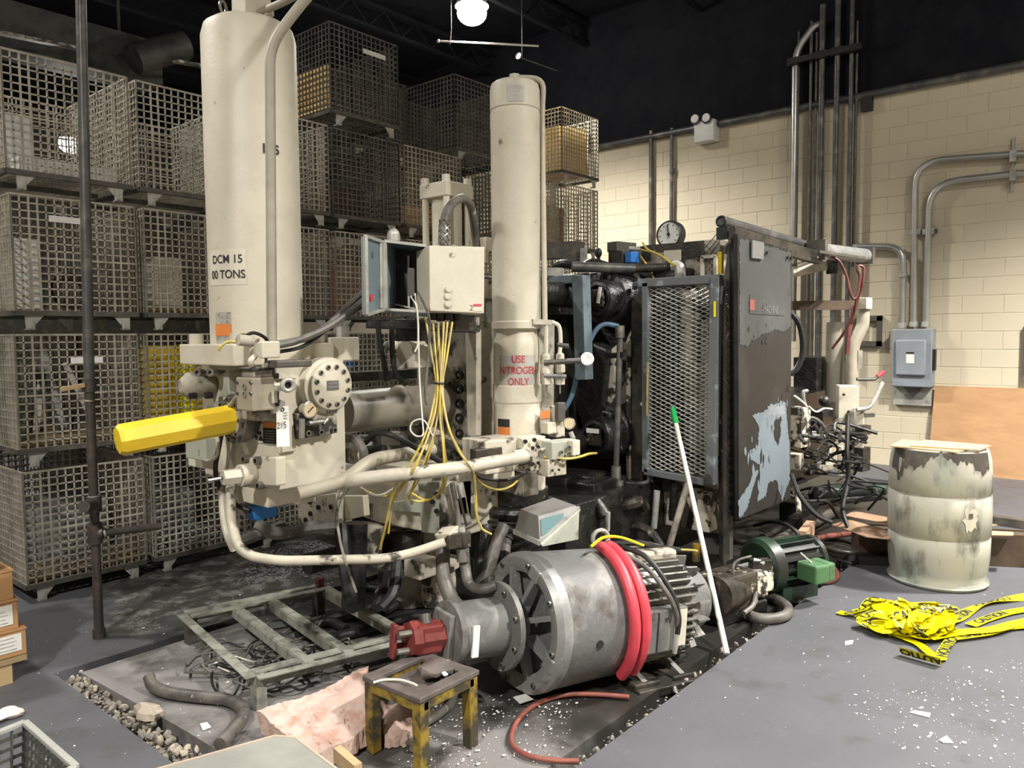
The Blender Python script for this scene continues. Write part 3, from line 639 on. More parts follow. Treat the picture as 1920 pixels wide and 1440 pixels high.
# corner rib + lower plates of the block
put('corner_rib', G().slab([(1.767,2.780,1.300), (1.830,2.780,1.300), (1.848,2.780,1.124), (1.764,2.780,1.123)], .02), 'cream', MC, bevel=.004, smooth=False)
nb((1.800,2.939,0.865), (1.800,2.935,0.952), (1.800,3.248,0.878), .17, 'cream', 'lower_plate')
nb((1.980,3.011,0.835), (1.980,3.007,0.924), (1.980,3.148,0.861), .12, 'cream', 'lower_plate')
put('shoulder_block', G().box((1.79, 3.30, .98), (2.1, 3.62, 1.06)), 'cream', MC, bevel=.006, smooth=False)
nb((1.860,3.151,0.763), (1.860,3.148,0.832), (1.860,3.213,0.798), .12, 'blue', 'solenoid', label='blue solenoid under the manifold block')
nb((1.870,3.231,0.779), (1.870,3.229,0.819), (1.870,3.301,0.794), .1, 'cream_worn', 'solenoid_cap')
nb((1.720,3.309,1.040), (1.720,3.302,1.146), (1.720,3.501,1.087), .1, 'box_pale', 'terminal_box', label='pale green terminal box beside the manifold block')
nb((1.800,3.367,1.039), (1.800,3.362,1.120), (1.800,3.459,1.081), .1, 'green_box', 'terminal_box')
# yellow guard tube and its flange
yc = V((1.700,3.008,1.258))
put('flange', G().lathe(yc, (-1, 0, 0), [(-.07, .09), (-.03, .1), (-.03, .105), (.01, .105), (.012, .07), (.012, 0)], 24), 'frame_dark', MC)
fl2 = put('bolt_ring', G().lathe(yc+V((-.012, 0, 0)), (-1, 0, 0), [(0, .075), (.012, .075), (.012, 0)], 20), 'cream_dirty', MC)
bolts([yc+V((-.014, math.cos(a)*.084, math.sin(a)*.084)) for a in [2*PI*i/8 for i in range(8)]], X_, .013, .02, fl2)
yg = put('guard_tube', G().lathe(yc+V((-.012, 0, 0)), (V((1.327,3.060,1.218))-yc), [(0, .062), (.44, .062), (.452, .054), (.452, 0)], 8), 'yellow', MC, smooth=False, label='bright yellow eight sided guard tube')
# valve cluster on the left face
nb((1.600,2.699,1.314), (1.600,2.691,1.445), (1.600,2.819,1.333), .1, 'valve_olive', 'pilot_valve')
put('dark_recess', G().slab([(1.721,2.797,1.456), (1.783,2.797,1.453), (1.778,2.797,1.303), (1.721,2.797,1.303)], .002), 'black', MC, smooth=False)  # flat black sheet standing in for the shaded void beside the fittings
nb((1.610,2.708,1.444), (1.610,2.706,1.483), (1.610,2.817,1.460), .09, 'cream_dirty', 'pilot_valve_cap')
nb((1.600,2.697,1.472), (1.600,2.697,1.482), (1.600,2.807,1.473), .1, 'black', 'seal_plate')
pl = nb((1.680,2.748,1.339), (1.680,2.743,1.433), (1.680,2.818,1.370), .05, 'cream', 'label_plate', bevel=.002)
for k in range(6): put('print_line', G().slab([(1.679,2.782,1.411), (1.679,2.758,1.411), (1.679,2.759,1.407), (1.679,2.782,1.406)], .001) if k == 0 else G().slab([V((1.679,2.786,1.410))+V((0, 0, -.016*k)), V((1.679,2.755,1.411))+V((0, 0, -.016*k)), V((1.679,2.755,1.407))+V((0, 0, -.016*k)), V((1.679,2.786,1.406))+V((0, 0, -.016*k))], .001), 'ink', pl, smooth=False)
for q in ((1.597,2.750,1.408), (1.597,2.752,1.378)): put('port_mark', G().torus(q, X_, .011, .002, 14, 5), 'ink_faint', MC)
bolts([(1.600,2.802,1.425), (1.600,2.704,1.428), (1.600,2.804,1.382), (1.600,2.706,1.386)], X_, .007, .006, MC)
nb((1.660,2.770,1.266), (1.660,2.768,1.305), (1.660,2.890,1.280), .1, 'cream_dirty', 'sub_plate')
dot((1.703,2.720,1.411), (1, -.3, 0), .028, .09, 'cream', 'hex_fitting', n=6); dot((1.693,2.720,1.391), (0, 0, -1), .026, .05, 'cream', 'hex_fitting', n=6)
dot((1.727,2.700,1.419), (1, -.2, 0), .014, .06, 'steel', 'stem')
put('port_ring', G().torus((1.715,2.630,1.414), (-.3, -1, 0), .022, .009), 'galv', MC); dot((1.727,2.648,1.413), (-.3, -1, 0), .02, .012, 'black', 'port_plug'); put('port_neck', G().cyl((1.732,2.657,1.412), (1.744,2.750,1.408), .02), 'cream_dirty', MC)
nb((1.660,2.615,1.483), (1.660,2.613,1.512), (1.660,2.700,1.503), .16, 'frame_dark', 'clamp_bar')
for q in ((1.650,2.672,1.495), (1.760,2.740,1.490), (1.790,2.740,1.493)): put('clamp_bolt', G().cyl(V(q), V(q)+V((-.012, -.012, 0)), .009, n=8), 'steel', MC)
dot((1.705,2.740,1.447), (0, 0, 1), .02, .06, 'black', 'plug'); dot((1.755,2.760,1.335), (-.3, -1, 0), .012, .05, 'steel', 'stem'); dot((1.721,2.750,1.295), (0, 0, 1), .014, .03, 'steel', 'stem')
# left pump valve with round body
rv = put('relief_valve', G().lathe((1.720,3.310,1.390), (-1, .2, 0), [(-.05, .04), (0, .055), (.03, .062), (.07, .058), (.1, .03), (.1, 0)], 20), 'cream_dirty', MC)
for a, b in (((1.700,3.206,1.446), (1.600,3.148,1.456)), ((1.720,3.124,1.450), (1.620,3.073,1.457))): put('bolt', G().lathe(a, V(b)-V(a), [(0, .012), (.06, .012), (.06, .018), (.1, .018), (.1, .009), (.085, .009), (.085, 0)], 10), 'steel', MC)
put('bracket', G().prism([(1.700,3.115,1.448), (1.700,3.052,1.464), (1.700,3.050,1.354), (1.700,3.149,1.343)], (.06, .01, 0)), 'galv', MC, bevel=.004, smooth=False)
for q in ((1.660,3.259,1.348), (1.660,3.119,1.356)): dot(q, (-1, .1, 0), .014, .03, 'black', 'plug')
put('valve_body', G().prism([(1.740,3.335,1.290), (1.740,3.238,1.319), (1.740,3.146,1.314), (1.740,3.172,1.268), (1.740,3.304,1.248)], (.08, 0, 0)), 'cream_dirty', MC, bevel=.01, smooth=False)
put('lever', G().cyl((1.690,3.081,1.278), (1.640,2.879,1.366), .008, n=8), 'cream_dirty', MC)
# lower left cartridge
cp = put('cartridge_plate', G().prism([(1.730,3.001,1.079), (1.730,2.895,1.106), (1.730,2.755,1.112), (1.730,2.757,0.994), (1.730,2.952,0.979), (1.730,3.010,1.014)], (.05, 0, 0)), 'cream', MC, bevel=.006, smooth=False)
bolts([(1.730,2.971,1.087), (1.730,2.875,1.089), (1.730,2.968,0.986), (1.730,2.865,0.985)], X_, .018, .022, cp)
put('cartridge', G().lathe((1.730,2.932,1.027), (-1, .06, 0), [(0, .046), (.06, .046), (.06, .038), (.062, .03), (.062, 0)], 20), 'cream', MC)
put('hex_cap', G().cyl(V((1.730,2.932,1.027))+V((-.06, 0, 0)), V((1.730,2.932,1.027))+V((-.13, .012, 0)), .033, n=6), 'cream', MC, smooth=False)
put('spindle', G().cyl(V((1.730,2.932,1.027))+V((-.12, .01, 0)), V((1.730,2.932,1.027))+V((-.19, .02, -.003)), .007, n=8), 'steel', MC)
# warning stickers
st = put('warning_sticker', G().slab([(1.765,2.996,1.237), (1.765,2.900,1.239), (1.765,2.900,1.155), (1.765,2.997,1.152)], .003), 'paper_cream', MC, smooth=False)
put('pictogram', G().slab([(1.762,2.934,1.203), (1.762,2.914,1.204), (1.762,2.914,1.191), (1.762,2.935,1.189)], .002), 'ink', st, smooth=False)
put('pictogram', G().prism([(1.762,2.965,1.180), (1.762,2.940,1.184), (1.762,2.949,1.165)], (.002, 0, 0)), 'ink', st, smooth=False); put('pictogram', G().prism([(1.762,2.936,1.164), (1.762,2.919,1.188), (1.762,2.899,1.165)], (.002, 0, 0)), 'ink', st, smooth=False)
s2 = put('warning_sticker', G().slab([(1.764,2.898,1.246), (1.764,2.798,1.248), (1.764,2.799,1.226), (1.764,2.899,1.223)], .003), 'orange_sticker', MC, smooth=False)
s3 = put('warning_sticker', G().slab([(1.764,2.899,1.221), (1.764,2.799,1.224), (1.764,2.802,1.159), (1.764,2.903,1.155)], .003), 'ink', MC, smooth=False)
for k in range(6): put('print_line', G().slab([V((1.762,2.884,1.211))+V((0, 0, -.011*k)), V((1.762,2.812,1.214))+V((0, 0, -.011*k)), V((1.762,2.812,1.212))+V((0, 0, -.011*k)), V((1.762,2.885,1.209))+V((0, 0, -.011*k))], .001), 'sticker_grey', s3, smooth=False)
# --- tall cylinder
TX, TY, TR = 1.885, 3.12, .2
put('tank_base', G().box((1.64, 2.90, 1.485), (2.14, 3.36, 1.575)), 'cream', MC, bevel=.006, smooth=False)
for q in ((1.69, 3.30), (1.69, 2.95), (2.09, 2.95)): dot((q[0], q[1], 1.57), (0, 0, 1), .03, .05, 'cream', 'base_nut', n=12)
tk = put('accumulator_tank', G().lathe((TX, TY, 1.57), (0, 0, 1), [(0, TR), (.04, TR), (1.33, TR), (1.375, TR-.012), (1.395, TR-.04), (1.4, 0)], 64), 'cream', MC, label='tall cream accumulator cylinder')
ttz = 1.57+1.4
put('lifting_eye', G().torus((1.844,3.256,3.070), (.5, -.8, 0), .026, .007), 'steel', tk); 
put('top_block', G().box(V((1.945,3.198,3.052))+V((-.06, -.06, -.02)), V((1.945,3.198,3.052))+V((.07, .06, .09))), 'cream', tk, bevel=.006, smooth=False)
dot((1.965,3.080,3.022), (0, 0, 1), .02, .05, 'cream', 'nut', tk, n=6)
put('crossover_pipe', G().pipe([(1.954,3.126,3.049), (1.947,2.948,3.037), (1.910,2.682,3.013)], .017), 'pipe_tan', tk)
pp = put('pressure_pipe', G().pipe([(1.736,2.771,1.525), (1.763,2.766,2.757), (1.828,2.703,2.883), (1.922,2.608,3.037)], .0205, .14, 12), 'pipe_tan', MC, label='worn cream pipe running up the front of the tall cylinder')
az = math.atan2(-TY, -TX)  # azimuth that faces the viewer
lettering('1', .056, on_cyl(TX, TY, TR, az+.235, 2.395), 'ink', tk, bold=.0012); lettering('5', .056, on_cyl(TX, TY, TR, az+.51, 2.395), 'ink', tk, bold=.0012)
g = G(); cyl_patch(g, TX, TY, TR, az-.68, 1.90, .2, .15); lb = put('paper_label', g, 'paper_cream', tk, smooth=False)
lettering('DCM 15\n00 TONS', .049, on_cyl(TX, TY, TR, az-.64, 1.90), 'ink', lb, sx=.9, gap=1.3, bold=.0008)
g = G(); cyl_patch(g, TX, TY, TR, az-.77, 1.635, .09, .15); lb = put('warning_sticker', g, 'sticker_grey', tk, smooth=False)
g = G(); cyl_patch(g, TX, TY, TR, az-.77, 1.635, .09, .05, .003); put('warning_band', g, 'orange_sticker', lb, smooth=False)
# bracket tower right of the tank base
put('tank_bracket', G().box((2.13, 2.92, 1.49), (2.30, 3.3, 1.60)), 'cream', MC, bevel=.006, smooth=False)
put('guide_strip', G().slab([(2.320,3.128,1.648), (2.320,3.085,1.653), (2.320,3.087,1.488), (2.320,3.130,1.485)], .05), 'galv', MC, smooth=False)
nb((1.620,2.652,1.521), (1.620,2.649,1.587), (1.620,2.684,1.566), .08, 'cream', 'pipe_foot'); dot((1.620,2.717,1.587), (-1, .1, .1), .022, .06, 'cream_dirty', 'hose_fitting')
dot((1.660,2.772,1.527), (0, 0, 1), .02, .07, 'cream', 'hose_fitting')
put('hose', G().tube([(1.620,2.723,1.483), (1.600,2.703,1.509), (1.620,2.705,1.529)], .012), 'cream', MC)
# wires at the tank foot
put('wire', G().tube([(1.721,2.763,1.575), (1.681,2.735,1.603), (1.627,2.723,1.620), (1.603,2.749,1.604), (1.596,2.786,1.581)], .007), 'hose_black', MC)
put('wire', G().tube([(1.596,2.786,1.583), (1.561,2.796,1.586), (1.533,2.797,1.571), (1.523,2.806,1.551)], .006), 'cable_yellow', MC)
put('wire', G().tube([(1.699,2.759,1.586), (1.709,2.773,1.532), (1.709,2.768,1.478)], .006), 'hose_black', MC)
# --- shot cylinder between block and platen
put('shot_cylinder', G().lathe((2.260,3.020,1.242), (1, 0, 0), [(0, .1), (.36, .1), (.365, .108), (.41, .108), (.415, .1), (.85, .1)], 32), 'tube_dull', MC, label='grease-streaked horizontal shot cylinder')
put('tie_beam', G().slab([(2.567,3.400,1.404), (3.405,3.400,1.408), (3.404,3.400,1.348), (2.566,3.400,1.358)], .08), 'grease', MC, smooth=False)
# --- front cross member / bed below
put('cross_member', G().prism([(2.62, 2.60, .62), (2.62, 2.60, .93), (2.62, 3.25, .93), (2.62, 3.75, .85), (2.62, 3.75, .66), (2.62, 3.2, .60)], (.3, 0, 0)), 'cream_worn', MC, bevel=.008, smooth=False, label='cream cross member under the shot cylinder')
put('cover_plate', G().slab([(2.580,2.839,0.870), (2.580,2.652,0.900), (2.580,2.654,0.635), (2.580,2.818,0.621)], .04), 'box_pale', MC, bevel=.004, smooth=False)
put('bracket', G().slab([(2.590,3.079,0.735), (2.590,2.833,0.788), (2.590,2.834,0.714), (2.590,3.081,0.693)], .05), 'box_pale', MC, bevel=.004, smooth=False)
cpl = put('mounting_plate', G().slab([(2.450,3.703,0.696), (2.450,3.337,0.773), (2.450,3.329,0.602), (2.450,3.689,0.546)], .05), 'cream_worn', MC, bevel=.004, smooth=False)
bolts([(2.450,3.571,0.696), (2.450,3.492,0.677), (2.450,3.568,0.631), (2.450,3.377,0.696), (2.450,3.615,0.588)], X_, .014, .01, cpl, 'black')
put('gusset', G().prism([(2.500,3.396,0.743), (2.500,3.176,0.772), (2.500,3.167,0.666), (2.500,3.392,0.597)], (.04, 0, 0)), 'cream', MC, bevel=.004, smooth=False)
for q in ((2.570,2.688,0.834), (2.570,2.690,0.750), (2.570,2.646,0.711), (2.570,2.719,0.793)): dot(q, X_, .012, .012, 'black', 'bolt', n=10)
# side of the bed facing the viewer
put('bed_frame', G().box((3.55, 2.64, .16), (8.1, 3.85, .60)), 'grease', MC, bevel=.01, smooth=False, label='grease-black machine bed')
put('bed_side', G().slab([(2.536,2.600,0.905), (2.719,2.600,0.890), (2.715,2.600,0.664), (2.531,2.600,0.654)], .04), 'cream_dirty', MC, bevel=.004, smooth=False)
for k, (a, b) in enumerate((((2.549,2.570,0.904), (2.617,2.570,0.675)), ((2.606,2.570,0.895), (2.662,2.570,0.679)))): put('slide_rail', G().bar(a, b, .02, .03), 'galv', MC, smooth=False)
put('wear_block', G().slab([(2.580,2.560,0.826), (2.632,2.560,0.825), (2.645,2.560,0.744), (2.593,2.560,0.746)], .03), 'frame_dark', MC, smooth=False)
put('end_block', G().slab([(2.348,2.487,0.710), (2.362,2.395,0.729), (2.358,2.393,0.656), (2.370,2.456,0.654)], .08), 'cream_worn', MC, bevel=.005, smooth=False)
put('end_block', G().slab([(2.361,2.395,0.724), (2.496,2.391,0.712), (2.492,2.388,0.640), (2.358,2.393,0.656)], .08), 'grease_brown', MC, bevel=.005, smooth=False)
# struts, hoses and feet below
put('foot_post', G().lathe((3.073,3.501,0.000), (0, 0, 1), [(0, .19), (.05, .19), (.07, .17), (.22, .17), (.23, .13), (.36, .12), (.4, .15), (.46, .15)], 24), 'cream_dirty', MC, label='grimy round foot under the machine')
put('foot_post', G().lathe((3.154,3.312,0.000), (0, 0, 1), [(0, .12), (.2, .11), (.22, .14), (.26, .14), (.27, .08), (.6, .08)], 16), 'cream_peel', MC)
put('foot_cap', G().box(V((2.603,2.855,0.435))+V((-.06, -.06, -.05)), V((2.603,2.855,0.435))+V((.06, .06, .05))), 'cream_worn', MC, bevel=.01, smooth=False)
nb((2.720,3.668,0.290), (2.720,3.660,0.498), (2.720,3.746,0.404), .05, 'cream_dirty', 'post')
put('rod', G().cyl((2.403,3.110,0.659), (2.370,3.107,0.227), .06, n=14), 'grease', MC); put('rod', G().cyl((2.504,3.142,0.621), (2.489,3.146,0.468), .085, n=14), 'cream_dirty', MC)
put('drip_pan', G().prism([(2.436,3.519,0.502), (2.750,3.003,0.551), (2.743,2.999,0.437), (2.575,3.193,0.411)], (.05, .05, 0)), 'grease_brown', MC, smooth=False)
put('drain_pipe', G().tube([(2.072,3.496,0.650), (2.140,3.412,0.609), (2.305,3.374,0.610), (2.474,3.329,0.597)], .035), 'hose_grey', MC)
put('drain_pipe', G().tube([(1.963,3.464,0.596), (2.087,3.474,0.609), (2.215,3.480,0.625)], .03), 'hose_grey', MC)
put('cylinder_end', G().cyl((2.257,3.336,0.436), (2.465,3.324,0.436), .055), 'grease', MC)
for a in ([(2.293,3.086,0.671), (2.232,2.986,0.503), (2.180,2.884,0.408), (2.127,2.788,0.368)], [(2.381,2.815,0.527), (2.294,2.754,0.431), (2.196,2.707,0.367)], [(2.334,2.718,0.543), (2.251,2.651,0.439), (2.179,2.652,0.384)]):
    put('hose', G().tube(a, .032 if a[0][2] > .55 else .028), 'hose_black', MC)
# cream pipework
put('feed_pipe', G().pipe([(1.777,2.669,0.966), (1.952,2.591,1.001), (2.087,2.595,1.073), (2.536,2.685,1.056)], .030, .07, 12), 'pipe_tan', MC)
put('feed_pipe', G().pipe([(1.953,2.621,0.991), (1.988,2.475,1.023), (2.332,2.305,1.033), (2.766,2.292,1.031)], .030, .07, 12), 'cream_worn', MC, label='scuffed cream pipe crossing below the cables')
put('return_pipe', G().pipe([(1.754,3.160,0.986), (1.674,3.020,0.802), (1.653,2.912,0.699), (1.777,2.840,0.657), (2.135,2.574,0.633), (2.245,2.523,0.641), (2.361,2.423,0.686)], .021, .09, 12), 'cream_worn', MC, label='long bent cream return pipe below the manifold')
put('return_pipe', G().tube([(1.753,3.222,0.979), (1.697,3.120,0.841), (1.663,3.029,0.768), (1.688,3.024,0.694)], .02), 'cream_worn', MC)
put('hose', G().tube([(1.720,3.148,1.212), (1.710,3.172,1.117), (1.700,3.188,1.022), (1.720,3.193,0.935), (1.760,3.141,0.863), (1.800,3.078,0.833)], .011), 'hose_black', MC)
put('hose', G().tube([(1.730,3.140,1.188), (1.740,3.146,1.092), (1.740,3.172,0.970), (1.750,3.177,0.884)], .007), 'cream_worn', MC)
put('hose', G().tube([(1.710,3.169,1.176), (1.690,3.146,1.098), (1.680,3.175,1.068), (1.700,3.261,1.053)], .007), 'cream_worn', MC)
# --- front platen
put('front_platen', G().box((2.95, 2.80, .60), (3.22, 3.24, 1.82)), 'cream_dirty', MC, bevel=.01, smooth=False, label='front platen with a column of deep bolt holes')
for q in ((2.945,2.893,1.392), (2.945,2.895,1.315), (2.945,2.896,1.237), (2.945,2.897,1.159), (2.945,2.899,1.075)):
    b = put('bolt_socket', G().lathe(V(q)+V((.02, 0, 0)), X_, [(0, .026), (.03, .026), (.03, .02), (.0, .018), (.0, 0)], 16), 'grease', MC); put('nut', G().cyl(V(q)+V((.004, 0, 0)), V(q)+V((-.012, 0, 0)), .011, n=6), 'steel', b)
put('lower_platen', G().box((2.95, 3.24, .6), (3.22, 3.75, 1.0)), 'cream_dirty', MC, bevel=.01, smooth=False)
put('platen_cheek', G().slab([(2.900,2.806,1.628), (2.900,2.725,1.633), (2.900,2.734,1.078), (2.900,2.800,1.067)], .04), 'cream_worn', MC, bevel=.004, smooth=False)
put('side_column', G().slab([(2.971,2.780,1.684), (3.097,2.780,1.668), (3.088,2.780,1.055), (2.961,2.780,1.051)], .05), 'cream_worn', MC, bevel=.004, smooth=False)
put('corner_bead', G().cyl((2.950,2.760,1.697), (2.956,2.760,1.070), .012, n=8), 'cream_peel', MC)
put('pin_bracket', G().prism([(2.700,3.124,1.425), (2.700,3.124,1.575), (2.700,3.089,1.632), (2.700,2.979,1.531), (2.700,2.977,1.437)], (.12, 0, 0)), 'cream_worn', MC, bevel=.004, smooth=False)
dot((2.740,3.128,1.552), X_, .026, .1, 'cream_worn', 'pin'); 
put('gusset', G().prism([(2.720,3.009,1.533), (2.900,3.099,1.573), (2.900,3.103,1.427), (2.720,2.999,1.436)], (.05, .05, 0)), 'grease_brown', MC, smooth=False)
put('lower_bracket', G().prism([(2.750,3.173,1.126), (2.750,2.949,1.119), (2.750,2.709,1.023), (2.750,3.034,1.013), (2.750,3.161,1.069)], (.06, 0, 0)), 'cream_dirty', MC, bevel=.004, smooth=False)
dot((2.740,3.118,1.117), X_, .025, .012, 'black', 'hole'); dot((2.740,2.951,1.134), X_, .025, .012, 'black', 'hole')
put('pump_body', G().cyl((2.277,2.987,1.054), (2.272,2.840,1.055), .06, n=14), 'cream_dirty', MC); put('pump_handle', G().cyl((2.269,2.844,1.070), (2.292,2.741,1.082), .022, n=10), 'hose_black', MC); put('pump_post', G().cyl((2.328,2.853,1.078), (2.328,2.860,1.149), .03), 'grease', MC)
put('pump_cover', G().slab([(2.579,3.405,1.059), (2.835,3.259,1.052), (2.832,3.257,0.993), (2.577,3.403,1.007)], .08), 'galv', MC, smooth=False)
put('hose', G().tube([(2.211,2.918,1.131), (2.177,2.804,1.132), (2.165,2.736,1.078), (2.189,2.777,0.998)], .022), 'hose_grey', MC)
put('hose', G().tube([(2.203,2.772,1.119), (2.205,2.697,1.169), (2.226,2.595,1.160), (2.367,2.577,1.081), (2.497,2.572,1.008)], .014), 'hose_black', MC)
# hoses rising from the manifold to the open control box
for k, a in enumerate(([(1.741,2.738,1.568), (1.828,2.717,1.589), (1.977,2.702,1.650), (2.176,2.713,1.769)], [(1.753,2.756,1.575), (1.852,2.734,1.593), (1.960,2.736,1.633), (2.191,2.730,1.813)], [(1.754,2.752,1.542), (1.870,2.742,1.566), (2.023,2.727,1.660), (2.184,2.731,1.742)])):
    put('cable_conduit', G().tube(a, (.0145, .014, .008)[k]), ('hose_grey', 'hose_grey', 'hose_black')[k], MC, label='grey conduit sagging up to the control box' if k < 2 else None)
# --- square capped cylinder behind the boxes
SC = V((3.02, 3.05, 0)); z0, z1, z2 = (3.007,3.128,2.077)[2], (3.021,3.137,2.349)[2], (3.025,3.140,2.427)[2]
put('squeeze_cylinder', G().cyl((SC.x, SC.y, 1.7), (SC.x, SC.y, z1), .083, n=28), 'cream', MC, label='cream cylinder with a square cap and four tie rods')
hc = put('square_cap', G().box((SC.x-.105, SC.y-.105, z1), (SC.x+.105, SC.y+.105, z2)), 'cream', MC, bevel=.005, smooth=False)
for sx in (-1, 1):
    for sy in (-1, 1):
        p = SC+V((sx*.082, sy*.082, 0)); put('tie_rod', G().cyl((p.x, p.y, 1.75), (p.x, p.y, z1+.01), .019, n=10), 'cream', MC); put('nut', G().cyl((p.x, p.y, z2-.002), (p.x, p.y, z2+.035), .024, n=6), 'cream', hc)
put('cylinder_foot', G().box((SC.x-.14, SC.y-.14, 1.82), (SC.x+.14, SC.y+.14, z0+.01)), 'cream_worn', MC, bevel=.005, smooth=False)
put('platen_top', G().box((2.95, 2.78, 1.8), (3.25, 3.26, 1.9)), 'cream_worn', MC, bevel=.006, smooth=False)
nb((3.100,2.831,2.061), (3.100,2.830,2.135), (3.100,2.974,2.113), .06, 'cream', 'cable_tray'); 
put('hook_strap', G().slab([(3.050,2.813,2.061), (3.050,2.789,2.059), (3.050,2.790,1.992), (3.050,2.814,1.993)], .02), 'cream', MC, smooth=False)
# --- control boxes
JB = [(2.357,2.493,2.000), (2.605,2.389,2.005), (2.587,2.380,1.702), (2.343,2.481,1.712)]
jb = put('junction_box', G().slab(JB, .17), 'cream', MC, bevel=.004, smooth=False, label='cream junction box with three round buttons')
ux = (V(JB[1])-V(JB[0])).normalized(); uy = (V(JB[0])-V(JB[3])).normalized(); un = ux.cross(uy)
for q in ((2.427,2.451,1.807), (2.423,2.453,1.776), (2.422,2.450,1.741)): put('button', G().lathe(V(q)+un*-.004, un, [(0, .017), (.012, .016), (.016, .012), (.016, 0)], 18), 'cream', jb)
lettering('2', .036, on_plane(V((2.529,2.408,1.725)), ux, uy, .003), 'ink', jb)
put('sticker', G().slab([(2.539,2.401,1.742), (2.574,2.384,1.742), (2.573,2.383,1.713), (2.537,2.400,1.713)], .002), 'paper_cream', jb, smooth=False)
put('sticker_band', G().slab([(2.537,2.399,1.744), (2.573,2.383,1.745), (2.572,2.382,1.735), (2.537,2.399,1.735)], .002), 'ink_red', jb, smooth=False)
# open control cabinet: shell of five sheets, dark inside, door swung left
q0, q1, q2, q3 = [V(p) for p in ((2.281,2.700,2.030), (2.388,2.542,2.004), (2.372,2.532,1.711), (2.266,2.687,1.723))]
nrm = (q1-q0).cross(q3-q0).normalized(); nrm = -nrm if nrm.dot(q0-CAM) < 0 else nrm; dp = nrm*.2
g = G(); th = .008
def sheet(a, b, n=th):
    P = [a, b, b+dp, a+dp]; k = (b-a).cross(dp).normalized()*n; g.prism(P, k)
sheet(q0, q1); sheet(q1, q2); sheet(q2, q3); sheet(q3, q0); g.prism([q0+dp, q1+dp, q2+dp, q3+dp], nrm*.006)
cab = put('control_cabinet', g, 'blue_grey', MC, smooth=False, label='open blue grey control cabinet with a dark inside')
put('cabinet_lining', G().prism([q0+dp*.97, q1+dp*.97, q2+dp*.97, q3+dp*.97], nrm*-.004), 'black', cab, smooth=False)
g = G()
for a, b in ((q0, q1), (q1, q2), (q2, q3), (q3, q0)): g.bar(a, b, .014, .012)
put('cabinet_rim', g, 'galv', cab, smooth=False)
for a in ((.33, .1, .38, .95), (.56, .1, .62, .95)): 
    P = lambda u, v, k: q0+(q1-q0)*u+(q3-q0)*v+dp*k
    put('mounting_rail', G().prism([P(a[0], a[1], .8), P(a[2], a[1], .8), P(a[2], a[3], .8), P(a[0], a[3], .8)], nrm*.02), 'galv', cab, smooth=False)
put('contactor', G().prism([P(.38, .3, .6), P(.55, .3, .6), P(.55, .72, .6), P(.38, .72, .6)], nrm*.07), 'frame_dark', cab, smooth=False)
put('terminal_strip', G().prism([P(.64, .12, .7), P(.70, .12, .7), P(.70, .86, .7), P(.64, .86, .7)], nrm*.03), 'cream', cab, smooth=False)
put('bottom_rail', G().prism([P(.03, .86, .7), P(.7, .9, .7), P(.7, .93, .7), P(.03, .89, .7)], nrm*.03), 'cream_worn', cab, smooth=False)
dr = put('cabinet_door', G().slab([(2.092,2.604,2.025), (2.271,2.703,2.024), (2.257,2.691,1.723), (2.078,2.589,1.694)], .02), 'blue_grey', MC, smooth=False, label='narrow cabinet door swung open to the left')
g = G(); a = [V(p) for p in ((2.086,2.596,2.024), (2.265,2.695,2.023), (2.250,2.683,1.723), (2.071,2.581,1.694))]
for i in range(4): g.bar(a[i], a[(i+1) % 4], .016, .014)
put('door_rim', g, 'galv', dr, smooth=False)
put('piano_hinge', G().cyl((2.237,2.681,2.017), (2.223,2.669,1.727), .011, n=8), 'galv', dr); put('sticker', G().slab([(2.115,2.608,1.779), (2.147,2.625,1.786), (2.145,2.624,1.756), (2.115,2.605,1.752)], .002), 'ink_red', dr, smooth=False)
dot((2.336,2.705,2.035), (0, 0, 1), .03, .03, 'galv', 'signal_dome'); put('dome', G().ball((2.337,2.706,2.062), .03, 12), 'galv', MC)
# flexible conduit arching from box to platen
put('flexible_conduit', G().tube([(2.498,2.545,2.011), (2.517,2.563,2.104), (2.558,2.583,2.177), (2.638,2.619,2.235), (2.740,2.658,2.273), (2.852,2.711,2.259), (2.910,2.742,2.175), (2.949,2.765,2.085), (2.951,2.756,2.016)], .021, 12), 'hose_grey', MC, label='thick grey flexible conduit arching over the junction box')
g = G()
for s in (1, -1):
    for k in range(5):
        pts = []
        for i in range(13):
            t = i/12; a = s*t*5+k*2*PI/5; c = V((2.498,2.546,2.021)).lerp(V((2.529,2.568,2.138)), t); pts.append(c+V((math.cos(a), math.sin(a), 0))*.025)
        g.tube(pts, .003, 4, smooth=False)
put('wire_grip', g, 'steel', MC)
# glands and frame under the boxes
for q in ((2.434,2.556,1.674), (2.456,2.530,1.669), (2.481,2.501,1.674), (2.519,2.487,1.669)): dot(q, (0, 0, 1), .02, .05, 'hose_black', 'cable_gland')
put('gland_plate', G().obox((2.578,2.511,1.675), (.1, .06, .09), R(-20)), 'grease_brown', MC, smooth=False)
put('support_tray', G().slab([(2.401,2.980,1.683), (2.866,2.667,1.654), (2.864,2.666,1.621), (2.399,2.979,1.651)], .12), 'grease', MC, smooth=False)
nb((2.620,2.839,1.576), (2.620,2.836,1.692), (2.620,3.038,1.658), .05, 'grease', 'support_plate')
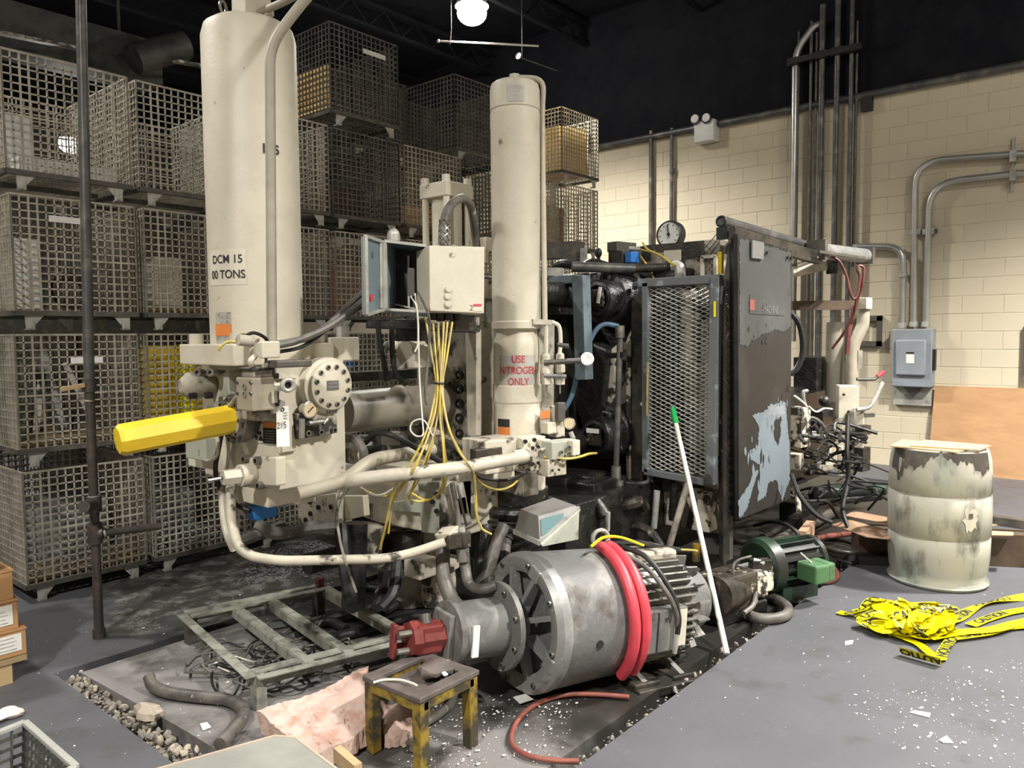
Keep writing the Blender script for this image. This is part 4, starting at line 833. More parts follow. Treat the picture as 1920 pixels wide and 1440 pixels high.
# thin loose wires
for a, m_, r in (([(2.250,2.473,1.785), (2.253,2.459,1.671), (2.248,2.453,1.556), (2.243,2.444,1.396), (2.208,2.393,1.242), (2.172,2.353,1.192), (2.153,2.375,1.187), (2.139,2.394,1.214), (2.149,2.385,1.247), (2.178,2.352,1.251), (2.199,2.321,1.185)], 'cable_white', .0035),
             ([(2.238,2.487,1.774), (2.252,2.464,1.717), (2.248,2.456,1.579), (2.237,2.465,1.534)], 'cable_white', .004), ([(2.245,2.450,1.795), (2.279,2.433,1.716), (2.298,2.435,1.648), (2.304,2.458,1.486), (2.289,2.462,1.347), (2.292,2.455,1.300)], 'hose_grey', .006),
             ([(2.399,2.906,1.681), (2.400,2.894,1.578), (2.410,2.870,1.450), (2.413,2.860,1.386)], 'hose_black', .013), ([(2.443,2.852,1.650), (2.438,2.846,1.527), (2.442,2.830,1.424), (2.536,2.869,1.366)], 'hose_black', .013)):
    put('loose_wire', G().tube(a, r, 6), m_, MC)
# yellow cables
tops = [(798, 600), (812, 606), (822, 606), (832, 606), (838, 606), (847, 606)]
T6 = [(2.378,2.546,1.683), (2.405,2.527,1.664), (2.421,2.509,1.664), (2.437,2.490,1.664), (2.455,2.485,1.664), (2.476,2.475,1.664)]
KN = [(2.345,2.449,1.395), (2.342,2.436,1.396), (2.359,2.447,1.392), (2.350,2.427,1.396), (2.360,2.431,1.395), (2.370,2.434,1.392)]
EN = [[(2.303,2.427,1.301), (2.209,2.386,1.174), (2.123,2.397,1.052), (2.091,2.429,0.993), (2.103,2.483,0.905), (2.113,2.536,0.780), (2.125,2.589,0.675)],
      [(2.301,2.412,1.278), (2.208,2.370,1.164), (2.127,2.362,1.051), (2.147,2.439,0.983), (2.183,2.545,0.918), (2.181,2.622,0.897), (2.136,2.676,0.916), (2.100,2.722,0.957)],
      [(2.312,2.411,1.254), (2.247,2.385,1.147), (2.194,2.390,1.043), (2.235,2.488,0.952), (2.288,2.573,0.873), (2.355,2.569,0.850), (2.396,2.523,0.869), (2.390,2.458,0.927), (2.334,2.379,1.021), (2.297,2.355,1.121), (2.324,2.397,1.254)],
      [(2.313,2.395,1.255), (2.280,2.347,1.147), (2.278,2.338,1.033), (2.345,2.432,0.918), (2.371,2.550,0.855), (2.328,2.603,0.887)],
      [(2.333,2.392,1.300), (2.314,2.342,1.201), (2.336,2.308,1.109), (2.360,2.274,1.051), (2.409,2.289,0.996), (2.446,2.313,0.893), (2.443,2.309,0.822), (2.455,2.289,0.751), (2.483,2.254,0.723)],
      [(2.328,2.380,1.278), (2.319,2.334,1.178), (2.359,2.311,1.090), (2.425,2.318,1.005), (2.541,2.359,0.925), (2.661,2.369,0.880), (2.778,2.386,0.880), (2.848,2.385,0.915)]]
for a, k, e in zip(T6, KN, EN): put('yellow_cable', G().tube([a, V(a).lerp(V(k), .55)+V((0, 0, .0)), k]+e, .0052, 7), 'cable_yellow', MC)
for a, k, e in zip(T6[1:4], KN[2:5], ([(2.322,2.428,1.229), (2.255,2.401,1.099), (2.251,2.471,0.975), (2.251,2.541,0.896)], [(2.325,2.444,1.275), (2.246,2.417,1.144), (2.184,2.446,1.023), (2.144,2.513,0.906), (2.153,2.563,0.744)], [(2.337,2.408,1.205), (2.320,2.370,1.070), (2.340,2.385,0.996), (2.386,2.461,0.896)])): put('yellow_cable', G().tube([V(a)+V((.01, .01, 0)), k]+e, .0046, 7), 'cable_yellow', MC)
put('cable_tie', G().torus((2.354,2.438,1.395), (0, 0, 1), .02, .004), 'black', MC)
put('yellow_cable', G().tube([(2.123,2.621,0.972), (2.160,2.576,0.965), (2.173,2.531,0.971)], .006, 6), 'cable_yellow', MC)
for a, r in (([(2.146,2.677,1.039), (2.062,2.691,0.966), (1.989,2.691,0.885), (1.976,2.697,0.782)], .007), ([(1.998,2.689,0.976), (1.970,2.679,0.855), (1.972,2.667,0.741), (1.997,2.656,0.621), (2.048,2.661,0.490)], .006), ([(2.138,2.518,0.894), (2.144,2.574,0.744), (2.145,2.640,0.650)], .006), ([(2.092,2.701,0.960), (2.111,2.644,0.917), (2.148,2.600,0.910), (2.188,2.557,0.939)], .006)): put('cable', G().tube(a, r, 6), 'cream_dirty' if r < .007 else 'hose_grey', MC)
# --- nitrogen bottle
NX, NY, NR = 3.075, 2.6, .128
zN = lambda y: 2.885-.00276*(y-160)
prof = [(zN(846), NR*.98), (zN(770), NR*.98), (zN(768), NR*.965), (zN(752), NR*.965), (zN(750), NR), (zN(722), NR), (zN(719), NR*1.0), (zN(716), NR*.95), (zN(650), NR*.95), (zN(634), NR*.93), (zN(624), NR*.84), (zN(614), NR*.84), (zN(612), NR*1.03), (zN(600), NR*1.03), (zN(598), NR*.99),
        (zN(241), NR*.99), (zN(239), NR), (zN(214), NR), (zN(212), NR*.96), (zN(210), NR*.96), (zN(208), NR), (zN(172), NR), (zN(162), NR*.95), (zN(158), NR*.82), (zN(158), 0)]
nb_ = put('nitrogen_bottle', G().lathe((NX, NY, 0), (0, 0, 1), prof, 56), 'cream', MC, label='cream nitrogen cylinder with a grey warning sign', ang=30)
na = math.atan2(-NY, -NX)
g = G(); cyl_patch(g, NX, NY, NR*.95, na+.03, zN(690), .205, .155, .004, 12); sg = put('warning_sign', g, 'sign_grey', nb_, smooth=False)
lettering('USE\nNITROGEN\nONLY', .052, on_cyl(NX, NY, NR*.95, na+.06, zN(690), .006), 'ink_red', sg, sx=.76, gap=1.1, bold=.0006)
g = G(); cyl_patch(g, NX, NY, NR, na+.04, zN(190), .085, .08, .002); lb = put('faded_label', g, 'sign_grey', nb_, smooth=False)
lettering('- - -\n- - -', .02, on_cyl(NX, NY, NR, na+.04, zN(190), .003), 'ink_red', lb)
g = G(); cyl_patch(g, NX, NY, NR*.98, na-.62, zN(800), .075, .11, .002); lb = put('warning_sticker', g, 'ink', nb_, smooth=False); g = G(); cyl_patch(g, NX, NY, NR*.98, na-.62, zN(804), .075, .05, .003); put('warning_band', g, 'orange_sticker', lb, smooth=False)
put('top_fitting', G().cyl((NX, NY, zN(160)), (NX, NY, zN(150)), .035, n=14), 'cream_worn', nb_); put('hex_nut', G().cyl((NX, NY, zN(151)), (NX, NY, zN(142)), .028, n=6), 'cream_worn', nb_)
put('gas_pipe', G().pipe([(NX, NY, zN(147)), (NX+.12, NY-.1, zN(146)), (3.195,2.515,2.783), (3.120,2.447,1.652)], .0135, .1, 10), 'pipe_cream', MC, label='slim cream pipe bent over the top of the nitrogen cylinder')
put('pipe_clamp', G().slab([(3.043,2.462,1.684), (3.145,2.420,1.679), (3.143,2.420,1.654), (3.042,2.461,1.657)], .05), 'cream_worn', MC, smooth=False)
for a, r in (([(3.124,2.443,1.665), (3.115,2.437,1.487)], .011), ([(3.158,2.434,1.668), (3.190,2.410,1.646), (3.191,2.401,1.569), (3.176,2.397,1.500)], .011)): put('gas_pipe', G().tube(a, r, 8), 'cream', MC)
put('mount_strip', G().slab([(3.151,2.521,1.681), (3.273,2.502,1.682), (3.239,2.486,1.113), (3.125,2.497,1.123)], .05), 'cream_dirty', MC, smooth=False)
for q in ((3.090,2.418,1.477), (3.161,2.382,1.481)): put('needle_valve', G().lathe(q, (0, 0, -1), [(-.03, .012), (-.02, .022), (.03, .022), (.04, .026), (.07, .026), (.08, .014), (.11, .012)], 8), 'cream', MC)
put('valve_bar', G().cyl((3.067,2.413,1.462), (3.154,2.250,1.472), .014, n=8), 'frame_dark', MC); put('valve_bar', G().cyl((3.117,2.363,1.553), (3.136,2.310,1.545), .012, n=8), 'frame_dark', MC); put('valve_bar', G().cyl((3.063,2.411,1.397), (3.121,2.313,1.392), .011, n=8), 'grey_part', MC)
put('hand_knob', G().lathe((3.178,2.224,1.480), (-.8, -.6, 0), [(-.04, .02), (-.035, .034), (0, .034), (.004, .03), (.004, .012), (0, 0)], 18), 'dial', MC)
for q in ((3.087,2.412,1.374), (3.131,2.361,1.373)): put('valve_block', G().obox(q, (.04, .04, .05), R(-30)), 'cream', MC, bevel=.004, smooth=False); put('stem', G().cyl(V(q)+V((0, 0, -.02)), V(q)+V((0, 0, -.07)), .005, n=6), 'steel', MC)
# blocks at the bottle foot
def fb(q, s, m, name, rot=-12, **k): return put(name, G().obox(q, s, R(rot)), m, MC, bevel=.005, smooth=False, **k)
put('bottle_base', G().cyl((NX, NY, .80), (NX, NY, zN(842)), .145, n=28), 'cream_worn', MC)
fb((2.843,2.554,1.012), (.26, .2, .16), 'cream_worn', 'base_block'); fb((2.720,2.499,1.025), (.16, .05, .07), 'grease_brown', 'base_step')
pb = fb((2.962,2.436,1.068), (.15, .1, .055), 'cream', 'head_block'); pq = fb((2.925,2.379,0.992), (.09, .08, .11), 'cream_worn', 'pipe_flange')
bolts([(2.887,2.345,1.053), (2.908,2.328,1.057), (2.883,2.342,0.975), (2.904,2.325,0.979)], (-.5, -.85, 0), .009, .004, pq, 'black'); bolts([(2.884,2.389,1.081), (2.921,2.362,1.087)], (-.5, -.85, 0), .011, .004, pb, 'black')
put('pipe_collar', G().cyl((2.793,2.381,1.009), (2.842,2.355,1.015), .04, n=16), 'cream_peel', MC)
fb((2.819,2.497,0.927), (.13, .07, .07), 'cream', 'foot_block'); fb((2.973,2.464,0.854), (.1, .09, .12), 'cream_dirty', 'foot_block'); 
put('base_ring', G().torus((NX, NY, .70), (0, 0, 1), .2, .03), 'grease', MC); put('base_post', G().cyl((NX, NY, .45), (NX, NY, .8), .16), 'grease', MC)
for z in (.66, .62): put('ring_seam', G().torus((NX, NY, z), (0, 0, 1), .235, .008, 28, 6), 'hose_black', MC)
# servo valves right of the bottle
fb((3.103,2.416,1.126), (.06, .06, .06), 'cream', 'valve_block'); fb((3.171,2.416,1.153), (.06, .07, .16), 'cream_worn', 'valve_block'); fb((3.146,2.373,1.207), (.05, .03, .1), 'frame_dark', 'coil')
sv = fb((3.013,2.281,1.038), (.16, .08, .09), 'box_pale', 'servo_valve'); bolts([(2.952,2.260,1.037), (2.976,2.239,1.031), (3.013,2.221,1.054), (3.011,2.220,1.023)], (-.3, -.95, 0), .009, .006, sv, 'steel')
fb((3.053,2.235,1.048), (.05, .08, .075), 'cream', 'valve_end'); s2_ = fb((2.985,2.306,0.954), (.12, .09, .085), 'cream', 'valve_end')
bolts([(2.935,2.260,0.994), (2.963,2.243,0.995), (2.932,2.259,0.945), (2.960,2.241,0.946)], (-.3, -.95, 0), .006, .004, s2_, 'black')
fb((2.982,2.349,1.046), (.05, .05, .08), 'cream', 'valve_body'); put('bolt', G().cyl((2.924,2.324,1.040), (2.960,2.283,1.055), .008, n=8), 'cream', MC)
g = put('tan_gauge', G().lathe((3.093,2.276,1.158), (-.85, -.5, .1), [(-.03, .02), (-.025, .03), (0, .031), (.003, .028), (.0, .026), (.0, 0)], 22), 'chrome', MC); put('dial', G().cyl(V((3.090,2.274,1.159)), V((3.087,2.272,1.159)), .026, n=20), 'dial_tan', g)
put('fitting', G().cyl((3.096,2.269,1.116), (3.103,2.258,1.083), .012, n=8), 'galv', MC); put('fitting', G().cyl((3.105,2.256,1.083), (3.110,2.246,1.049), .01, n=8), 'steel', MC)
put('sticker', G().slab([(3.067,2.436,1.227), (3.113,2.413,1.230), (3.109,2.411,1.153), (3.063,2.434,1.148)], .004), 'sticker_grey', MC, smooth=False); put('sticker_band', G().slab([(3.063,2.433,1.214), (3.109,2.410,1.217), (3.107,2.408,1.176), (3.060,2.431,1.173)], .004), 'orange_sticker', MC, smooth=False)
put('cable', G().tube([(2.924,2.305,1.007), (2.992,2.225,0.998), (3.075,2.205,0.998), (3.192,2.223,0.998), (3.462,2.365,0.954)], .007, 6), 'cable_yellow', MC)
put('cable', G().tube([(2.516,2.392,0.969), (2.623,2.418,0.931), (2.762,2.407,0.906), (2.833,2.358,0.933), (2.870,2.362,0.948)], .008, 6), 'hose_black', MC)
# --- rear platen and dark middle of the machine
put('rear_platen', G().box((4.72, 2.55, .5), (5.0, 4.3, 2.06)), 'grease', MC, bevel=.015, smooth=False, label='grease-blackened rear platen')
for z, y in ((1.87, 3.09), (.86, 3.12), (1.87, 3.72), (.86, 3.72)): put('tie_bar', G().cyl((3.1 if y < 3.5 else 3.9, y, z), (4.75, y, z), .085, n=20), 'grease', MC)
put('toggle_shade', G().box((3.9, 3.9, .55), (4.7, 4.0, 1.95)), 'grease', MC, smooth=False)  # dark panel standing in for the shaded, greasy void between the platens
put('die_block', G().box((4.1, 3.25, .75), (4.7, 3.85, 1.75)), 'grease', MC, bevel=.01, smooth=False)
put('knuckle_arm', G().prism([(4.550,2.985,1.498), (4.550,2.910,1.554), (4.550,2.901,1.332), (4.550,2.918,1.070), (4.550,3.075,0.984), (4.550,3.039,1.177)], (.12, 0, 0)), 'cream_peel', MC, bevel=.01, smooth=False)
put('knuckle_arm', G().prism([(4.500,3.131,1.555), (4.500,2.974,1.499), (4.500,3.028,0.992), (4.500,3.180,0.905), (4.500,3.297,1.130), (4.500,3.248,1.364)], (.15, 0, 0)), 'grease', MC, bevel=.02, smooth=False)
for c, rr_ in (((4.550,3.006,1.853), .2), ((4.550,3.007,0.913), .21)):
    put('tie_bar_boss', G().lathe(c, (-1, 0, 0), [(-.15, rr_+.04), (.0, rr_), (.05, rr_-.02), (.06, rr_-.07)], 24), 'grease', MC)
for c, k in (((4.400,2.964,1.847), 0), ((4.400,2.983,0.900), 1)):
    n_ = put('tie_bar_nut', G().lathe(c, (-1, 0, 0), [(-.1, .13), (.03, .128), (.05, .115), (.055, .09), (.03, .085), (.03, 0)], 24), 'grease', MC, label='greasy tie bar nut')
    put('key_block', G().box(V(c)+V((-.07, -.06, -.06)), V(c)+V((-.02, .06, .06))), 'grease_brown', n_, bevel=.006, smooth=False)
    put('key_strip', G().obox(V(c)+V((-.075, (-.035, 0)[k], (.02, .045)[k])), (.01, (.02, .1)[k], (.11, .03)[k]), 0, axes=((1, 0, 0), (0, 1, .2*(1-k)), (0, -.2*(1-k), 1))), 'sticker_white', n_, smooth=False)
put('eye_lug', G().torus((4.500,2.995,1.999), X_, .03, .018, 16, 8), 'frame_dark', MC); put('eye_lug', G().torus((4.450,2.959,1.034), X_, .03, .018, 16, 8), 'grease', MC)
put('splash_plate', G().slab([(4.550,2.815,1.846), (4.550,2.731,1.897), (4.550,2.728,0.583), (4.550,2.822,0.572)], .03), 'grease_brown', MC, smooth=False)
put('edge_strip', G().slab([(4.540,2.851,1.554), (4.540,2.817,1.627), (4.540,2.816,0.574), (4.540,2.851,0.570)], .04), 'cream_peel', MC, smooth=False)
put('air_pipe', G().cyl((4.300,2.746,1.609), (4.300,2.779,0.705), .02, n=12), 'pipe_dark', MC); put('air_pipe', G().cyl((4.300,2.775,0.705), (4.300,2.737,0.236), .02, n=12), 'steel_blue', MC)
for q in ((4.300,2.750,1.620), (4.300,2.779,0.687), (4.300,2.758,0.592)): put('coupling', G().cyl(V(q)-V((0, 0, .04)), V(q)+V((0, 0, .04)), .032, n=12), 'steel', MC)
put('pipe_clamp', G().bar((4.320,2.863,1.457), (4.300,2.709,1.470), .04, .035), 'black', MC, smooth=False)
put('air_hose', G().tube([(4.300,2.758,1.655), (4.250,2.829,1.670), (4.200,2.867,1.635), (4.150,2.892,1.541), (4.100,2.883,1.462)], .016), 'blue_hose', MC, label='blue air hose')
put('air_hose', G().tube([(4.100,2.951,1.350), (4.100,2.977,1.243), (4.050,2.989,1.151), (4.000,3.008,1.091)], .016), 'blue_hose', MC)
# L-shaped blue grey guard bracket
put('guard_bracket', G().slab([(4.050,2.955,1.990), (4.050,2.871,1.985), (4.050,2.848,1.313), (4.050,2.932,1.307)], .09), 'blue_grey', MC, bevel=.004, smooth=False, label='blue grey upright guard bracket')
put('guard_bracket', G().slab([(4.100,3.185,1.996), (4.100,2.987,1.995), (4.100,2.987,1.939), (4.100,3.186,1.942)], .08), 'blue_grey', MC, bevel=.004, smooth=False)
put('bracket_cap', G().cyl((4.150,3.170,1.997), (4.150,3.169,2.051), .06, n=14), 'galv', MC)
# top rail, beam and fittings above the middle
put('top_pipe', G().cyl((4.300,3.137,2.069), (4.600,2.821,2.052), .035, n=14), 'pipe_dark', MC); put('top_pipe', G().cyl((4.600,2.829,2.053), (4.750,2.608,2.062), .03, n=14), 'grease_brown', MC)
put('elbow', G().tube([(4.750,2.608,2.062), (4.750,2.567,2.060), (4.750,2.555,2.016), (4.750,2.559,1.980)], .04), 'galv', MC)
put('square_beam', G().bar((4.700,3.692,2.244), (4.700,3.350,2.233), .12, .12), 'frame_dark', MC, smooth=False); put('square_beam', G().bar((4.700,3.399,2.249), (4.700,3.409,2.091), .13, .13), 'frame_dark', MC, smooth=False); put('beam_strip', G().slab([(4.640,3.307,2.233), (4.640,3.264,2.237), (4.640,3.265,2.098), (4.640,3.308,2.101)], .03), 'galv', MC, smooth=False)
put('lever_knob', G().cyl((4.600,3.116,2.086), (4.600,3.121,2.169), .014, n=8), 'black', MC); put('knob', G().ball((4.600,3.121,2.184), .028, 10, (1, 1, 1.3)), 'black', MC)
sb = fb((4.750,2.993,2.144), (.2, .14, .1), 'grease_brown', 'solenoid_valve'); fb((4.680,2.892,2.140), (.08, .06, .075), 'blue', 'solenoid', label='bright blue solenoid coil'); fb((4.750,3.020,2.226), (.2, .1, .07), 'frame_dark', 'connector_box'); put('connector', G().cyl((4.720,2.939,2.210), (4.750,2.869,2.203), .016), 'galv', MC)
put('hose', G().tube([(4.700,3.015,2.184), (4.680,3.060,2.171), (4.680,3.074,2.119), (4.700,3.051,2.096)], .012), 'hose_grey', MC)
for a in ([(4.750,2.878,2.203), (4.720,2.745,2.165), (4.700,2.629,2.104), (4.700,2.556,2.063)], [(4.750,2.848,2.246), (4.730,2.793,2.191), (4.700,2.671,2.136), (4.700,2.564,2.057)], [(4.750,2.869,2.154), (4.720,2.787,2.072), (4.700,2.728,1.987)]): put('cable', G().tube(a, .007, 6), 'cable_yellow', MC)
put('top_clutter', G().tube([(4.400,3.360,2.089), (4.400,3.265,2.106), (4.450,3.163,2.080), (4.500,3.107,2.109), (4.550,3.006,2.076)], .03), 'grease', MC)
# cream cabinet behind the door with the big gauge
put('rear_cabinet', G().box((4.95, 2.36, .75), (5.6, 3.05, 2.25)), 'cream_dirty', MC, bevel=.008, smooth=False, label='peeling cream housing behind the mesh door')
put('white_plate', G().slab([(4.940,2.786,2.200), (4.940,2.650,2.197), (4.940,2.649,2.122), (4.940,2.785,2.124)], .004), 'paper_cream', MC, smooth=False)
put('dark_plate', G().slab([(4.945,2.960,2.252), (4.945,2.477,2.246), (4.945,2.468,2.139), (4.945,2.623,2.135), (4.945,2.657,2.190), (4.945,2.960,2.198)], .004), 'grease_brown', MC, smooth=False)
g = put('dial_gauge', G().lathe((5.000,2.772,2.318), (-1, 0, 0), [(-.06, .07), (-.055, .098), (.02, .1), (.03, .092), (.02, .086), (.02, 0)], 32), 'black', MC, label='large white dial gauge on top of the housing')
gc = V((5.000,2.772,2.318))+V((-.022, -.003, 0)); put('dial', G().cyl(gc, gc+V((-.002, 0, 0)), .086, n=28), 'dial', g)
put('needle', G().bar(gc+V((-.006, -.005, -.025)), gc+V((-.006, .01, .07)), .006), 'ink', g, smooth=False); put('needle_hub', G().cyl(gc, gc+V((-.008, 0, 0)), .012), 'ink', g)
for k in range(9): a = R(-40+k*32.5); put('scale_mark', G().bar(gc+V((-.003, math.cos(a)*.066, math.sin(a)*.066)), gc+V((-.003, math.cos(a)*.076, math.sin(a)*.076)), .005), 'ink', g, smooth=False)
wf = put('mesh_window', G().bar((4.900,2.469,2.128), (4.900,2.367,2.128), .022).bar((4.900,2.465,2.128), (4.900,2.464,1.990), .022).bar((4.900,2.367,2.128), (4.900,2.366,1.991), .022), 'cream', MC, smooth=False)
g = G()
for k in range(5):
    a = k*.045; g.bar(V((4.910,2.465,1.997))+V((0, 0, a)), V((4.910,2.465,1.997))+V((0, -.1, a+.1)), .005); g.bar(V((4.910,2.465,1.997))+V((0, 0, a+.05)), V((4.910,2.465,1.997))+V((0, -.1, a-.05)), .005)
put('lattice', g, 'frame_dark', wf, smooth=False)
put('yellow_post', G().slab([(4.600,2.211,2.119), (4.600,2.182,2.120), (4.600,2.181,1.982), (4.600,2.207,1.983)], .03), 'yellow', MC, smooth=False, label='small yellow upright above the mesh door')
# expanded metal door
DX = 4.5
gd = put('guard_door', G().bar((4.500,2.669,1.945), (4.500,2.665,0.671), .045, .045).bar((4.500,2.726,1.944), (4.500,2.137,1.941), .045, .055).bar((4.500,2.166,1.952), (4.500,2.191,0.644), .06, .06).bar((4.500,2.674,0.677), (4.500,2.176,0.653), .045, .045), 'steel_blue', MC, bevel=.004, smooth=False, label='steel framed guard door of expanded metal mesh')
y0, y1, za, zb = V((4.500,2.648,1.909)).y, V((4.500,2.186,1.887)).y, V((4.500,2.649,0.698)).z, V((4.500,2.652,1.909)).z
g = G(); dw, dh = .072, .029; nx = int(round(abs(y0-y1)/dw)); nz = int(round((zb-za)/dh))
for j in range(nz):
    for i in range(nx):
        yc_ = y0-(i+.5)*dw; zc = za+(j+.5)*dh
        a, b, c, d = V((DX, yc_+dw/2, zc)), V((DX, yc_, zc+dh/2)), V((DX, yc_-dw/2, zc)), V((DX, yc_, zc-dh/2))
        for p, q in ((a, b), (b, c), (c, d), (d, a)):
            m_ = (p+q)/2; t_ = (q-p); n_ = V((.25, 0, 1)).normalized(); g.add([p-n_*.0036, q-n_*.0036, q+n_*.0036+V((.005, 0, 0)), p+n_*.0036+V((.005, 0, 0))], [(0, 1, 2, 3)])
put('expanded_mesh', g, 'galv', gd, smooth=False, fix=False)
put('yellow_mark', G().slab([(4.460,2.166,1.802), (4.460,2.152,1.802), (4.460,2.151,1.706), (4.460,2.166,1.706)], .003), 'tape_yellow', gd, smooth=False)
put('yellow_trim', G().bar((4.470,2.641,1.413), (4.470,2.645,1.056), .008), 'cable_yellow', gd, smooth=False)
put('door_hinge', G().tube([(4.500,2.701,1.940), (4.520,2.763,1.940), (4.550,2.790,1.917)], .02), 'steel_blue', gd)
put('lower_bow', G().tube([(4.500,2.657,0.672), (4.500,2.649,0.618), (4.450,2.669,0.602), (4.400,2.771,0.593)], .014), 'pipe_dark', gd)
# what shows through the mesh
for a, b, r, m_ in (((4.800,2.726,1.850), (4.800,2.730,0.641), .05, 'cream_worn'), ((4.750,2.582,1.698), (4.750,2.584,0.626), .03, 'grease_brown'), ((4.750,2.451,1.407), (4.750,2.446,0.605), .07, 'cream_dirty'), ((4.750,2.356,1.693), (4.750,2.348,0.616), .035, 'cream_dirty'), ((4.850,2.547,1.900), (4.850,2.543,1.328), .08, 'cream_worn')):
    put('guide_column', G().cyl(a, b, r), m_, MC)
put('dark_carriage', G().box((4.88, 2.62, .7), (4.94, 2.95, 1.2)), 'grease', MC, smooth=False)
put('lower_housing', G().slab([(4.700,2.784,0.550), (4.700,2.303,0.539), (4.700,2.301,0.268), (4.700,2.774,0.276)], .2), 'cream_peel', MC, bevel=.01, smooth=False)
nb((4.600,2.494,0.531), (4.600,2.495,0.629), (4.600,2.608,0.571), .1, 'grease', 'junction_cover')
for a, b, r, m_ in (((4.550,2.654,0.684), (4.550,2.644,0.188), .012, 'frame_dark'), ((4.500,2.583,0.554), (4.500,2.607,0.296), .022, 'galv'), ((4.500,2.355,0.635), (4.400,2.453,0.163), .022, 'cream_dirty'), ((4.400,2.241,0.271), (4.400,2.244,0.160), .025, 'stool'), ((4.600,2.506,0.602), (4.600,2.517,0.345), .03, 'grease')): put('pipe', G().cyl(a, b, r, n=10), m_, MC)
put('hose', G().tube([(4.300,2.708,0.248), (4.300,2.675,0.318), (4.300,2.594,0.345), (4.300,2.506,0.316), (4.300,2.436,0.241)], .03), 'grease_brown', MC)
# greasy hydraulics below the middle
for k, (q, s, m_) in enumerate((((4.200,2.904,0.507), (.4, .3, .3), 'grease'), ((4.200,2.991,0.623), (.25, .3, .12), 'grease'), ((4.100,3.142,0.474), (.3, .3, .4), 'grease'), ((4.000,2.705,0.482), (.12, .1, .12), 'grease_brown'), ((4.400,2.738,0.459), (.2, .2, .12), 'grease_brown'))): put('grease_block', G().obox(q, s, R(8*k)), m_, MC, bevel=.02, smooth=False)
put('grease_pipe', G().tube([(4.200,2.694,0.482), (4.200,2.593,0.514), (4.300,2.594,0.514), (4.400,2.622,0.450)], .04), 'grease_brown', MC)
put('manifold_tee', G().cyl((3.900,2.665,0.566), (3.900,2.594,0.490), .04, n=10), 'grease_brown', MC); put('fitting', G().cyl((3.850,2.545,0.532), (3.850,2.549,0.417), .015, n=8), 'galv', MC); put('fitting', G().cyl((3.900,2.633,0.494), (3.900,2.633,0.377), .012, n=8), 'grease', MC)
for a, r in (([(2.470,2.414,0.635), (2.469,2.407,0.557), (2.442,2.356,0.488), (2.443,2.276,0.480), (2.483,2.232,0.496)], .024), ([(2.442,2.523,0.629), (2.403,2.480,0.510), (2.384,2.417,0.429), (2.370,2.354,0.399)], .034), ([(2.816,2.474,0.664), (2.749,2.468,0.586), (2.681,2.460,0.471), (2.607,2.463,0.411)], .03), ([(2.916,2.508,0.625), (2.896,2.527,0.572), (2.809,2.469,0.519)], .03), ([(2.829,2.611,0.640), (2.776,2.583,0.506), (2.724,2.555,0.388)], .04)): put('hydraulic_hose', G().tube(a, r, 10), 'hose_grey' if r < .035 else 'grease', MC)
put('crimp_collar', G().cyl((2.458,2.412,0.638), (2.458,2.407,0.580), .03), 'steel', MC); put('crimp_collar', G().cyl((2.458,2.421,0.730), (2.459,2.416,0.686), .02), 'galv', MC)
put('chrome_link', G().tube([(2.451,2.465,0.934), (2.458,2.446,0.825), (2.460,2.436,0.752), (2.454,2.438,0.691)], .012), 'steel', MC)
# --- grey side panel and its post
PYf = 2.0
pn = put('side_panel', G().prism([(4.430,2.000,2.201), (5.306,2.000,2.167), (5.342,2.000,0.431), (4.493,2.000,0.444)], (0, .03, 0)), 'panel_grey', MC, bevel=.004, smooth=False, label='large dark grey side panel with peeling blue paint')
put('panel_return', G().prism([(4.430,2.000,2.201), (4.493,2.000,0.444), (4.624,2.120,0.435), (4.565,2.120,2.185)], (.03, .01, 0)), 'black', pn, smooth=False)
g = G(); rnd = random.Random(4)
def patch(px, m_, name, t=.0012):
    P = [V(q) for q in px]; out = []
    for i, p in enumerate(P):
        q = P[(i+1) % len(P)]; n = max(1, int((q-p).length/.014))
        for k in range(n): out.append(p.lerp(q, k/n)+V((rnd.uniform(-.009, .009), 0, rnd.uniform(-.009, .009))))
    return put(name, G().prism(out, (0, -t, 0)), m_, pn, smooth=False)
mat('panel_top', (.058, .061, .06), (.072, .075, .074), 2.5, .5, .6, .55, spec=.25, gcol=(.04, .04, .039), gsc=6, glo=.6, ghi=.66)
mat('panel_blue', (.145, .18, .21), (.12, .15, .175), 3, .5, .65, .5, gcol=(.09, .08, .07), gsc=9, glo=.66, ghi=.7)
mat('panel_blue_pale', (.2, .225, .24), (.155, .185, .205), 6, .5, .65, .5)
patch([(4.451,1.999,2.174), (5.274,1.999,2.154), (5.293,1.999,1.647), (5.179,1.999,1.611), (5.039,1.999,1.625), (4.906,1.999,1.604), (4.736,1.999,1.578), (4.638,1.999,1.552), (4.591,1.999,1.519), (4.474,1.999,1.527)], 'panel_top', 'paint_patch')
patch([(5.148,1.999,1.140), (5.225,1.999,1.116), (5.260,1.999,0.954), (5.304,1.999,0.837), (5.324,1.999,0.571), (5.182,1.999,0.443), (5.082,1.999,0.607), (4.936,1.999,0.611), (4.903,1.999,0.527), (4.765,1.999,0.515), (4.804,1.999,0.649), (4.792,1.999,0.755), (4.641,1.999,0.803), (4.640,1.999,0.857), (4.755,1.999,0.871), (4.786,1.999,0.999), (4.667,1.999,1.086), (4.851,1.999,1.091), (4.973,1.999,1.134), (5.102,1.999,1.129)], 'panel_blue', 'paint_patch')
patch([(4.473,1.999,0.571), (4.614,1.999,0.626), (4.709,1.999,0.714), (4.777,1.999,0.715), (4.663,1.999,0.584), (4.617,1.999,0.506), (4.538,1.999,0.469), (4.491,1.999,0.461)], 'panel_blue', 'paint_patch')
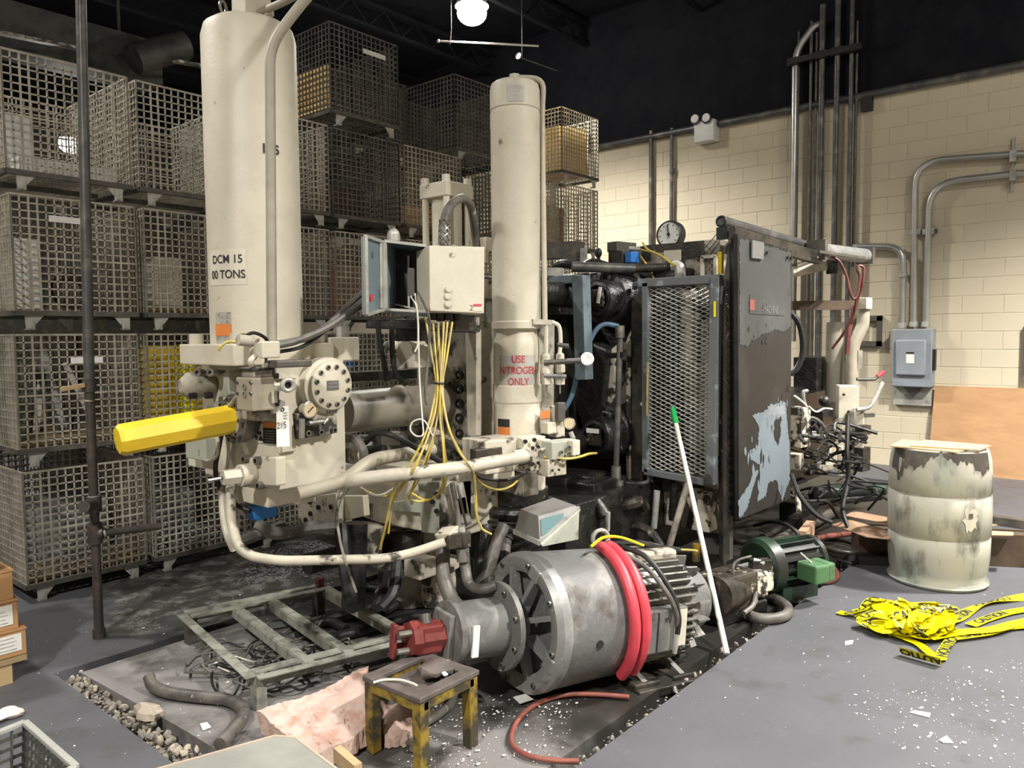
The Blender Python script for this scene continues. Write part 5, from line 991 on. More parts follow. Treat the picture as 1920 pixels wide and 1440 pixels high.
patch([(5.029,1.998,1.019), (5.140,1.998,1.031), (5.135,1.998,0.893), (5.090,1.998,0.839), (5.014,1.998,0.924)], 'panel_grey', 'bare_patch')
patch([(4.955,1.998,1.118), (5.195,1.999,1.107), (5.226,1.998,1.049), (4.921,1.998,1.057)], 'panel_blue_pale', 'paint_patch')
for k in range(34):
    c = V((4.594,1.999,0.748)).lerp(V((5.217,1.999,1.069)), rnd.random())+V((rnd.uniform(-.12, .1), 0, rnd.uniform(-.2, .2))); s = rnd.uniform(.008, .04)
    if c.x > 5.3 or c.x < 4.5: continue
    P = [c+V((math.cos(2*PI*i/9)*s*rnd.uniform(.4, 1.2)*.6, 0, math.sin(2*PI*i/9)*s*rnd.uniform(.5, 1.7))) for i in range(9)]
    put('paint_chip', G().prism(P, (0, -.0012-.0006*(k % 2), 0)), 'panel_blue' if k % 3 else 'panel_grey', pn, smooth=False)
for k in range(10):
    c = V((4.512,1.999,1.553)).lerp(V((5.275,1.999,1.625)), rnd.random())+V((0, 0, rnd.uniform(-.05, .08))); s = rnd.uniform(.01, .035)
    P = [c+V((math.cos(2*PI*i/9)*s*rnd.uniform(.4, 1.2), 0, math.sin(2*PI*i/9)*s*rnd.uniform(.4, 1.1))) for i in range(9)]
    put('paint_chip', G().prism(P, (0, -.002, 0)), 'panel_top' if k % 2 else 'panel_grey', pn, smooth=False)
sp = put('maker_plate', G().prism([(4.602,1.997,1.843), (5.175,1.997,1.834), (5.179,1.997,1.719), (4.605,1.997,1.724)], (0, -.003, 0)), 'panel_top', pn, smooth=False)
put('red_mark', G().prism([(4.601,1.993,1.813), (4.674,1.993,1.812), (4.676,1.993,1.745), (4.603,1.993,1.747)], (0, -.001, 0)), 'hose_redbrown', sp, smooth=False)
lettering('-MACHINE', .07, on_plane((4.919,1.992,1.753), (1, 0, 0), (0, 0, 1)), 'ink_faint', sp, sx=.8)
put('hinge_plate', G().prism([(4.601,1.990,2.177), (4.781,1.990,2.176), (4.775,1.990,2.071), (4.604,1.990,2.066)], (0, -.01, 0)), 'box_grey', pn, smooth=False)
for q in ((4.842,1.990,2.117), (5.195,1.990,2.111), (5.252,1.990,2.112)): put('screw', G().cyl(V(q), V(q)+V((0, -.01, 0)), .011, n=8), 'black', pn)
put('door_post', G().slab([(4.550,2.146,1.937), (4.550,2.106,2.182), (4.550,2.087,0.161), (4.550,2.130,0.136)], .05), 'frame_dark', MC, smooth=False)
put('door_post', G().slab([(4.600,2.199,1.959), (4.600,2.163,1.974), (4.600,2.150,0.103), (4.600,2.183,0.132)], .04), 'grease_brown', MC, smooth=False)
g = G()
for k in range(54):
    p = V((4.520,2.104,1.917)).lerp(V((4.520,2.083,0.426)), k/53); g.torus(p, (1, 0, 0) if k % 2 else (0, 1, 0), .011, .0035, 8, 4)
put('lift_chain', g, 'grease_brown', MC, smooth=False, fix=False)
put('hose', G().tube([(4.500,2.069,2.168), (4.500,2.104,2.139), (4.500,2.117,2.097)], .012), 'hose_grey', MC); put('guide_channel', G().slab([(4.500,2.151,1.885), (4.500,2.122,1.901), (4.500,2.136,1.786), (4.500,2.153,1.770)], .02), 'galv', MC, smooth=False)
# --- overhead door rail
put('door_rail', G().bar((4.523,2.080,2.210), (6.068,2.080,2.175), .05, .095), 'grease_brown', MC, bevel=.006, smooth=False, label='long overhead rail sloping away along the top')
put('rail_pipe', G().cyl((4.626,2.200,2.315), (6.541,2.200,2.278), .036, n=16), 'pipe_dark', MC); put('pipe_end', G().torus((4.626,2.200,2.315), (1, 0, 0), .03, .008), 'black', MC)
put('rail_end', G().slab([(4.550,2.196,2.267), (4.550,2.121,2.269), (4.550,2.120,2.194), (4.550,2.195,2.193)], .05), 'black', MC, smooth=False)
put('door_cylinder', G().cyl((6.007,2.080,2.227), (7.275,2.080,2.279), .062, n=18), 'grey_part', MC); put('cylinder_cap', G().obox((6.030,2.080,2.233), (.06, .14, .15)), 'frame_dark', MC, smooth=False); put('cylinder_cap', G().obox((7.259,2.080,2.278), (.07, .14, .14)), 'frame_dark', MC, smooth=False)
put('cylinder_rod', G().bar((5.832,2.000,2.200), (6.937,2.000,2.231), .02, .02), 'frame_dark', MC, smooth=False)
# --- rear ejector end
put('rear_frame', G().box((5.65, 2.5, .5), (7.9, 3.7, 1.05)), 'grease', MC, bevel=.01, smooth=False)
put('rear_tank', G().slab([(7.900,2.946,1.352), (7.900,2.510,1.346), (7.900,2.498,0.665), (7.900,2.935,0.634)], .5), 'grease', MC, smooth=False)
put('tank_lip', G().bar((7.850,2.872,1.343), (7.850,2.403,1.339), .06, .03), 'grease_brown', MC, smooth=False)
put('ejector_pillar', G().lathe((7.190,2.307,0.747), (0, 0, 1), [(0, .078), (.92, .078), (.95, .074), (.95, 0)], 24), 'tube_dull', MC, label='cream pillar cylinder at the rear of the machine')
put('s_post', G().tube([(7.211,2.080,1.843), (7.203,2.075,1.688), (7.180,2.094,1.608), (7.144,2.126,1.510), (7.126,2.137,1.406), (7.114,2.135,1.241), (7.105,2.129,1.076)], .055, 10), 'pipe_tan', MC, label='cream post with a double bend')
fb((7.171,2.051,1.856), (.1, .08, .1), 'cream', 'post_head'); vb = fb((6.865,2.095,1.010), (.2, .16, .28), 'cream', 'valve_box', 25, label='cream valve box on the rear post')
put('hole', G().cyl((6.726,2.079,1.079), (6.705,2.073,1.081), .012), 'black', vb)
put('cross_bar', G().bar((6.802,2.557,1.844), (7.127,2.101,1.842), .06, .08), 'cardboard_dark', MC, smooth=False)
put('support_arm', G().slab([(6.229,2.334,2.171), (6.627,2.180,2.195), (6.623,2.177,2.129), (6.223,2.329,2.050)], .06), 'cream_worn', MC, smooth=False); fb((6.659,2.138,2.150), (.14, .1, .12), 'grease_brown', 'arm_clamp')
for k, (a, r, m_) in enumerate((([(6.177,2.089,2.192), (6.225,2.032,2.191), (6.264,1.983,2.149), (6.293,1.938,2.032), (6.301,1.918,1.928), (6.316,1.894,1.865), (6.340,1.870,1.898), (6.358,1.862,2.031), (6.350,1.877,2.094), (6.363,1.865,2.123), (6.383,1.839,2.093), (6.365,1.847,1.969), (6.423,1.916,1.785), (6.504,1.963,1.660), (6.577,2.015,1.486)], .011, 'hose_maroon'),
      ([(6.333,1.875,1.865), (6.362,1.906,1.742), (6.367,1.965,1.617), (6.393,2.074,1.472)], .010, 'hose_maroon'), ([(6.529,1.949,1.810), (6.491,1.975,1.617), (6.469,1.981,1.423)], .02, 'hose_maroon'),
      ([(5.896,2.220,1.751), (5.929,2.174,1.676), (5.941,2.147,1.537), (5.929,2.149,1.415), (5.900,2.174,1.333), (5.866,2.210,1.285)], .022, 'hose_black'), ([(5.876,2.183,1.121), (5.903,2.147,1.088), (5.933,2.108,1.038), (5.939,2.093,0.964), (5.921,2.106,0.875)], .009, 'cable_white'),
      ([(6.044,2.131,1.028), (6.080,2.085,0.986), (6.224,2.073,1.001), (6.367,2.058,0.986)], .008, 'cable_white'), ([(5.809,2.091,0.967), (5.874,2.014,0.951), (5.917,1.956,0.869), (5.922,1.940,0.765), (5.900,1.955,0.661), (5.839,2.020,0.589), (5.778,2.095,0.630)], .014, 'hose_grey'),
      ([(5.920,1.940,0.741), (6.072,1.918,0.758), (6.210,1.914,0.793)], .015, 'hose_grey'), ([(5.928,1.800,0.983), (5.805,1.765,0.723), (5.799,1.752,0.528), (5.660,1.743,0.338), (5.578,1.672,0.211)], .016, 'hose_black'), ([(5.138,1.919,0.644), (5.069,1.834,0.521), (5.031,1.715,0.420), (5.045,1.618,0.379)], .016, 'hose_black'), ([(5.252,1.931,0.552), (5.257,1.917,0.460), (5.158,1.872,0.392)], .018, 'cream_dirty'))):
    put('rear_hose', G().tube(a, r, 8), m_, MC)
for k in range(44):
    x0, y0 = rnd.uniform(1486, 1600), rnd.uniform(800, 935); dpt = rnd.uniform(5.4, 6.2)
    p = V((5.553,2.070,0.842)); q = V((5.841,1.733,0.839)); r_ = V((5.529,2.055,0.396)); u = (x0-1486)/114; v = (y0-820)/115
    c = p+(q-p)*u+(r_-p)*v; c = CAM+(c-CAM)*(dpt/5.6); s = rnd.uniform(.05, .22)
    put('rear_hose', G().tube([c, c+V((s, rnd.uniform(-.1, .1), rnd.uniform(-.05, .07))), c+V((s*1.6, rnd.uniform(-.2, .1), rnd.uniform(-.12, .05))), c+V((s*2.3, rnd.uniform(-.2, .2), rnd.uniform(-.2, .02)))], rnd.choice((.006, .009, .013)), 8), rnd.choice(('hose_black', 'hose_black', 'grease', 'hose_black')), MC)
for q, s, m_ in (((5.787,2.110,0.895), (.12, .12, .3), 'cream_peel'), ((5.653,2.089,0.651), (.1, .1, .12), 'cream_dirty'), ((7.105,2.452,1.233), (.14, .1, .3), 'grease'), ((6.683,2.291,0.843), (.25, .2, .2), 'grease'), ((6.764,2.023,0.635), (.06, .06, .62), 'cream_dirty'), ((6.810,1.978,0.716), (.1, .08, .5), 'cream_worn'), ((6.731,1.922,0.791), (.12, .08, .08), 'grease_brown'), ((6.806,1.965,0.536), (.14, .12, .2), 'grease'), ((6.429,2.100,0.571), (.04, .04, .25), 'cream'), ((6.593,2.058,0.531), (.03, .04, .25), 'cream'), ((6.286,2.107,0.510), (.5, .06, .05), 'cream_dirty')): fb(q, s, m_, 'rear_block', rnd.uniform(-15, 15))
put('pump_dome', G().ball((6.638,2.207,1.025), .05, 12), 'grease', MC); put('pump_dome', G().cyl((7.317,2.517,1.273), (7.311,2.512,1.148), .06), 'grease', MC); put('piston_rod', G().cyl((6.002,2.158,0.804), (6.220,2.056,0.785), .035), 'galv', MC); put('valve_stem', G().tube([(6.031,2.143,0.995), (6.021,2.165,1.099), (6.026,2.164,1.141), (6.048,2.139,1.149)], .016), 'grey_part', MC)
put('red_handle', G().tube([(6.824,2.008,1.207), (6.918,1.898,1.206), (6.939,1.875,1.223), (6.977,1.835,1.268)], .014), 'frame_dark', MC); put('grip', G().cyl((6.940,1.875,1.228), (6.977,1.835,1.268), .018), 'hose_red', MC)
put('lever', G().tube([(6.706,1.969,0.960), (6.764,1.901,0.973), (6.802,1.863,1.030), (6.860,1.811,1.189)], .018), 'galv', MC); put('lever', G().bar((6.804,2.001,0.896), (6.902,1.888,0.904), .05, .03), 'frame_dark', MC, smooth=False); put('bracket', G().bar((7.142,2.114,1.359), (7.166,2.085,1.358), .1, .17), 'cream_dirty', MC, smooth=False)
put('rail_foot', G().bar((5.853,2.156,0.120), (7.898,2.335,0.120), .12, .1), 'grease', MC, smooth=False)
put('return_line', G().cyl((5.397,2.220,0.100), (6.750,2.234,0.120), .035), 'grease', MC); put('return_line', G().cyl((5.447,2.160,0.060), (6.880,2.163,0.060), .045), 'frame_dark', MC); put('return_line', G().cyl((6.503,2.264,0.250), (7.039,1.835,0.250), .05), 'green_motor', MC); put('return_line', G().cyl((6.936,2.320,0.100), (7.394,1.954,0.120), .04), 'grease', MC)
fb((6.408,2.317,0.100), (.3, .2, .2), 'grease', 'bed_foot')
# ------------------------------------------------------------------ big electric motor lying in front of the machine
EM = thing('electric_motor', 'big grey electric motor with cooling fins and red hoses draped over it', 'motor', (2.60, 2.165, .315), rot=(0, R(5.2), R(-16)))
def xl(p0, p1, prof, m, name, parent=EM, n=32, **k): return put(name, G().lathe((p0, 0, 0), (1, 0, 0), [(t-p0, r) for t, r in prof], n), m, parent, **k)
xl(0, 0, [(.03, .30), (.03, .305), (.43, .295), (.43, .24)], 'motor_grey', 'fan_cowl', n=48, label='round scuffed grey cowl of the motor')
br = xl(0, 0, [(.04, .225), (-.02, .225), (-.035, .25), (-.035, .29), (-.01, .31), (.035, .31), (.04, .30)], 'bell_silver', 'bell_ring', n=48)
put('inner_dark', G().lathe((.12, 0, 0), (1, 0, 0), [(0, .23), (.01, 0)], 32), 'black', EM)
g = G()
for k in range(64):
    a = 2*PI*k/64; c, s = math.cos(a), math.sin(a); g.bar((.10, c*.13, s*.13), (.06, c*.222, s*.222), .005, .02)
put('louvres', g, 'frame_dark', EM, smooth=False)
for k in range(8):
    a = 2*PI*(k+.5)/8; c, s = math.cos(a), math.sin(a)
    put('spoke', G().prism([(-.06, c*.10-s*.012, s*.10+c*.012), (-.03, c*.27-s*.02, s*.27+c*.02), (.0, c*.27-s*.02, s*.27+c*.02), (.0, c*.10-s*.012, s*.10+c*.012)], (0, s*.024, -c*.024)), 'bell_silver', EM, smooth=False)
    if k % 2 == 0: put('pad', G().obox((-.02, c*.262, s*.262), (.05, .07, .06), axes=((1, 0, 0), (0, -s, c), (0, c, s))), 'bell_silver', EM, bevel=.006, smooth=False)
bolts([(-.037, math.cos(a)*.272, math.sin(a)*.272) for a in [2*PI*(k+.25)/8 for k in range(8)]], X_, .012, .012, br, 'steel')
ad = xl(0, 0, [(-.04, .1), (-.12, .1), (-.125, .19), (-.15, .19), (-.152, .12)], 'motor_grey', 'adapter_flange', n=40)
bolts([(-.152, math.cos(a)*.165, math.sin(a)*.165) for a in [2*PI*(k+.4)/8 for k in range(8)]], X_, .013, .012, ad, 'steel')
xl(0, 0, [(-.15, .125), (-.37, .122), (-.375, .135), (-.40, .135), (-.402, 0)], 'motor_grey', 'coupling_housing', n=36)
put('white_strip', G().box((-.345, -.127, -.07), (-.315, -.115, .06)), 'sticker_white', EM, smooth=False)
put('pump_flange', G().obox((-.415, 0, 0), (.03, .14, .19), 0), 'motor_grey', EM, bevel=.006, smooth=False)
pu = put('gear_pump', G().lathe((-.43, 0, 0), (-1, 0, 0), [(0, .062), (.1, .062), (.11, .07), (.15, .07), (.155, .05), (.16, 0)], 8), 'red_paint', EM, smooth=False, label='red hydraulic pump on the motor end')
put('pump_body', G().obox((-.50, 0, .0), (.12, .10, .12)), 'red_paint', pu, bevel=.01, smooth=False)
for y, z in ((.03, .035), (-.03, .035), (.03, -.035), (-.03, -.035)): put('pump_bolt', G().cyl((-.58, y, z), (-.64, y, z), .013, n=8), 'steel' if y < 0 else 'red_paint', pu)
put('pump_yoke', G().obox((-.645, 0, 0), (.02, .035, .14)), 'red_paint', pu, bevel=.005, smooth=False); put('pump_port', G().cyl((-.5, 0, .05), (-.5, .02, .085), .025, n=12), 'frame_dark', pu); put('pump_stub', G().cyl((-.53, 0, -.06), (-.53, 0, -.09), .012, n=8), 'hose_redbrown', pu)
xl(0, 0, [(.42, .225), (.84, .225), (.86, .2), (.86, 0)], 'motor_fin', 'stator_core', n=32)
k = 0
for i in range(44):
    a = 2*PI*i/44
    c, s = math.cos(a), math.sin(a)
    # leave room for the side box (towards -y) and the feet
    if -.33 < math.atan2(s, -c) < .33 and c < 0: x0 = .74
    else: x0 = .43
    put('fin', G().prism([(x0, c*.215, s*.215), (x0, c*.272, s*.272), (.83, c*.268, s*.268), (.86, c*.215, s*.215)], (0, -s*.008, c*.008)), 'motor_fin', EM, smooth=False)
for i in range(18):
    a = 2*PI*i/18+.08; c, s = math.cos(a), math.sin(a); put('rear_fin', G().prism([(.85, c*.17, s*.17), (.85, c*.262, s*.262), (.93, c*.255, s*.255), (.94, c*.19, s*.19)], (0, -s*.009, c*.009)), 'motor_fin', EM, smooth=False)
xl(0, 0, [(.86, .2), (.92, .2), (.93, .165), (1.05, .155), (1.065, .12), (1.065, 0)], 'motor_grey', 'end_cover', n=36)
put('rust_flap', G().obox((.96, -.03, .165), (.12, .14, .012), .4), 'grease_brown', EM, smooth=False)
sbx = put('side_box', G().box((.47, -.285, -.13), (.74, -.2, .07)), 'motor_grey', EM, bevel=.008, smooth=False)
put('rating_plate', G().box((.655, -.288, -.11), (.73, -.285, .06)), 'paper_cream', sbx, smooth=False); put('seam', G().box((.545, -.288, -.12), (.552, -.28, .06)), 'black', sbx, smooth=False)
bolts([(.70, -.286, -.115), (.60, -.286, .03)], Y_, .01, .008, sbx, 'steel')
for x in (.48, .72):
    put('foot', G().box((x-.06, -.30, -.305), (x+.1, .25, -.25)), 'grease_brown', EM, bevel=.008, smooth=False); put('foot_web', G().prism([(x, -.28, -.25), (x, -.1, -.25), (x, -.12, -.19)], (.03, 0, 0)), 'motor_fin', EM, smooth=False)
put('foot_rail', G().box((.42, -.33, -.31), (.86, -.24, -.27)), 'grease_brown', EM, bevel=.006, smooth=False)
put('name_plate', G().obox((.58, -.165, .195), (.13, .006, .09), axes=((1, 0, 0), (0, -.64, .77), (0, .77, .64))), 'galv', EM, smooth=False)
put('cable_box', G().obox((.66, .0, .262), (.36, .2, .06)), 'cream_dirty', EM, bevel=.02, smooth=False)
put('lifting_eye', G().torus((.43, .02, .345), (.3, 1, 0), .04, .011, 20, 8), 'galv', EM); put('eye_stem', G().cyl((.43, .02, .26), (.43, .02, .31), .016), 'galv', EM)
put('drain_hole', G().cyl((.19, -.297, -.03), (.19, -.305, -.03), .018, n=14), 'black', EM)
for k, (dx, m_) in enumerate(((0, 'hose_red'), (.05, 'hose_red'))):
    pts = []
    for i in range(15):
        a = R(84)-R(122 if k else 126)*i/14; r_ = .325
        pts.append((.385+dx*(1+.3*math.sin(i/14*3))-.02*math.sin(i/14*3), -math.cos(a)*r_, math.sin(a)*r_))
    tag(put('red_hose', G().tube([tuple(q) for q in pts], .027, 10), m_, EM), '%s strand of the red hose draped over the motor' % ['front', 'rear'][k])
for a, m_, r in (([(.47, -.12, .30), (.55, -.2, .235), (.6, -.28, .14), (.63, -.31, .06), (.65, -.31, -.02)], 'hose_grey', .012), ([(.53, .0, .31), (.58, -.15, .28), (.63, -.27, .15), (.65, -.31, .04), (.645, -.315, -.04)], 'hose_black', .013), ([(.645, -.315, -.03), (.64, -.315, -.09), (.64, -.31, -.13)], 'galv', .011), ([(.5, .05, .3), (.62, -.02, .32), (.76, -.03, .29), (.9, -.05, .27)], 'hose_black', .016), ([(.88, -.05, .275), (.97, -.07, .27), (1.0, -.08, .265)], 'cable_yellow', .006)):
    put('motor_lead', G().tube(a, r, 8), m_, EM)
put('motor_lead', G().tube([(.28, -.09, .34), (.38, -.06, .37), (.5, -.05, .36), (.62, -.08, .32)], .007, 6), 'tape_yellow', EM)
# terminal box lying on the motor
TB = thing('terminal_box', 'grey sheet metal terminal box with teal patch lying tilted on top of the motor', 'box', (2.468,1.962,0.726))
p1, p2, p3, p4 = (2.541,2.135,0.844), (2.762,2.125,0.858), (2.697,1.955,0.858), (2.466,1.977,0.850)
p5, p6, p7, p8 = (2.503,2.140,0.751), (2.403,1.919,0.759), (2.660,1.906,0.857), (2.801,2.140,0.842)
def flat(q, a, b, c):
    a, b, c, q = V(a), V(b), V(c), V(q); n = (b-a).cross(c-a); r_ = q-CAM; return CAM+r_*((a-CAM).dot(n)/r_.dot(n))
p5 = flat(p5, p1, p4, p6); p3 = flat(p3, p4, p6, p7); p2 = flat(p2, p1, p4, p3)
put('hood', G().add([p1, p2, p3, p4, p5, p6, p7, p8], [(0, 1, 2, 3), (0, 3, 5, 4), (3, 2, 6, 5), (1, 7, 6, 2), (0, 4, 7, 1), (4, 5, 6, 7)]), 'box_grey', TB, bevel=.004, smooth=False)
bq = lambda a, b, c: (lambda q: q+(CAM-q).normalized()*.005)(V(p4)*a+V(p7)*b+V(p6)*c)
put('teal_patch', G().prism([bq(.8, .06, .14), bq(.55, .35, .10), bq(.3, .62, .08), bq(.17, .6, .23), bq(.12, .2, .68), bq(.2, .05, .75)], (.0005, .0005, .0005)), 'teal', TB, smooth=False)
put('body', G().prism([(2.398,1.909,0.757), (2.653,1.898,0.855), (2.627,1.886,0.730), (2.403,1.902,0.746)], (.02, .06, 0)), 'box_pale', TB, bevel=.004, smooth=False, label='pale grey underside of the box')
g = G(); g.bar(p5, p6, .012, .02); g.bar(p6, p7, .012, .02); put('rim', g, 'galv', TB, smooth=False)

# ------------------------------------------------------------------ pump with peeling valve block and green motor
PV = thing('hydraulic_pump', 'brown pump housing with a peeling cream valve block beside the motor end', 'pump', (4.278,1.902,0.000))
put('pump_housing', G().obox((4.020,1.867,0.147), (.34, .2, .22), R(-16)), 'grease_brown', PV, bevel=.02, smooth=False)
put('pump_barrel', G().cyl((3.838,1.851,0.168), (4.164,1.852,0.137), .11, n=20), 'grease_brown', PV)
put('valve_block', G().obox((4.177,1.794,0.171), (.17, .14, .15), R(-16)), 'cream_peel', PV, bevel=.012, smooth=False); put('valve_block', G().obox((4.242,1.749,0.176), (.1, .1, .11), R(-16)), 'cream_peel', PV, bevel=.008, smooth=False)
put('block_top', G().obox((4.219,1.797,0.241), (.2, .14, .03), R(-16)), 'box_grey', PV, bevel=.006, smooth=False); put('coil', G().obox((4.222,1.751,0.275), (.12, .06, .06), R(-40)), 'grease_brown', PV, bevel=.006, smooth=False); put('connector', G().cyl((4.179,1.774,0.305), (4.217,1.727,0.287), .014, n=8), 'galv', PV)
put('drain_point', G().cyl((4.149,1.791,0.117), (4.151,1.785,0.086), .035, r2=.01, n=12), 'cream_peel', PV); put('wire', G().tube([(4.172,1.784,0.327), (4.078,1.816,0.321), (4.010,1.817,0.300), (4.007,1.811,0.217), (4.005,1.803,0.097)], .008, 6), 'hose_grey', PV); put('hose', G().tube([(4.133,1.734,0.133), (4.023,1.705,0.099), (3.941,1.721,0.074)], .014), 'hose_grey', PV)
put('pump_foot', G().obox((4.060,1.853,0.040), (.4, .2, .08), R(-16)), 'grease', PV, bevel=.01, smooth=False)
GM = thing('green_motor', 'small dark green motor with a square green junction box lying by the pit edge', 'motor', (4.42, 1.84, .2), rot=(0, 0, R(-24)))
put('fan_cowl', G().lathe((0, 0, 0), (1, 0, 0), [(-.02, 0), (-.02, .03), (-.02, .14), (.0, .165), (.07, .17), (.08, .14)], 32), 'green_motor', GM); put('hub_hole', G().cyl((-.024, -.03, .05), (-.018, -.03, .05), .02), 'black', GM)
put('body', G().lathe((.07, 0, 0), (1, 0, 0), [(0, .12), (.32, .12), (.33, .14), (.36, .14), (.37, .05), (.37, 0)], 28), 'green_motor', GM)
for i in range(16): a = 2*PI*i/16; c, s = math.cos(a), math.sin(a); put('fin', G().prism([(.09, c*.115, s*.115), (.09, c*.148, s*.148), (.38, c*.148, s*.148), (.38, c*.115, s*.115)], (0, -s*.01, c*.01)), 'green_motor', GM, smooth=False)
put('junction_box', G().box((.16, -.29, -.06), (.27, -.14, .05)), 'green_box', GM, bevel=.012, smooth=False); put('box_cover', G().box((.27, -.28, -.06), (.33, -.14, .05)), 'green_box', GM, bevel=.012, smooth=False); put('box_stem', G().cyl((.2, -.22, .05), (.17, -.16, .1), .006, n=6), 'galv', GM); put('base', G().box((.08, -.12, -.2), (.36, .12, -.12)), 'green_motor', GM, smooth=False)

# ------------------------------------------------------------------ loose things on the floor
def hose(name, label, pts, r, m, cat='hose', group=None, n=10): return tg(put(name, G().tube(pts, r, n), m), label, cat, group)
hose('thick_hose', 'thick dirty grey hose bent on the slab at the front left of the pit', [(1.510,3.497,0.060), (1.507,3.450,0.030), (1.527,3.333,0.026), (1.588,3.202,0.026), (1.656,3.074,0.026), (1.660,2.963,0.026), (1.626,2.888,0.026), (1.548,2.818,0.026), (1.447,2.750,0.026)], .027, 'hose_grey')
hose('thin_red_hose', 'thin dull red hose curling over the slab in front of the motor', [(2.817,1.752,0.012), (2.748,1.874,0.012), (2.654,1.980,0.012), (2.521,2.025,0.012), (2.373,2.006,0.012), (2.254,1.948,0.012), (2.187,1.885,0.012), (2.168,1.795,0.012), (2.206,1.697,0.012), (2.261,1.626,0.012)], .0105, 'hose_redbrown')
hose('grey_hose', 'grey hose running from the pump to the stool', [(2.586,2.551,0.030), (2.517,2.614,0.020), (2.452,2.693,0.020), (2.359,2.722,0.020), (2.251,2.674,0.020), (2.149,2.590,0.020)], .017, 'hose_grey'); hose('grey_hose', 'grey hose lying behind the yellow stool leg', [(2.334,2.349,0.030), (2.260,2.301,0.020), (2.136,2.270,0.020), (2.042,2.266,0.020), (1.966,2.254,0.020), (1.920,2.160,0.020)], .018, 'hose_grey')
hose('black_hose', 'dark hose looped on the pit edge right of the white mop pole', [(4.222,2.012,0.030), (4.378,1.896,0.030), (4.404,1.759,0.030), (4.333,1.645,0.030), (4.226,1.585,0.030), (4.115,1.591,0.030), (4.031,1.668,0.030), (4.053,1.770,0.030)], .03, 'hose_grey')
hose('orange_hose', 'reddish hose curling out from the green motor', [(5.198,1.821,0.080), (5.297,1.747,0.030), (5.187,1.644,0.025), (5.042,1.591,0.025), (4.931,1.624,0.025), (4.987,1.711,0.025), (5.092,1.772,0.030)], .025, 'hose_redbrown'); hose('orange_hose', 'reddish hose running behind the green motor to the brown channel', [(5.006,1.841,0.120), (5.480,1.932,0.100), (5.768,1.925,0.080), (6.010,1.867,0.060), (6.236,1.774,0.050)], .022, 'hose_redbrown')
hose('silver_hose', 'pale ribbed hose lying between the green motor and brown channel', [(5.721,1.947,0.030), (5.678,1.818,0.030), (5.679,1.706,0.030), (5.722,1.632,0.030)], .022, 'steel')
for k, (lab, pts) in enumerate((('black cable snaking under the reddish hose', [(5.946,1.964,0.020), (6.003,1.844,0.020), (5.929,1.699,0.020)]), ('black cable at the pit edge by the reddish loop', [(5.465,1.712,0.020), (5.445,1.617,0.020), (5.576,1.575,0.020)]), ('black cable arching over the green motor', [(5.739,2.427,0.100), (5.550,2.203,0.200), (5.448,2.025,0.200), (5.442,1.934,0.100)]), ('thick black hose under the metal rack', [(2.276,3.454,0.030), (2.401,3.514,0.030), (2.495,3.474,0.030), (2.484,3.316,0.030)]), ('black hose looped under the machine front', [(2.870,3.797,0.030), (2.995,3.771,0.030), (3.014,3.589,0.030), (2.932,3.421,0.030), (2.758,3.358,0.030)]), ('black hose crossing the pit behind the red pump', [(2.305,3.305,0.030), (2.557,3.227,0.030), (2.789,3.189,0.030), (2.979,3.087,0.030)]))):
    hose('black_cable', lab, pts, .014 if k < 3 else .026, 'hose_black')
for k, (lab, a, b) in enumerate((('dark flat bar lying in the pit behind the rack', (2.463,3.528,0.020), (2.802,3.483,0.020)), ('dark pipe lying in the pit behind the red pump', (2.657,3.351,0.030), (2.934,3.447,0.030)), ('grey flat bar under the metal rack', (2.267,3.719,0.020), (2.464,3.630,0.020)))): tg(put('scrap_bar', G().bar(a, b, .05, .03), 'frame_dark' if k < 2 else 'grey_part', smooth=False), lab, 'metal bar')
# wire coils under the rack
wc = thing('cable_coil', 'tangled coil of thin grey cable lying under the metal rack', 'cable coil', (1.95, 3.1, 0))
rn = random.Random(11)
for k in range(15):
    c = V((2.035,3.277,0.020)) if k % 3 else V((1.846,3.392,0.020)); c = c+V((rn.uniform(-.12, .3), rn.uniform(-.22, .22), 0)); ra, rb, ph = rn.uniform(.1, .24), rn.uniform(.06, .17), rn.uniform(0, 3)
    pts = [];
    for i in range(13): a = i/12*rn.uniform(5.0, 6.2)+ph; p = V((math.cos(a)*ra, math.sin(a)*rb, 0)); pts.append(c+Matrix.Rotation(ph, 3, 'Z') @ p+V((0, 0, .0+abs(rn.gauss(0, .018)))))
    put('strand', G().tube(pts, .0058, 6), rn.choice(('hose_grey', 'steel', 'hose_grey', 'hose_black')), wc)
# metal rack on legs
RK = thing('metal_rack', 'low scuffed steel rack of angle bars standing over the cable coil', 'rack', (2.1, 3.3, 0))
A_, B_, C2, D2 = V((1.715, 2.93, .15)), V((1.885, 3.90, .15)), V((2.60, 3.72, .15)), V((2.41, 2.74, .15))
def angle_bar(p, q, name='angle_bar'):
    g = G(); z = V((0, 0, 1)); d = (q-p).normalized(); s = z.cross(d); g.prism([p-s*.0, p-s*.045, q-s*.045, q], (0, 0, .005)); g.prism([p, q, q+z*-.045, p+z*-.045], s*.005); return put(name, g, 'rack_metal', RK, smooth=False)
for p, q in ((A_, D2), (D2, C2), (C2, B_), (B_, A_)): angle_bar(p, q)
for t in (.30, .56): angle_bar(A_.lerp(D2, 0)+(D2-A_)*0+(B_-A_)*0+(D2-A_)*t if False else A_+(D2-A_)*t, B_+(C2-B_)*t)
for p, q in ((A_, D2), (B_, C2)): put('flat_bar', G().bar(p+(V((0, .06, 0)) if p is A_ else V((0, -.06, 0))), q+(V((0, .06, 0)) if p is A_ else V((0, -.06, 0))), .05, .008), 'rack_metal', RK, smooth=False)
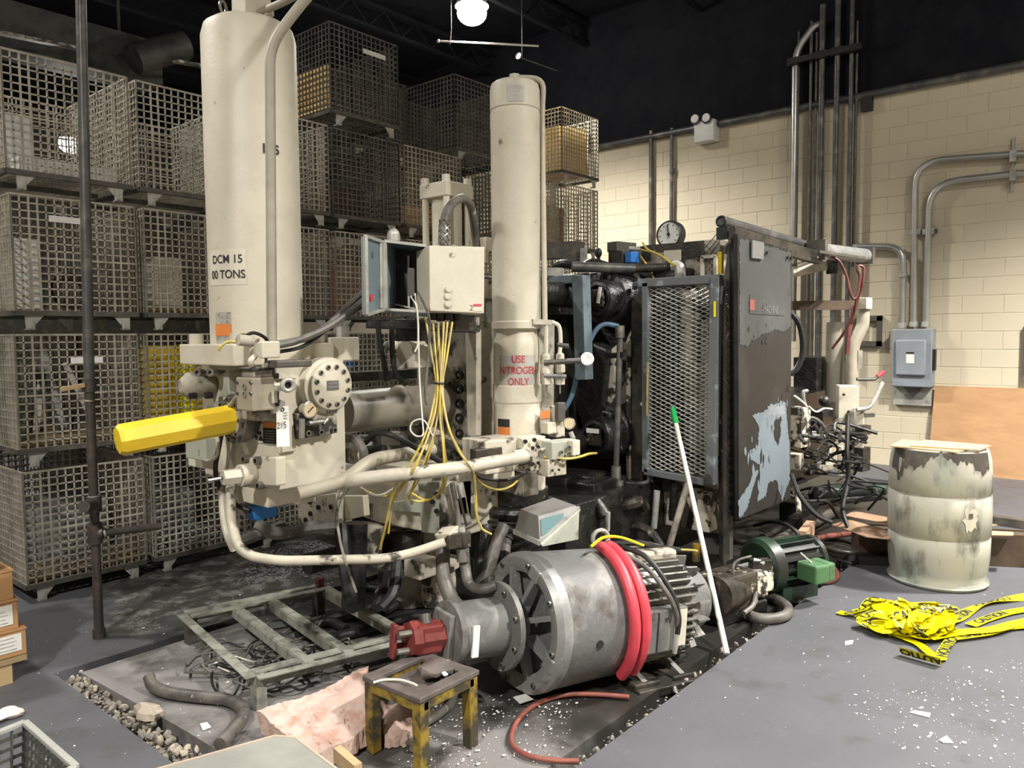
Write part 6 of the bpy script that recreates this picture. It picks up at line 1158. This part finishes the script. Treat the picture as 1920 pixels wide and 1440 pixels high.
for p in (A_, B_, C2, D2): c = (A_+B_+C2+D2)/4; q = p+(c-p).normalized()*.03; put('leg', G().box((q.x-.025, q.y-.025, 0), (q.x+.025, q.y+.025, .145)), 'rack_metal' if p is A_ else 'frame_dark', RK, smooth=False)
put('corner_plate', G().box((C2.x-.02, C2.y-.02, .15), (C2.x+.02, C2.y+.01, .2)), 'red_paint', RK, smooth=False)
# yellow stool
ST = thing('step_stool', 'small worn yellow steel stool with a dirty top beside the pink pad', 'stool', (1.95, 2.1, 0))
s1, s2_, s3 = V((1.84, 2.03, 0)), V((1.83, 2.29, 0)), V((2.10, 2.03, 0)); s4 = s2_+s3-s1; hz = .285
for q in (s1, s2_, s3, s4): put('leg', G().box((q.x-.022, q.y-.022, 0), (q.x+.022, q.y+.022, hz-.008)), 'stool', ST, bevel=.003, smooth=False)
g = G()
for p, q in ((s1, s2_), (s2_, s4), (s4, s3), (s3, s1)): g.bar(p+V((0, 0, hz-.02)), q+V((0, 0, hz-.02)), .044, .04)
put('apron', g, 'stool', ST, smooth=False)
for p, q in ((s1, s2_), (s2_, s4), (s4, s3), (s3, s1)): d = (q-p).normalized(); k_ = .0015 if abs(d.x) > .5 else 0; put('top_rail', G().bar(p+V((0, 0, hz+.005+k_))-d*.027, q+V((0, 0, hz+.005+k_))+d*.027, .055, .02), 'stool_top', ST, bevel=.004, smooth=False)
put('seat_pan', G().box((s1.x, s1.y, hz-.03), (s4.x, s4.y, hz-.022)), 'stool_top', ST, smooth=False)
rk = G().ball((0, 0, 0), .06, 14, (1.2, 1, .45)); rk.v = [q*(1+.18*math.sin(q.x*90)+.14*math.cos(q.y*110))+(s3+s4)/2+V((-.07, -.02, hz+.02)) for q in rk.v]; tg(put('clay_lump', rk, 'stool_top'), 'grey lump of dried dirt lying on the yellow stool', 'lump')
tg(put('paper_scrap', G().slab([(2.024,2.126,0.310), (2.031,2.109,0.310), (2.008,2.056,0.310), (1.991,2.062,0.310)], .004), 'chip', smooth=False), 'white paper scrap on top of the yellow stool', 'paper scrap'); hose('white_wire', 'short pale wire lying across the yellow stool', [(1.793,2.237,0.300), (1.826,2.215,0.305), (1.857,2.160,0.310), (1.867,2.106,0.310), (1.880,2.090,0.300)], .005, 'cable_white', 'wire', n=6)
# pink pad: lumpy sheet with thickness
def pad(name, label, c4, th, m, nu=30, nv=22, amp=.004, seed=1):
    rn = random.Random(seed); c4 = [V(q) for q in c4]; vs = []
    for layer in (0, 1):
        for j in range(nv+1):
            for i in range(nu+1):
                u, v = i/nu, j/nv; p = (c4[0]*(1-u)+c4[1]*u)*(1-v)+(c4[3]*(1-u)+c4[2]*u)*v; e = 1 if 0 < i < nu and 0 < j < nv else .5
                if layer == 0: vs.append(p+V((rn.uniform(-.006, .006), rn.uniform(-.006, .006), rn.uniform(-amp, amp)*e+.012*math.sin(u*7+seed)*math.cos(v*6))))
                else: vs.append(V((p.x+rn.uniform(-.008, .008), p.y+rn.uniform(-.008, .008), max(.002, p.z-th+rn.uniform(-.004, .004)))))
    w_ = nu+1; N = (nu+1)*(nv+1); fs = []
    for j in range(nv):
        for i in range(nu): a = j*w_+i; fs.append((a, a+1, a+w_+1, a+w_)); fs.append((N+a, N+a+w_, N+a+w_+1, N+a+1))
    ring = [i for i in range(w_)]+[j*w_+nu for j in range(1, nv+1)]+[nv*w_+i for i in range(nu-1, -1, -1)]+[j*w_ for j in range(nv-1, 0, -1)]
    for k in range(len(ring)): a, b = ring[k], ring[(k+1) % len(ring)]; fs.append((a, b, b+N, a+N))
    g = G().add(vs, fs); return put(name, g, m)
tg(pad('insulation_pad', '', [(1.597,2.722,0.100), (1.997,2.533,0.200), (1.847,2.297,0.110), (1.621,2.343,0.050)], .075, 'pink'), 'pink crusted insulation pad lying between the rack and the stool', 'insulation pad')
tg(pad('insulation_scrap', '', [(2.016,2.463,0.080), (2.067,2.334,0.060), (1.942,2.195,0.050), (1.870,2.269,0.050)], .05, 'pink', 12, 12, seed=3), 'small pale pink pad piece under the yellow stool', 'insulation pad')
# tote lid at the bottom edge, basket, boxes
tt = thing('storage_tote', 'grey plastic tote with a lid at the bottom edge of the view', 'tote', (1.1, 2.1, 0))
P_ = V((1.475, 2.315, .22)); u_ = V((-.955, .295, 0)); v_ = V((-.10, -.995, 0))
def lidpoly(z, ins): return [V((q.x, q.y, z)) for q in (P_+u_*(.05+ins)+v_*ins, P_+u_*ins+v_*(.05+ins), P_+u_*ins+v_*(.62-ins), P_+u_*(.58-ins)+v_*(.62-ins), P_+u_*(.58-ins)+v_*ins)]
put('lid', G().prism(lidpoly(.195, 0), (0, 0, .02)), 'tote', tt, bevel=.006, smooth=False); put('lid_panel', G().prism(lidpoly(.21, .035), (0, 0, .008)), 'tote', tt, bevel=.004, smooth=False); put('bin', G().prism(lidpoly(0, .05), (0, 0, .196)), 'tote', tt, smooth=False)
g = G(); L5 = lidpoly(.213, .004)
for i in range(5): g.bar(L5[i], L5[(i+1) % 5], .008, .008)
put('lid_edge', g, 'tote_rim', tt, smooth=False)
tg(put('wood_strip', G().bar((1.621,2.237,0.100), (1.597,2.085,0.100), .03, .05), 'cardboard_pale', smooth=False), 'narrow pale wood strip end at the bottom edge beside the tote', 'wood strip')
bk = thing('plastic_basket', 'dark slotted plastic basket with a pale rim in the bottom corner', 'basket', (.8, 2.7, 0))
Q = V((.855, 2.965, .28)); bu = V((-1, -.14, 0)).normalized(); bv = V((.01, -1, 0)).normalized()
cs = [Q, Q+bu*.5, Q+bu*.5+bv*.44, Q+bv*.44]; lo = [V((q.x, q.y, .01)).lerp(V(((cs[0]+cs[2])/2).to_tuple()[:2]+(.01,)), .1) for q in cs]
g = G()
for i in range(4): g.bar(cs[i], cs[(i+1) % 4], .022, .018)
put('rim', g, 'basket_rim', bk, bevel=.004, smooth=False)
for i in range(4):
    a, b, c, d = cs[i], cs[(i+1) % 4], lo[(i+1) % 4], lo[i]; g = G(); nn = 12
    for r_ in range(9): t = (r_+.0)/8; g.bar(a.lerp(d, t), b.lerp(c, t), .006, .012)
    for k in range(nn+1): t = k/nn; g.bar(a.lerp(b, t), d.lerp(c, t), .012 if k % 4 else .03, .006)
    put('slotted_side', g, 'basket', bk, smooth=False)
put('floor_tray', G().prism(lo, (0, 0, .006)), 'basket', bk, smooth=False)
sg_ = G().ball((0, 0, 0), .06, 12, (1, .7, .35)); sg_.v = [q*(1+.3*math.sin(q.x*60+q.y*40))+V((0.993,3.687,0.020)) for q in sg_.v]; tg(put('crumpled_bag', sg_, 'plastic_bag'), 'crumpled pinkish white bag on the floor above the basket', 'bag')
bt = [((1.188,4.050,0.109), 1171, 'bottom'), ((1.182,4.050,0.275), 1113, 'third from the top'), ((1.182,4.050,0.426), 1046, 'second from the top')]
BX = [(1.19, .125, .25, 'carton at the bottom of the stack with a torn white label'), (1.165, .252, .39, 'second carton up with a wide white label'), (1.155, .392, .53, 'third carton up with a square white label'), (1.10, .532, .76, 'topmost carton with a bright green label')]
for k, (x, za_, zb_, lab) in enumerate(BX):
    t = thing('cardboard_box', lab, 'cardboard box', (x-.2, 4.2, za_), 'cartons stacked at the left edge'); put('carton', G().box((x-.42, 4.05+.012*k, za_), (x, 4.45, zb_)), 'cardboard', t, bevel=.003, smooth=False)
    put('lid_flap', G().box((x-.42, 4.045+.012*k, zb_-.006), (x+.003, 4.452, zb_+.0015)), 'cardboard', t, smooth=False)
    yy = 4.049+.012*k; w2 = ((.02, .13), (.022, .13), (.075, .19), (.01, .06))[k]
    lb = put('shipping_label', G().box((x-w2[1]-.06, yy-.002, za_+.025), (x-w2[0], yy, zb_-.02)), 'green_label' if k == 3 else 'sticker_white', t, smooth=False)
    if k < 3:
        for j in range(4): put('print_line', G().box((x-w2[1]-.05, yy-.003, za_+.035+j*.018), (x-w2[0]-.02-.01*(j % 2), yy-.002, za_+.038+j*.018)), 'sticker_grey', lb, smooth=False)
t = thing('pallet', 'pale wooden pallet under the stack of cartons', 'pallet', (.95, 4.2, 0)); put('deck', G().box((.6, 4.05, .095), (1.19, 4.5, .122)), 'wood', t, smooth=False)
for x in (.7, 1.08): put('block_foot', G().box((x-.03, 4.06, 0), (x+.05, 4.16, .095)), 'cardboard_pale', t, smooth=False)
# pole of iron pipe
PL = thing('pipe_pole', 'tall dark iron drop pipe with a tee arm standing by the cages', 'pipe', (1.615, 4.32, 0))
pb_, pm, pt = V((1.613,4.320,0.007)), V((1.618,4.320,1.323)), V((1.660,4.320,3.451))
put('upper_pipe', G().cyl(pm, pt, .026, n=16), 'pipe_dark', PL); put('lower_pipe', G().cyl(V((pb_.x, pb_.y, .02)), pm, .0235, n=16), 'pipe_iron', PL)
put('foot_cap', G().cyl(V((pb_.x, pb_.y, 0)), V((pb_.x, pb_.y, .05)), .032, n=16), 'pipe_iron', PL)
def jt(q, h, r=.034, nm='coupling'): q = V(q); return put(nm, G().cyl(q-V((0, 0, h)), q+V((0, 0, h)), r, n=16), 'pipe_iron', PL)
jt((1.619,4.320,1.360), .035); jt((1.615,4.320,0.726), .04, .038, 'tee'); jt((1.614,4.320,0.568), .055, .036, 'tee'); put('thread', G().cyl(V((1.616,4.320,0.763))-V((0, 0, .008)), V((1.616,4.320,0.763))+V((0, 0, .008)), .028), 'galv', PL); put('thread', G().cyl(V((1.617,4.320,1.295))-V((0, 0, .02)), V((1.617,4.320,1.295))+V((0, 0, .01)), .024, r2=.019), 'cardboard_pale', PL)
put('side_stub', G().cyl((1.615,4.320,0.726), (1.521,4.200,0.745), .03, n=14), 'pipe_iron', PL); put('arm_collar', G().cyl((1.619,4.320,0.567), (1.649,4.300,0.570), .034, n=14), 'pipe_iron', PL); put('arm', G().cyl((1.637,4.310,0.565), (1.935,4.250,0.556), .02, n=14), 'pipe_iron', PL); put('thread_ring', G().cyl((1.648,4.305,0.563), (1.658,4.303,0.565), .024), 'galv', PL)
put('lever', G().bar((1.476,4.300,1.346), (1.586,4.300,1.362), .02, .02), 'cardboard_pale', PL, smooth=False)
# mop pole
MP = thing('mop_pole', 'white pole with a green tip leaning against the mesh door', 'pole', (3.543,1.634,0.000)); mt, mb_ = V((4.420,2.422,1.108)), V((3.521,1.624,0.010))
put('shaft', G().cyl(mb_, mb_.lerp(mt, .94), .0145, n=12), 'mop_white', MP); gt = put('grip_tip', G().lathe(mb_.lerp(mt, .93), mt-mb_, [(0, .02), (.06, .021), (.09, .016), (.12, .018), (.14, .012), (.14, 0)], 14), 'green_tip', MP, label='bright green tip')
# hanging tag
TG = thing('paper_tag', 'white numbered tag hanging on the manifold block', 'tag', (1.754,2.740,1.155)); put('card', G().slab([(1.730,2.740,1.321), (1.787,2.740,1.321), (1.787,2.740,1.153), (1.727,2.740,1.158)], .002), 'sticker_white', TG, smooth=False)
lettering('215', .038, on_plane((1.750,2.737,1.243), (1, 0, 0), (0, 0, 1), .002), 'ink', TG, sx=.8); put('string', G().tube([(1.758,2.738,1.318), (1.746,2.730,1.344), (1.745,2.740,1.352)], .0015, 5), 'cable_white', TG); put('eyelet', G().torus((1.757,2.737,1.308), Y_, .007, .002, 12, 5), 'ink', TG)
for k in range(3): put('print_line', G().slab([V((1.762,2.737,1.296))+V((0, 0, -.011*k)), V((1.779,2.737,1.295))+V((0, 0, -.011*k)), V((1.779,2.737,1.291))+V((0, 0, -.011*k)), V((1.761,2.737,1.292))+V((0, 0, -.011*k))], .0008), 'sticker_grey', TG, smooth=False)
# plastic drum
DX_, DY_ = 5.50, 1.10
DR = thing('plastic_drum', 'stained white plastic drum standing on the open floor', 'drum', (DX_, DY_, 0))
put('shell', G().lathe((DX_, DY_, 0), (0, 0, 1), [(0, .27), (.005, .283), (.035, .286), (.05, .272), (.09, .283), (.2, .292), (.305, .294), (.312, .287), (.322, .287), (.33, .295), (.45, .297), (.575, .295), (.582, .287), (.592, .287), (.60, .295), (.72, .292), (.80, .286), (.845, .275), (.865, .268), (.865, .255), (.80, .25)], 56), 'drum', DR, ang=60)
g = G(); PN = 120; az_ = math.atan2(-DY_, -DX_); low = lambda t: .845-(.17 if .10 < t < .17 else .11*(.5+.5*math.cos((t-.13)*7))*(t < .5)+.09*(t > .55)*min(1, (t-.55)*3))-.016*math.sin(t*23)-.012*math.sin(t*71)-.008*math.sin(t*157)
vs = []
for i in range(PN+1):
    t = i/PN; a = az_-1.15+2.3*t
    for z in (low(t), .862): r_ = (.2775 if z > .85 else .2955 if z < .74 else .2955-(z-.74)*.16)+.0015; vs.append((DX_+r_*math.cos(a), DY_+r_*math.sin(a), z))
put('grime_patch', g.add(vs, [(2*i, 2*i+2, 2*i+3, 2*i+1) for i in range(PN)]), 'drum_grime', DR)
rl = random.Random(9)
fcy = on_cyl(DX_, DY_, .299, az_+.62, .46, .002); rim_ = [(math.cos(2*PI*i/26)*.055*rl.uniform(.55, 1.25), math.sin(2*PI*i/26)*.085*rl.uniform(.55, 1.25)) for i in range(26)]
put('label_scrap', G().add([fcy(0, 0)]+[fcy(*q) for q in rim_], [(0, 1+i, 1+(i+1) % 26) for i in range(26)]), 'paper_cream', DR, smooth=False)
g = G(); cyl_patch(g, DX_, DY_, .299, az_+.6, .485, .025, .03, .008); put('rust_spot', g, 'drum_grime', DR, smooth=False)
put('drum_head', G().lathe((DX_, DY_, .80), (0, 0, 1), [(0, .25), (.01, 0)], 40), 'drum', DR); put('rim_band', G().torus((DX_, DY_, .02), (0, 0, 1), .283, .01, 48, 6), 'drum', DR)
CB = [(5.163,1.302,0.885), (5.424,1.034,0.885), (5.355,0.899,0.885), (5.196,0.861,0.885), (5.076,0.884,0.885), (4.992,1.061,0.885), (4.935,1.203,0.885)]
tg(put('cardboard_sheet', G().prism([V((DX_-.22, DY_+.24, .868)), V((DX_-.26, DY_-.13, .868)), V((DX_+.02, DY_-.22, .868)), V((DX_+.16, DY_+.26, .868))], (0, 0, .008)), 'cardboard_pale', smooth=False), 'lower tan cardboard sheet lying on top of the drum', 'cardboard sheet', 'cardboard sheets on the drum')
tg(put('cardboard_sheet', G().prism([V((DX_-.2, DY_+.13, .877)), V((DX_-.15, DY_-.24, .877)), V((DX_+.06, DY_-.27, .885)), V((DX_+.12, DY_+.12, .88))], (0, 0, .008)), 'cardboard_pale', smooth=False), 'upper tan cardboard strip lying on top of the drum', 'cardboard sheet', 'cardboard sheets on the drum')
# brown channel and kraft sheets behind the drum
d_ = V((.47, -.88, 0)).normalized(); n_ = V((d_.y, -d_.x, 0)); n_ = -n_ if n_.x < 0 else n_; o_ = V((5.64, 1.62, 0))
CHN = thing('cardboard_channel', 'long dark brown cardboard channel lying behind the drum', 'cardboard channel', o_+d_)
put('front_wall', G().prism([o_, o_+d_*1.45, o_+d_*1.45+V((0, 0, .21)), o_+V((0, 0, .21))], n_*.012), 'cardboard_dark', CHN, smooth=False); put('top_lip', G().prism([o_+V((0, 0, .21)), o_+d_*1.45+V((0, 0, .21)), o_+d_*1.45+V((0, 0, .21))+n_*.1, o_+V((0, 0, .21))+n_*.1], (0, 0, .012)), 'cardboard_dark', CHN, smooth=False); put('back_wall', G().prism([o_+n_*.25, o_+n_*.25+d_*1.45, o_+n_*.25+d_*1.45+V((0, 0, .2)), o_+n_*.25+V((0, 0, .2))], n_*.012), 'cardboard_dark', CHN, smooth=False)
q_ = o_-n_*.13-d_*.03; tg(put('black_bar', G().prism([q_, q_+d_*.36, q_+d_*.36+V((0, 0, .06)), q_+V((0, 0, .06))], n_*.1), 'black', smooth=False), 'flat black bar lying along the foot of the brown channel', 'bar')  # black strip painted in for the shadow under the channel
tg(put('kraft_sheet', G().prism([(5.704,1.829,0.200), (5.735,1.720,0.250), (5.506,1.390,0.260), (5.305,1.338,0.260), (5.347,1.490,0.240)], (0, 0, .006)), 'kraft', smooth=False), 'tan kraft sheet poking out left of the drum, nearer one', 'paper sheet', 'kraft sheets behind the drum'); tg(put('kraft_sheet', G().prism([(5.747,1.754,0.270), (5.903,1.734,0.280), (5.745,1.452,0.300), (5.980,0.842,0.300), (5.817,0.908,0.300), (5.594,1.413,0.290)], (0, 0, .006)), 'kraft', smooth=False), 'tan kraft sheet passing behind the drum, farther one', 'paper sheet', 'kraft sheets behind the drum')
tg(put('kraft_strip', G().prism([(5.970,0.916,0.250), (6.043,0.758,0.250), (5.947,0.745,0.250), (5.844,0.896,0.250)], (0, 0, .006)), 'cardboard_pale', smooth=False), 'narrow tan strip sticking out right of the drum', 'paper strip'); tg(put('brown_block', G().obox((5.715,2.016,0.100), (.36, .06, .13), R(10)), 'kraft', smooth=False), 'tan wooden block lying behind the green motor', 'wood block')
# caution tape
TP = thing('caution_tape', 'crumpled heap of yellow caution tape lying on the floor before the drum', 'tape', (4.532,0.994,0.000))
rn = random.Random(5)
def ribbon(pts, w=.062, tilt=None, text=None, seg=5, tw=None):
    P = catmull(pts, seg); n = len(P); L = [0]
    for i in range(1, n): L.append(L[-1]+(P[i]-P[i-1]).length)
    S_ = []
    for i, p in enumerate(P):
        t = (P[min(i+1, n-1)]-P[max(i-1, 0)]).normalized(); side = V((0, 0, 1)).cross(t).normalized(); a = tw(i/(n-1)) if tw else (tilt or 0); nn = t.cross(side)
        S_.append(side*math.cos(a)+nn*math.sin(a))
    g = G(); vs = []
    for p, s in zip(P, S_): vs += [p-s*w/2, p+s*w/2]
    g.add(vs, [(2*i, 2*i+1, 2*i+3, 2*i+2) for i in range(n-1)]); put('strip', g, 'tape_yellow', TP)
    if text:
        lg = G(); per = .42; k = 0
        while (k+1)*per < L[-1]+.02 or k == 0:
            c = (k+.5)*per if L[-1] > per else L[-1]/2; vs_, fs_ = TXT; im = min(max(j for j in range(n-1) if L[j] <= min(c, L[-1]-1e-4)), n-2); flip = 1 if (P[im+1]-P[im]).cross(S_[im]).dot(CAM-P[im]) > 0 else -1
            def fn(q):
                d = min(max(c+q.x*flip, 0), L[-1]-1e-4); i = max(j for j in range(n-1) if L[j] <= d); f = (d-L[i])/max(L[i+1]-L[i], 1e-6); p = P[i].lerp(P[i+1], f); s = S_[i].lerp(S_[i+1], f); nn = (P[i+1]-P[i]).normalized().cross(s).normalized(); nn = nn if nn.dot(CAM-p) > 0 else -nn
                return p+s*q.y+nn*.002
            lg.add([fn(q) for q in vs_], fs_); k += 1
        put('lettering', lg, 'ink', TP, smooth=False, fix=False)
TXT = text_polys('CAUTION', .064, 1, .0022)
heap = [(4.466,1.307,0.020), (4.503,1.206,0.100), (4.506,1.043,0.100), (4.676,0.922,0.080), (4.674,0.817,0.060), (4.385,0.911,0.050), (4.316,1.049,0.080), (4.289,0.939,0.030), (4.501,0.810,0.040), (4.289,1.093,0.020), (4.344,1.202,0.050), (4.347,0.853,0.020), (4.593,1.090,0.080)]
for k in range(24):
    a = V(rn.choice(heap)); pts = [a]
    for j in range(4): b = V(rn.choice(heap)); pts.append(pts[-1].lerp(b, rn.uniform(.4, .9))+V((rn.uniform(-.05, .05), rn.uniform(-.05, .05), rn.uniform(.0, .03))))
    for p in pts: p.z = max(.012, min(p.z, .13))
    f1, f2 = rn.uniform(-.7, .7), rn.uniform(-.6, .6); ribbon(pts, tw=lambda t, f1=f1, f2=f2: f1+f2*math.sin(t*9), text=k % 2 == 0)
ribbon([(4.468,1.389,0.010), (4.462,1.334,0.015), (4.473,1.258,0.060), (4.558,1.221,0.100), (4.501,1.136,0.080)], text=True); ribbon([(4.592,0.878,0.040), (4.796,0.839,0.020), (5.079,0.795,0.012), (5.270,0.703,0.012), (5.454,0.579,0.012)], text=True, tw=lambda t: .4*math.sin(t*8))
ribbon([(4.704,0.771,0.012), (4.866,0.722,0.012), (5.055,0.647,0.012), (5.229,0.541,0.012)], text=True); ribbon([(4.323,0.897,0.030), (4.507,0.786,0.030), (4.654,0.664,0.030), (4.842,0.594,0.020), (5.016,0.505,0.020)], .07); ribbon([(4.412,0.817,0.020), (4.615,0.682,0.020), (4.786,0.610,0.015), (4.920,0.494,0.015)], text=True)
ribbon([(4.317,1.154,0.040), (4.285,1.040,0.020), (4.243,0.924,0.015), (4.151,0.848,0.015), (4.094,0.790,0.015)], .05); ribbon([(4.458,0.806,0.020), (4.297,0.807,0.020), (4.186,0.806,0.015), (4.114,0.796,0.012)], .05, text=True)
ribbon([(4.058,0.966,0.030), (4.045,0.872,0.030), (4.036,0.778,0.030)], .06, tilt=-.9, text=True)
# ------------------------------------------------------------------ stones, flakes and chips
sms = []
for k in range(4):
    g = G().ball((0, 0, 0), 1, 8, (1, rn.uniform(.6, .9), rn.uniform(.5, .75))); g.v = [q*(1+rn.uniform(-.16, .16)) for q in g.v]
    o = put('stone', g, 'stone' if k % 2 else 'stone_pale', floor); me = o.data
    for v in me.vertices: v.co += ORG[floor.name]
    o.location = V((1.34, 3.9-.03*k, -.07))-ORG[floor.name]; o.scale = [.022]*3; sms.append(me)
def stone(p, s):
    o = bpy.data.objects.new('stone', rn.choice(sms)); COL.objects.link(o); o.parent = floor; o.location = V(p)-ORG[floor.name]; o.rotation_euler = (rn.uniform(0, 3), rn.uniform(0, 3), rn.uniform(0, 6)); o.scale = [s*rn.uniform(.8, 1.25) for _ in range(3)]
for k in range(150): y = 3.95-1.2*rn.random()**1.1; stone((rn.uniform(1.30, 1.385)+max(0, 3.2-y)*.06, y, -.06+rn.uniform(0, .06)), rn.uniform(.011, .024))
for k in range(70): x = 2.2+3.2*rn.random()**1.6; stone((x, rn.uniform(1.625, 1.69), -.08+rn.uniform(0, .07)), rn.uniform(.008, .018))
gb = G().ball((0, 0, 0), 1, 10, (1, 1, 1)); gb.v = [q*(1+.22*math.sin(q.x*4+q.y*3)+rn.uniform(-.12, .12)) for q in gb.v]; t = put('rubble_stone', gb, 'stone_pale', smooth=False); t.scale = (.045, .07, .035); t.location = (1.375, 3.24, -.015); t.rotation_euler = (0, .2, .15); tg(t, 'large pale stone lodged in the gravel trench', 'stone')
g = G()
for k in range(900):
    y = 3.98-1.3*rn.random(); x = rn.uniform(1.295, 1.40)+max(0, 3.2-y)*.05; s = rn.uniform(.003, .009)
    if k > 520: x = 1.9+3.6*rn.random(); y = rn.uniform(1.62, 1.70)
    g.ball((x, y, -.085+rn.uniform(0, .06)), s, 5, (1, .8, .6))
put('fine_gravel', g, 'stone', floor, smooth=False, fix=False)['kind'] = 'stuff'
def flakes(name, label, n, fn, m, smin, smax, z=0):
    g = G()
    for k in range(n):
        x, y, zz = fn(); s = smin+(smax-smin)*rn.random()**4; el = rn.uniform(.35, .9); a = rn.uniform(0, 6.28); m_ = rn.randint(3, 6); P = []
        for i in range(m_): b = a+2*PI*i/m_+rn.uniform(-.4, .4); P.append(V((x+math.cos(b)*s*rn.uniform(.5, 1.1), y+math.sin(b)*s*el*rn.uniform(.5, 1), zz+.0015)))
        g.prism(P, (0, 0, rn.uniform(.001, .003)))
    return tg(put(name, g, m, smooth=False, fix=False, kind='stuff'), label, 'debris')
def at_px(x, y): return None
R1 = [V(q) for q in ((3.441,1.090,-0.000), (4.445,0.496,0.000), (3.320,0.310,0.000), (3.035,0.654,0.000))]
def quad_rand(q): u, v = rn.random(), rn.random(); p = (q[0]*(1-u)+q[1]*u)*(1-v)+(q[3]*(1-u)+q[2]*u)*v; return p.x, p.y, p.z
flakes('paint_flakes', 'white paint flakes scattered thickly on the floor at the right', 230, lambda: quad_rand(R1), 'chip', .003, .016)
R2 = [V(q) for q in ((2.380,1.673,-0.000), (4.600,1.655,0.000), (5.695,0.621,0.000), (3.283,0.355,0.000))]
flakes('paint_flakes', 'sparse white flakes scattered across the open floor', 110, lambda: quad_rand(R2), 'chip', .002, .012)
R3 = [V(q) for q in ((2.321,2.447,-0.000), (2.706,1.902,0.000), (2.183,1.679,0.000), (1.804,2.137,0.000))]
flakes('paint_flakes', 'white flakes scattered on the slab around the yellow stool', 380, lambda: quad_rand(R3), 'chip', .002, .012)
R4 = [V(q) for q in ((1.763,4.319,0.000), (3.194,4.431,0.000), (2.896,3.599,0.000), (1.419,2.833,0.000))]
flakes('metal_chips', 'pale chips scattered on the oily floor near the cages', 170, lambda: quad_rand(R4), 'chip', .002, .011)
R5 = [V(q) for q in ((1.422,4.736,0.000), (2.264,5.019,0.000), (1.315,2.838,0.000), (0.934,3.184,-0.000))]
flakes('paint_flakes', 'a few white flakes on the floor left of the trench', 40, lambda: quad_rand(R5), 'chip', .002, .01)
g = G()
for k in range(700):
    x, y, z_ = quad_rand([V(q) for q in ((3.031,5.054,-0.000), (3.601,5.058,0.000), (3.093,4.175,0.000), (2.499,4.558,0.000))]); g.obox((x, y, rn.uniform(.003, .02)), (rn.uniform(.004, .02), rn.uniform(.004, .014), .004), rn.uniform(0, 6))
tg(put('metal_shavings', g, 'alu_chip', smooth=False, fix=False, kind='stuff'), 'grey metal shavings strewn on the floor beneath the manifold', 'debris')
for k, (lab, q) in enumerate((('large white scrap on the floor in front of the tape', ((3.494,0.768,0.002), (3.511,0.711,0.002), (3.467,0.708,0.002), (3.464,0.782,0.002))), ('white triangular scrap near the bottom right corner', ((3.296,0.637,0.002), (3.352,0.620,0.002), (3.306,0.588,0.002), (3.284,0.620,0.002))), ('white scrap on the slab beside the thick hose', ((1.500,3.009,0.000), (1.525,2.999,0.000), (1.516,2.948,0.000), (1.481,2.950,0.000))), ('clear plastic scrap before the motor bell', ((2.491,2.145,0.010), (2.549,2.123,0.010), (2.533,2.064,0.010), (2.466,2.084,0.010))), ('white scrap on the floor left of the caution tape', ((4.070,1.228,0.002), (4.111,1.200,0.002), (4.057,1.189,0.002), (4.019,1.214,0.002))))):
    tg(put('paper_scrap', G().prism(q, (0, 0, .003)), 'chip', smooth=False), lab, 'paper scrap')
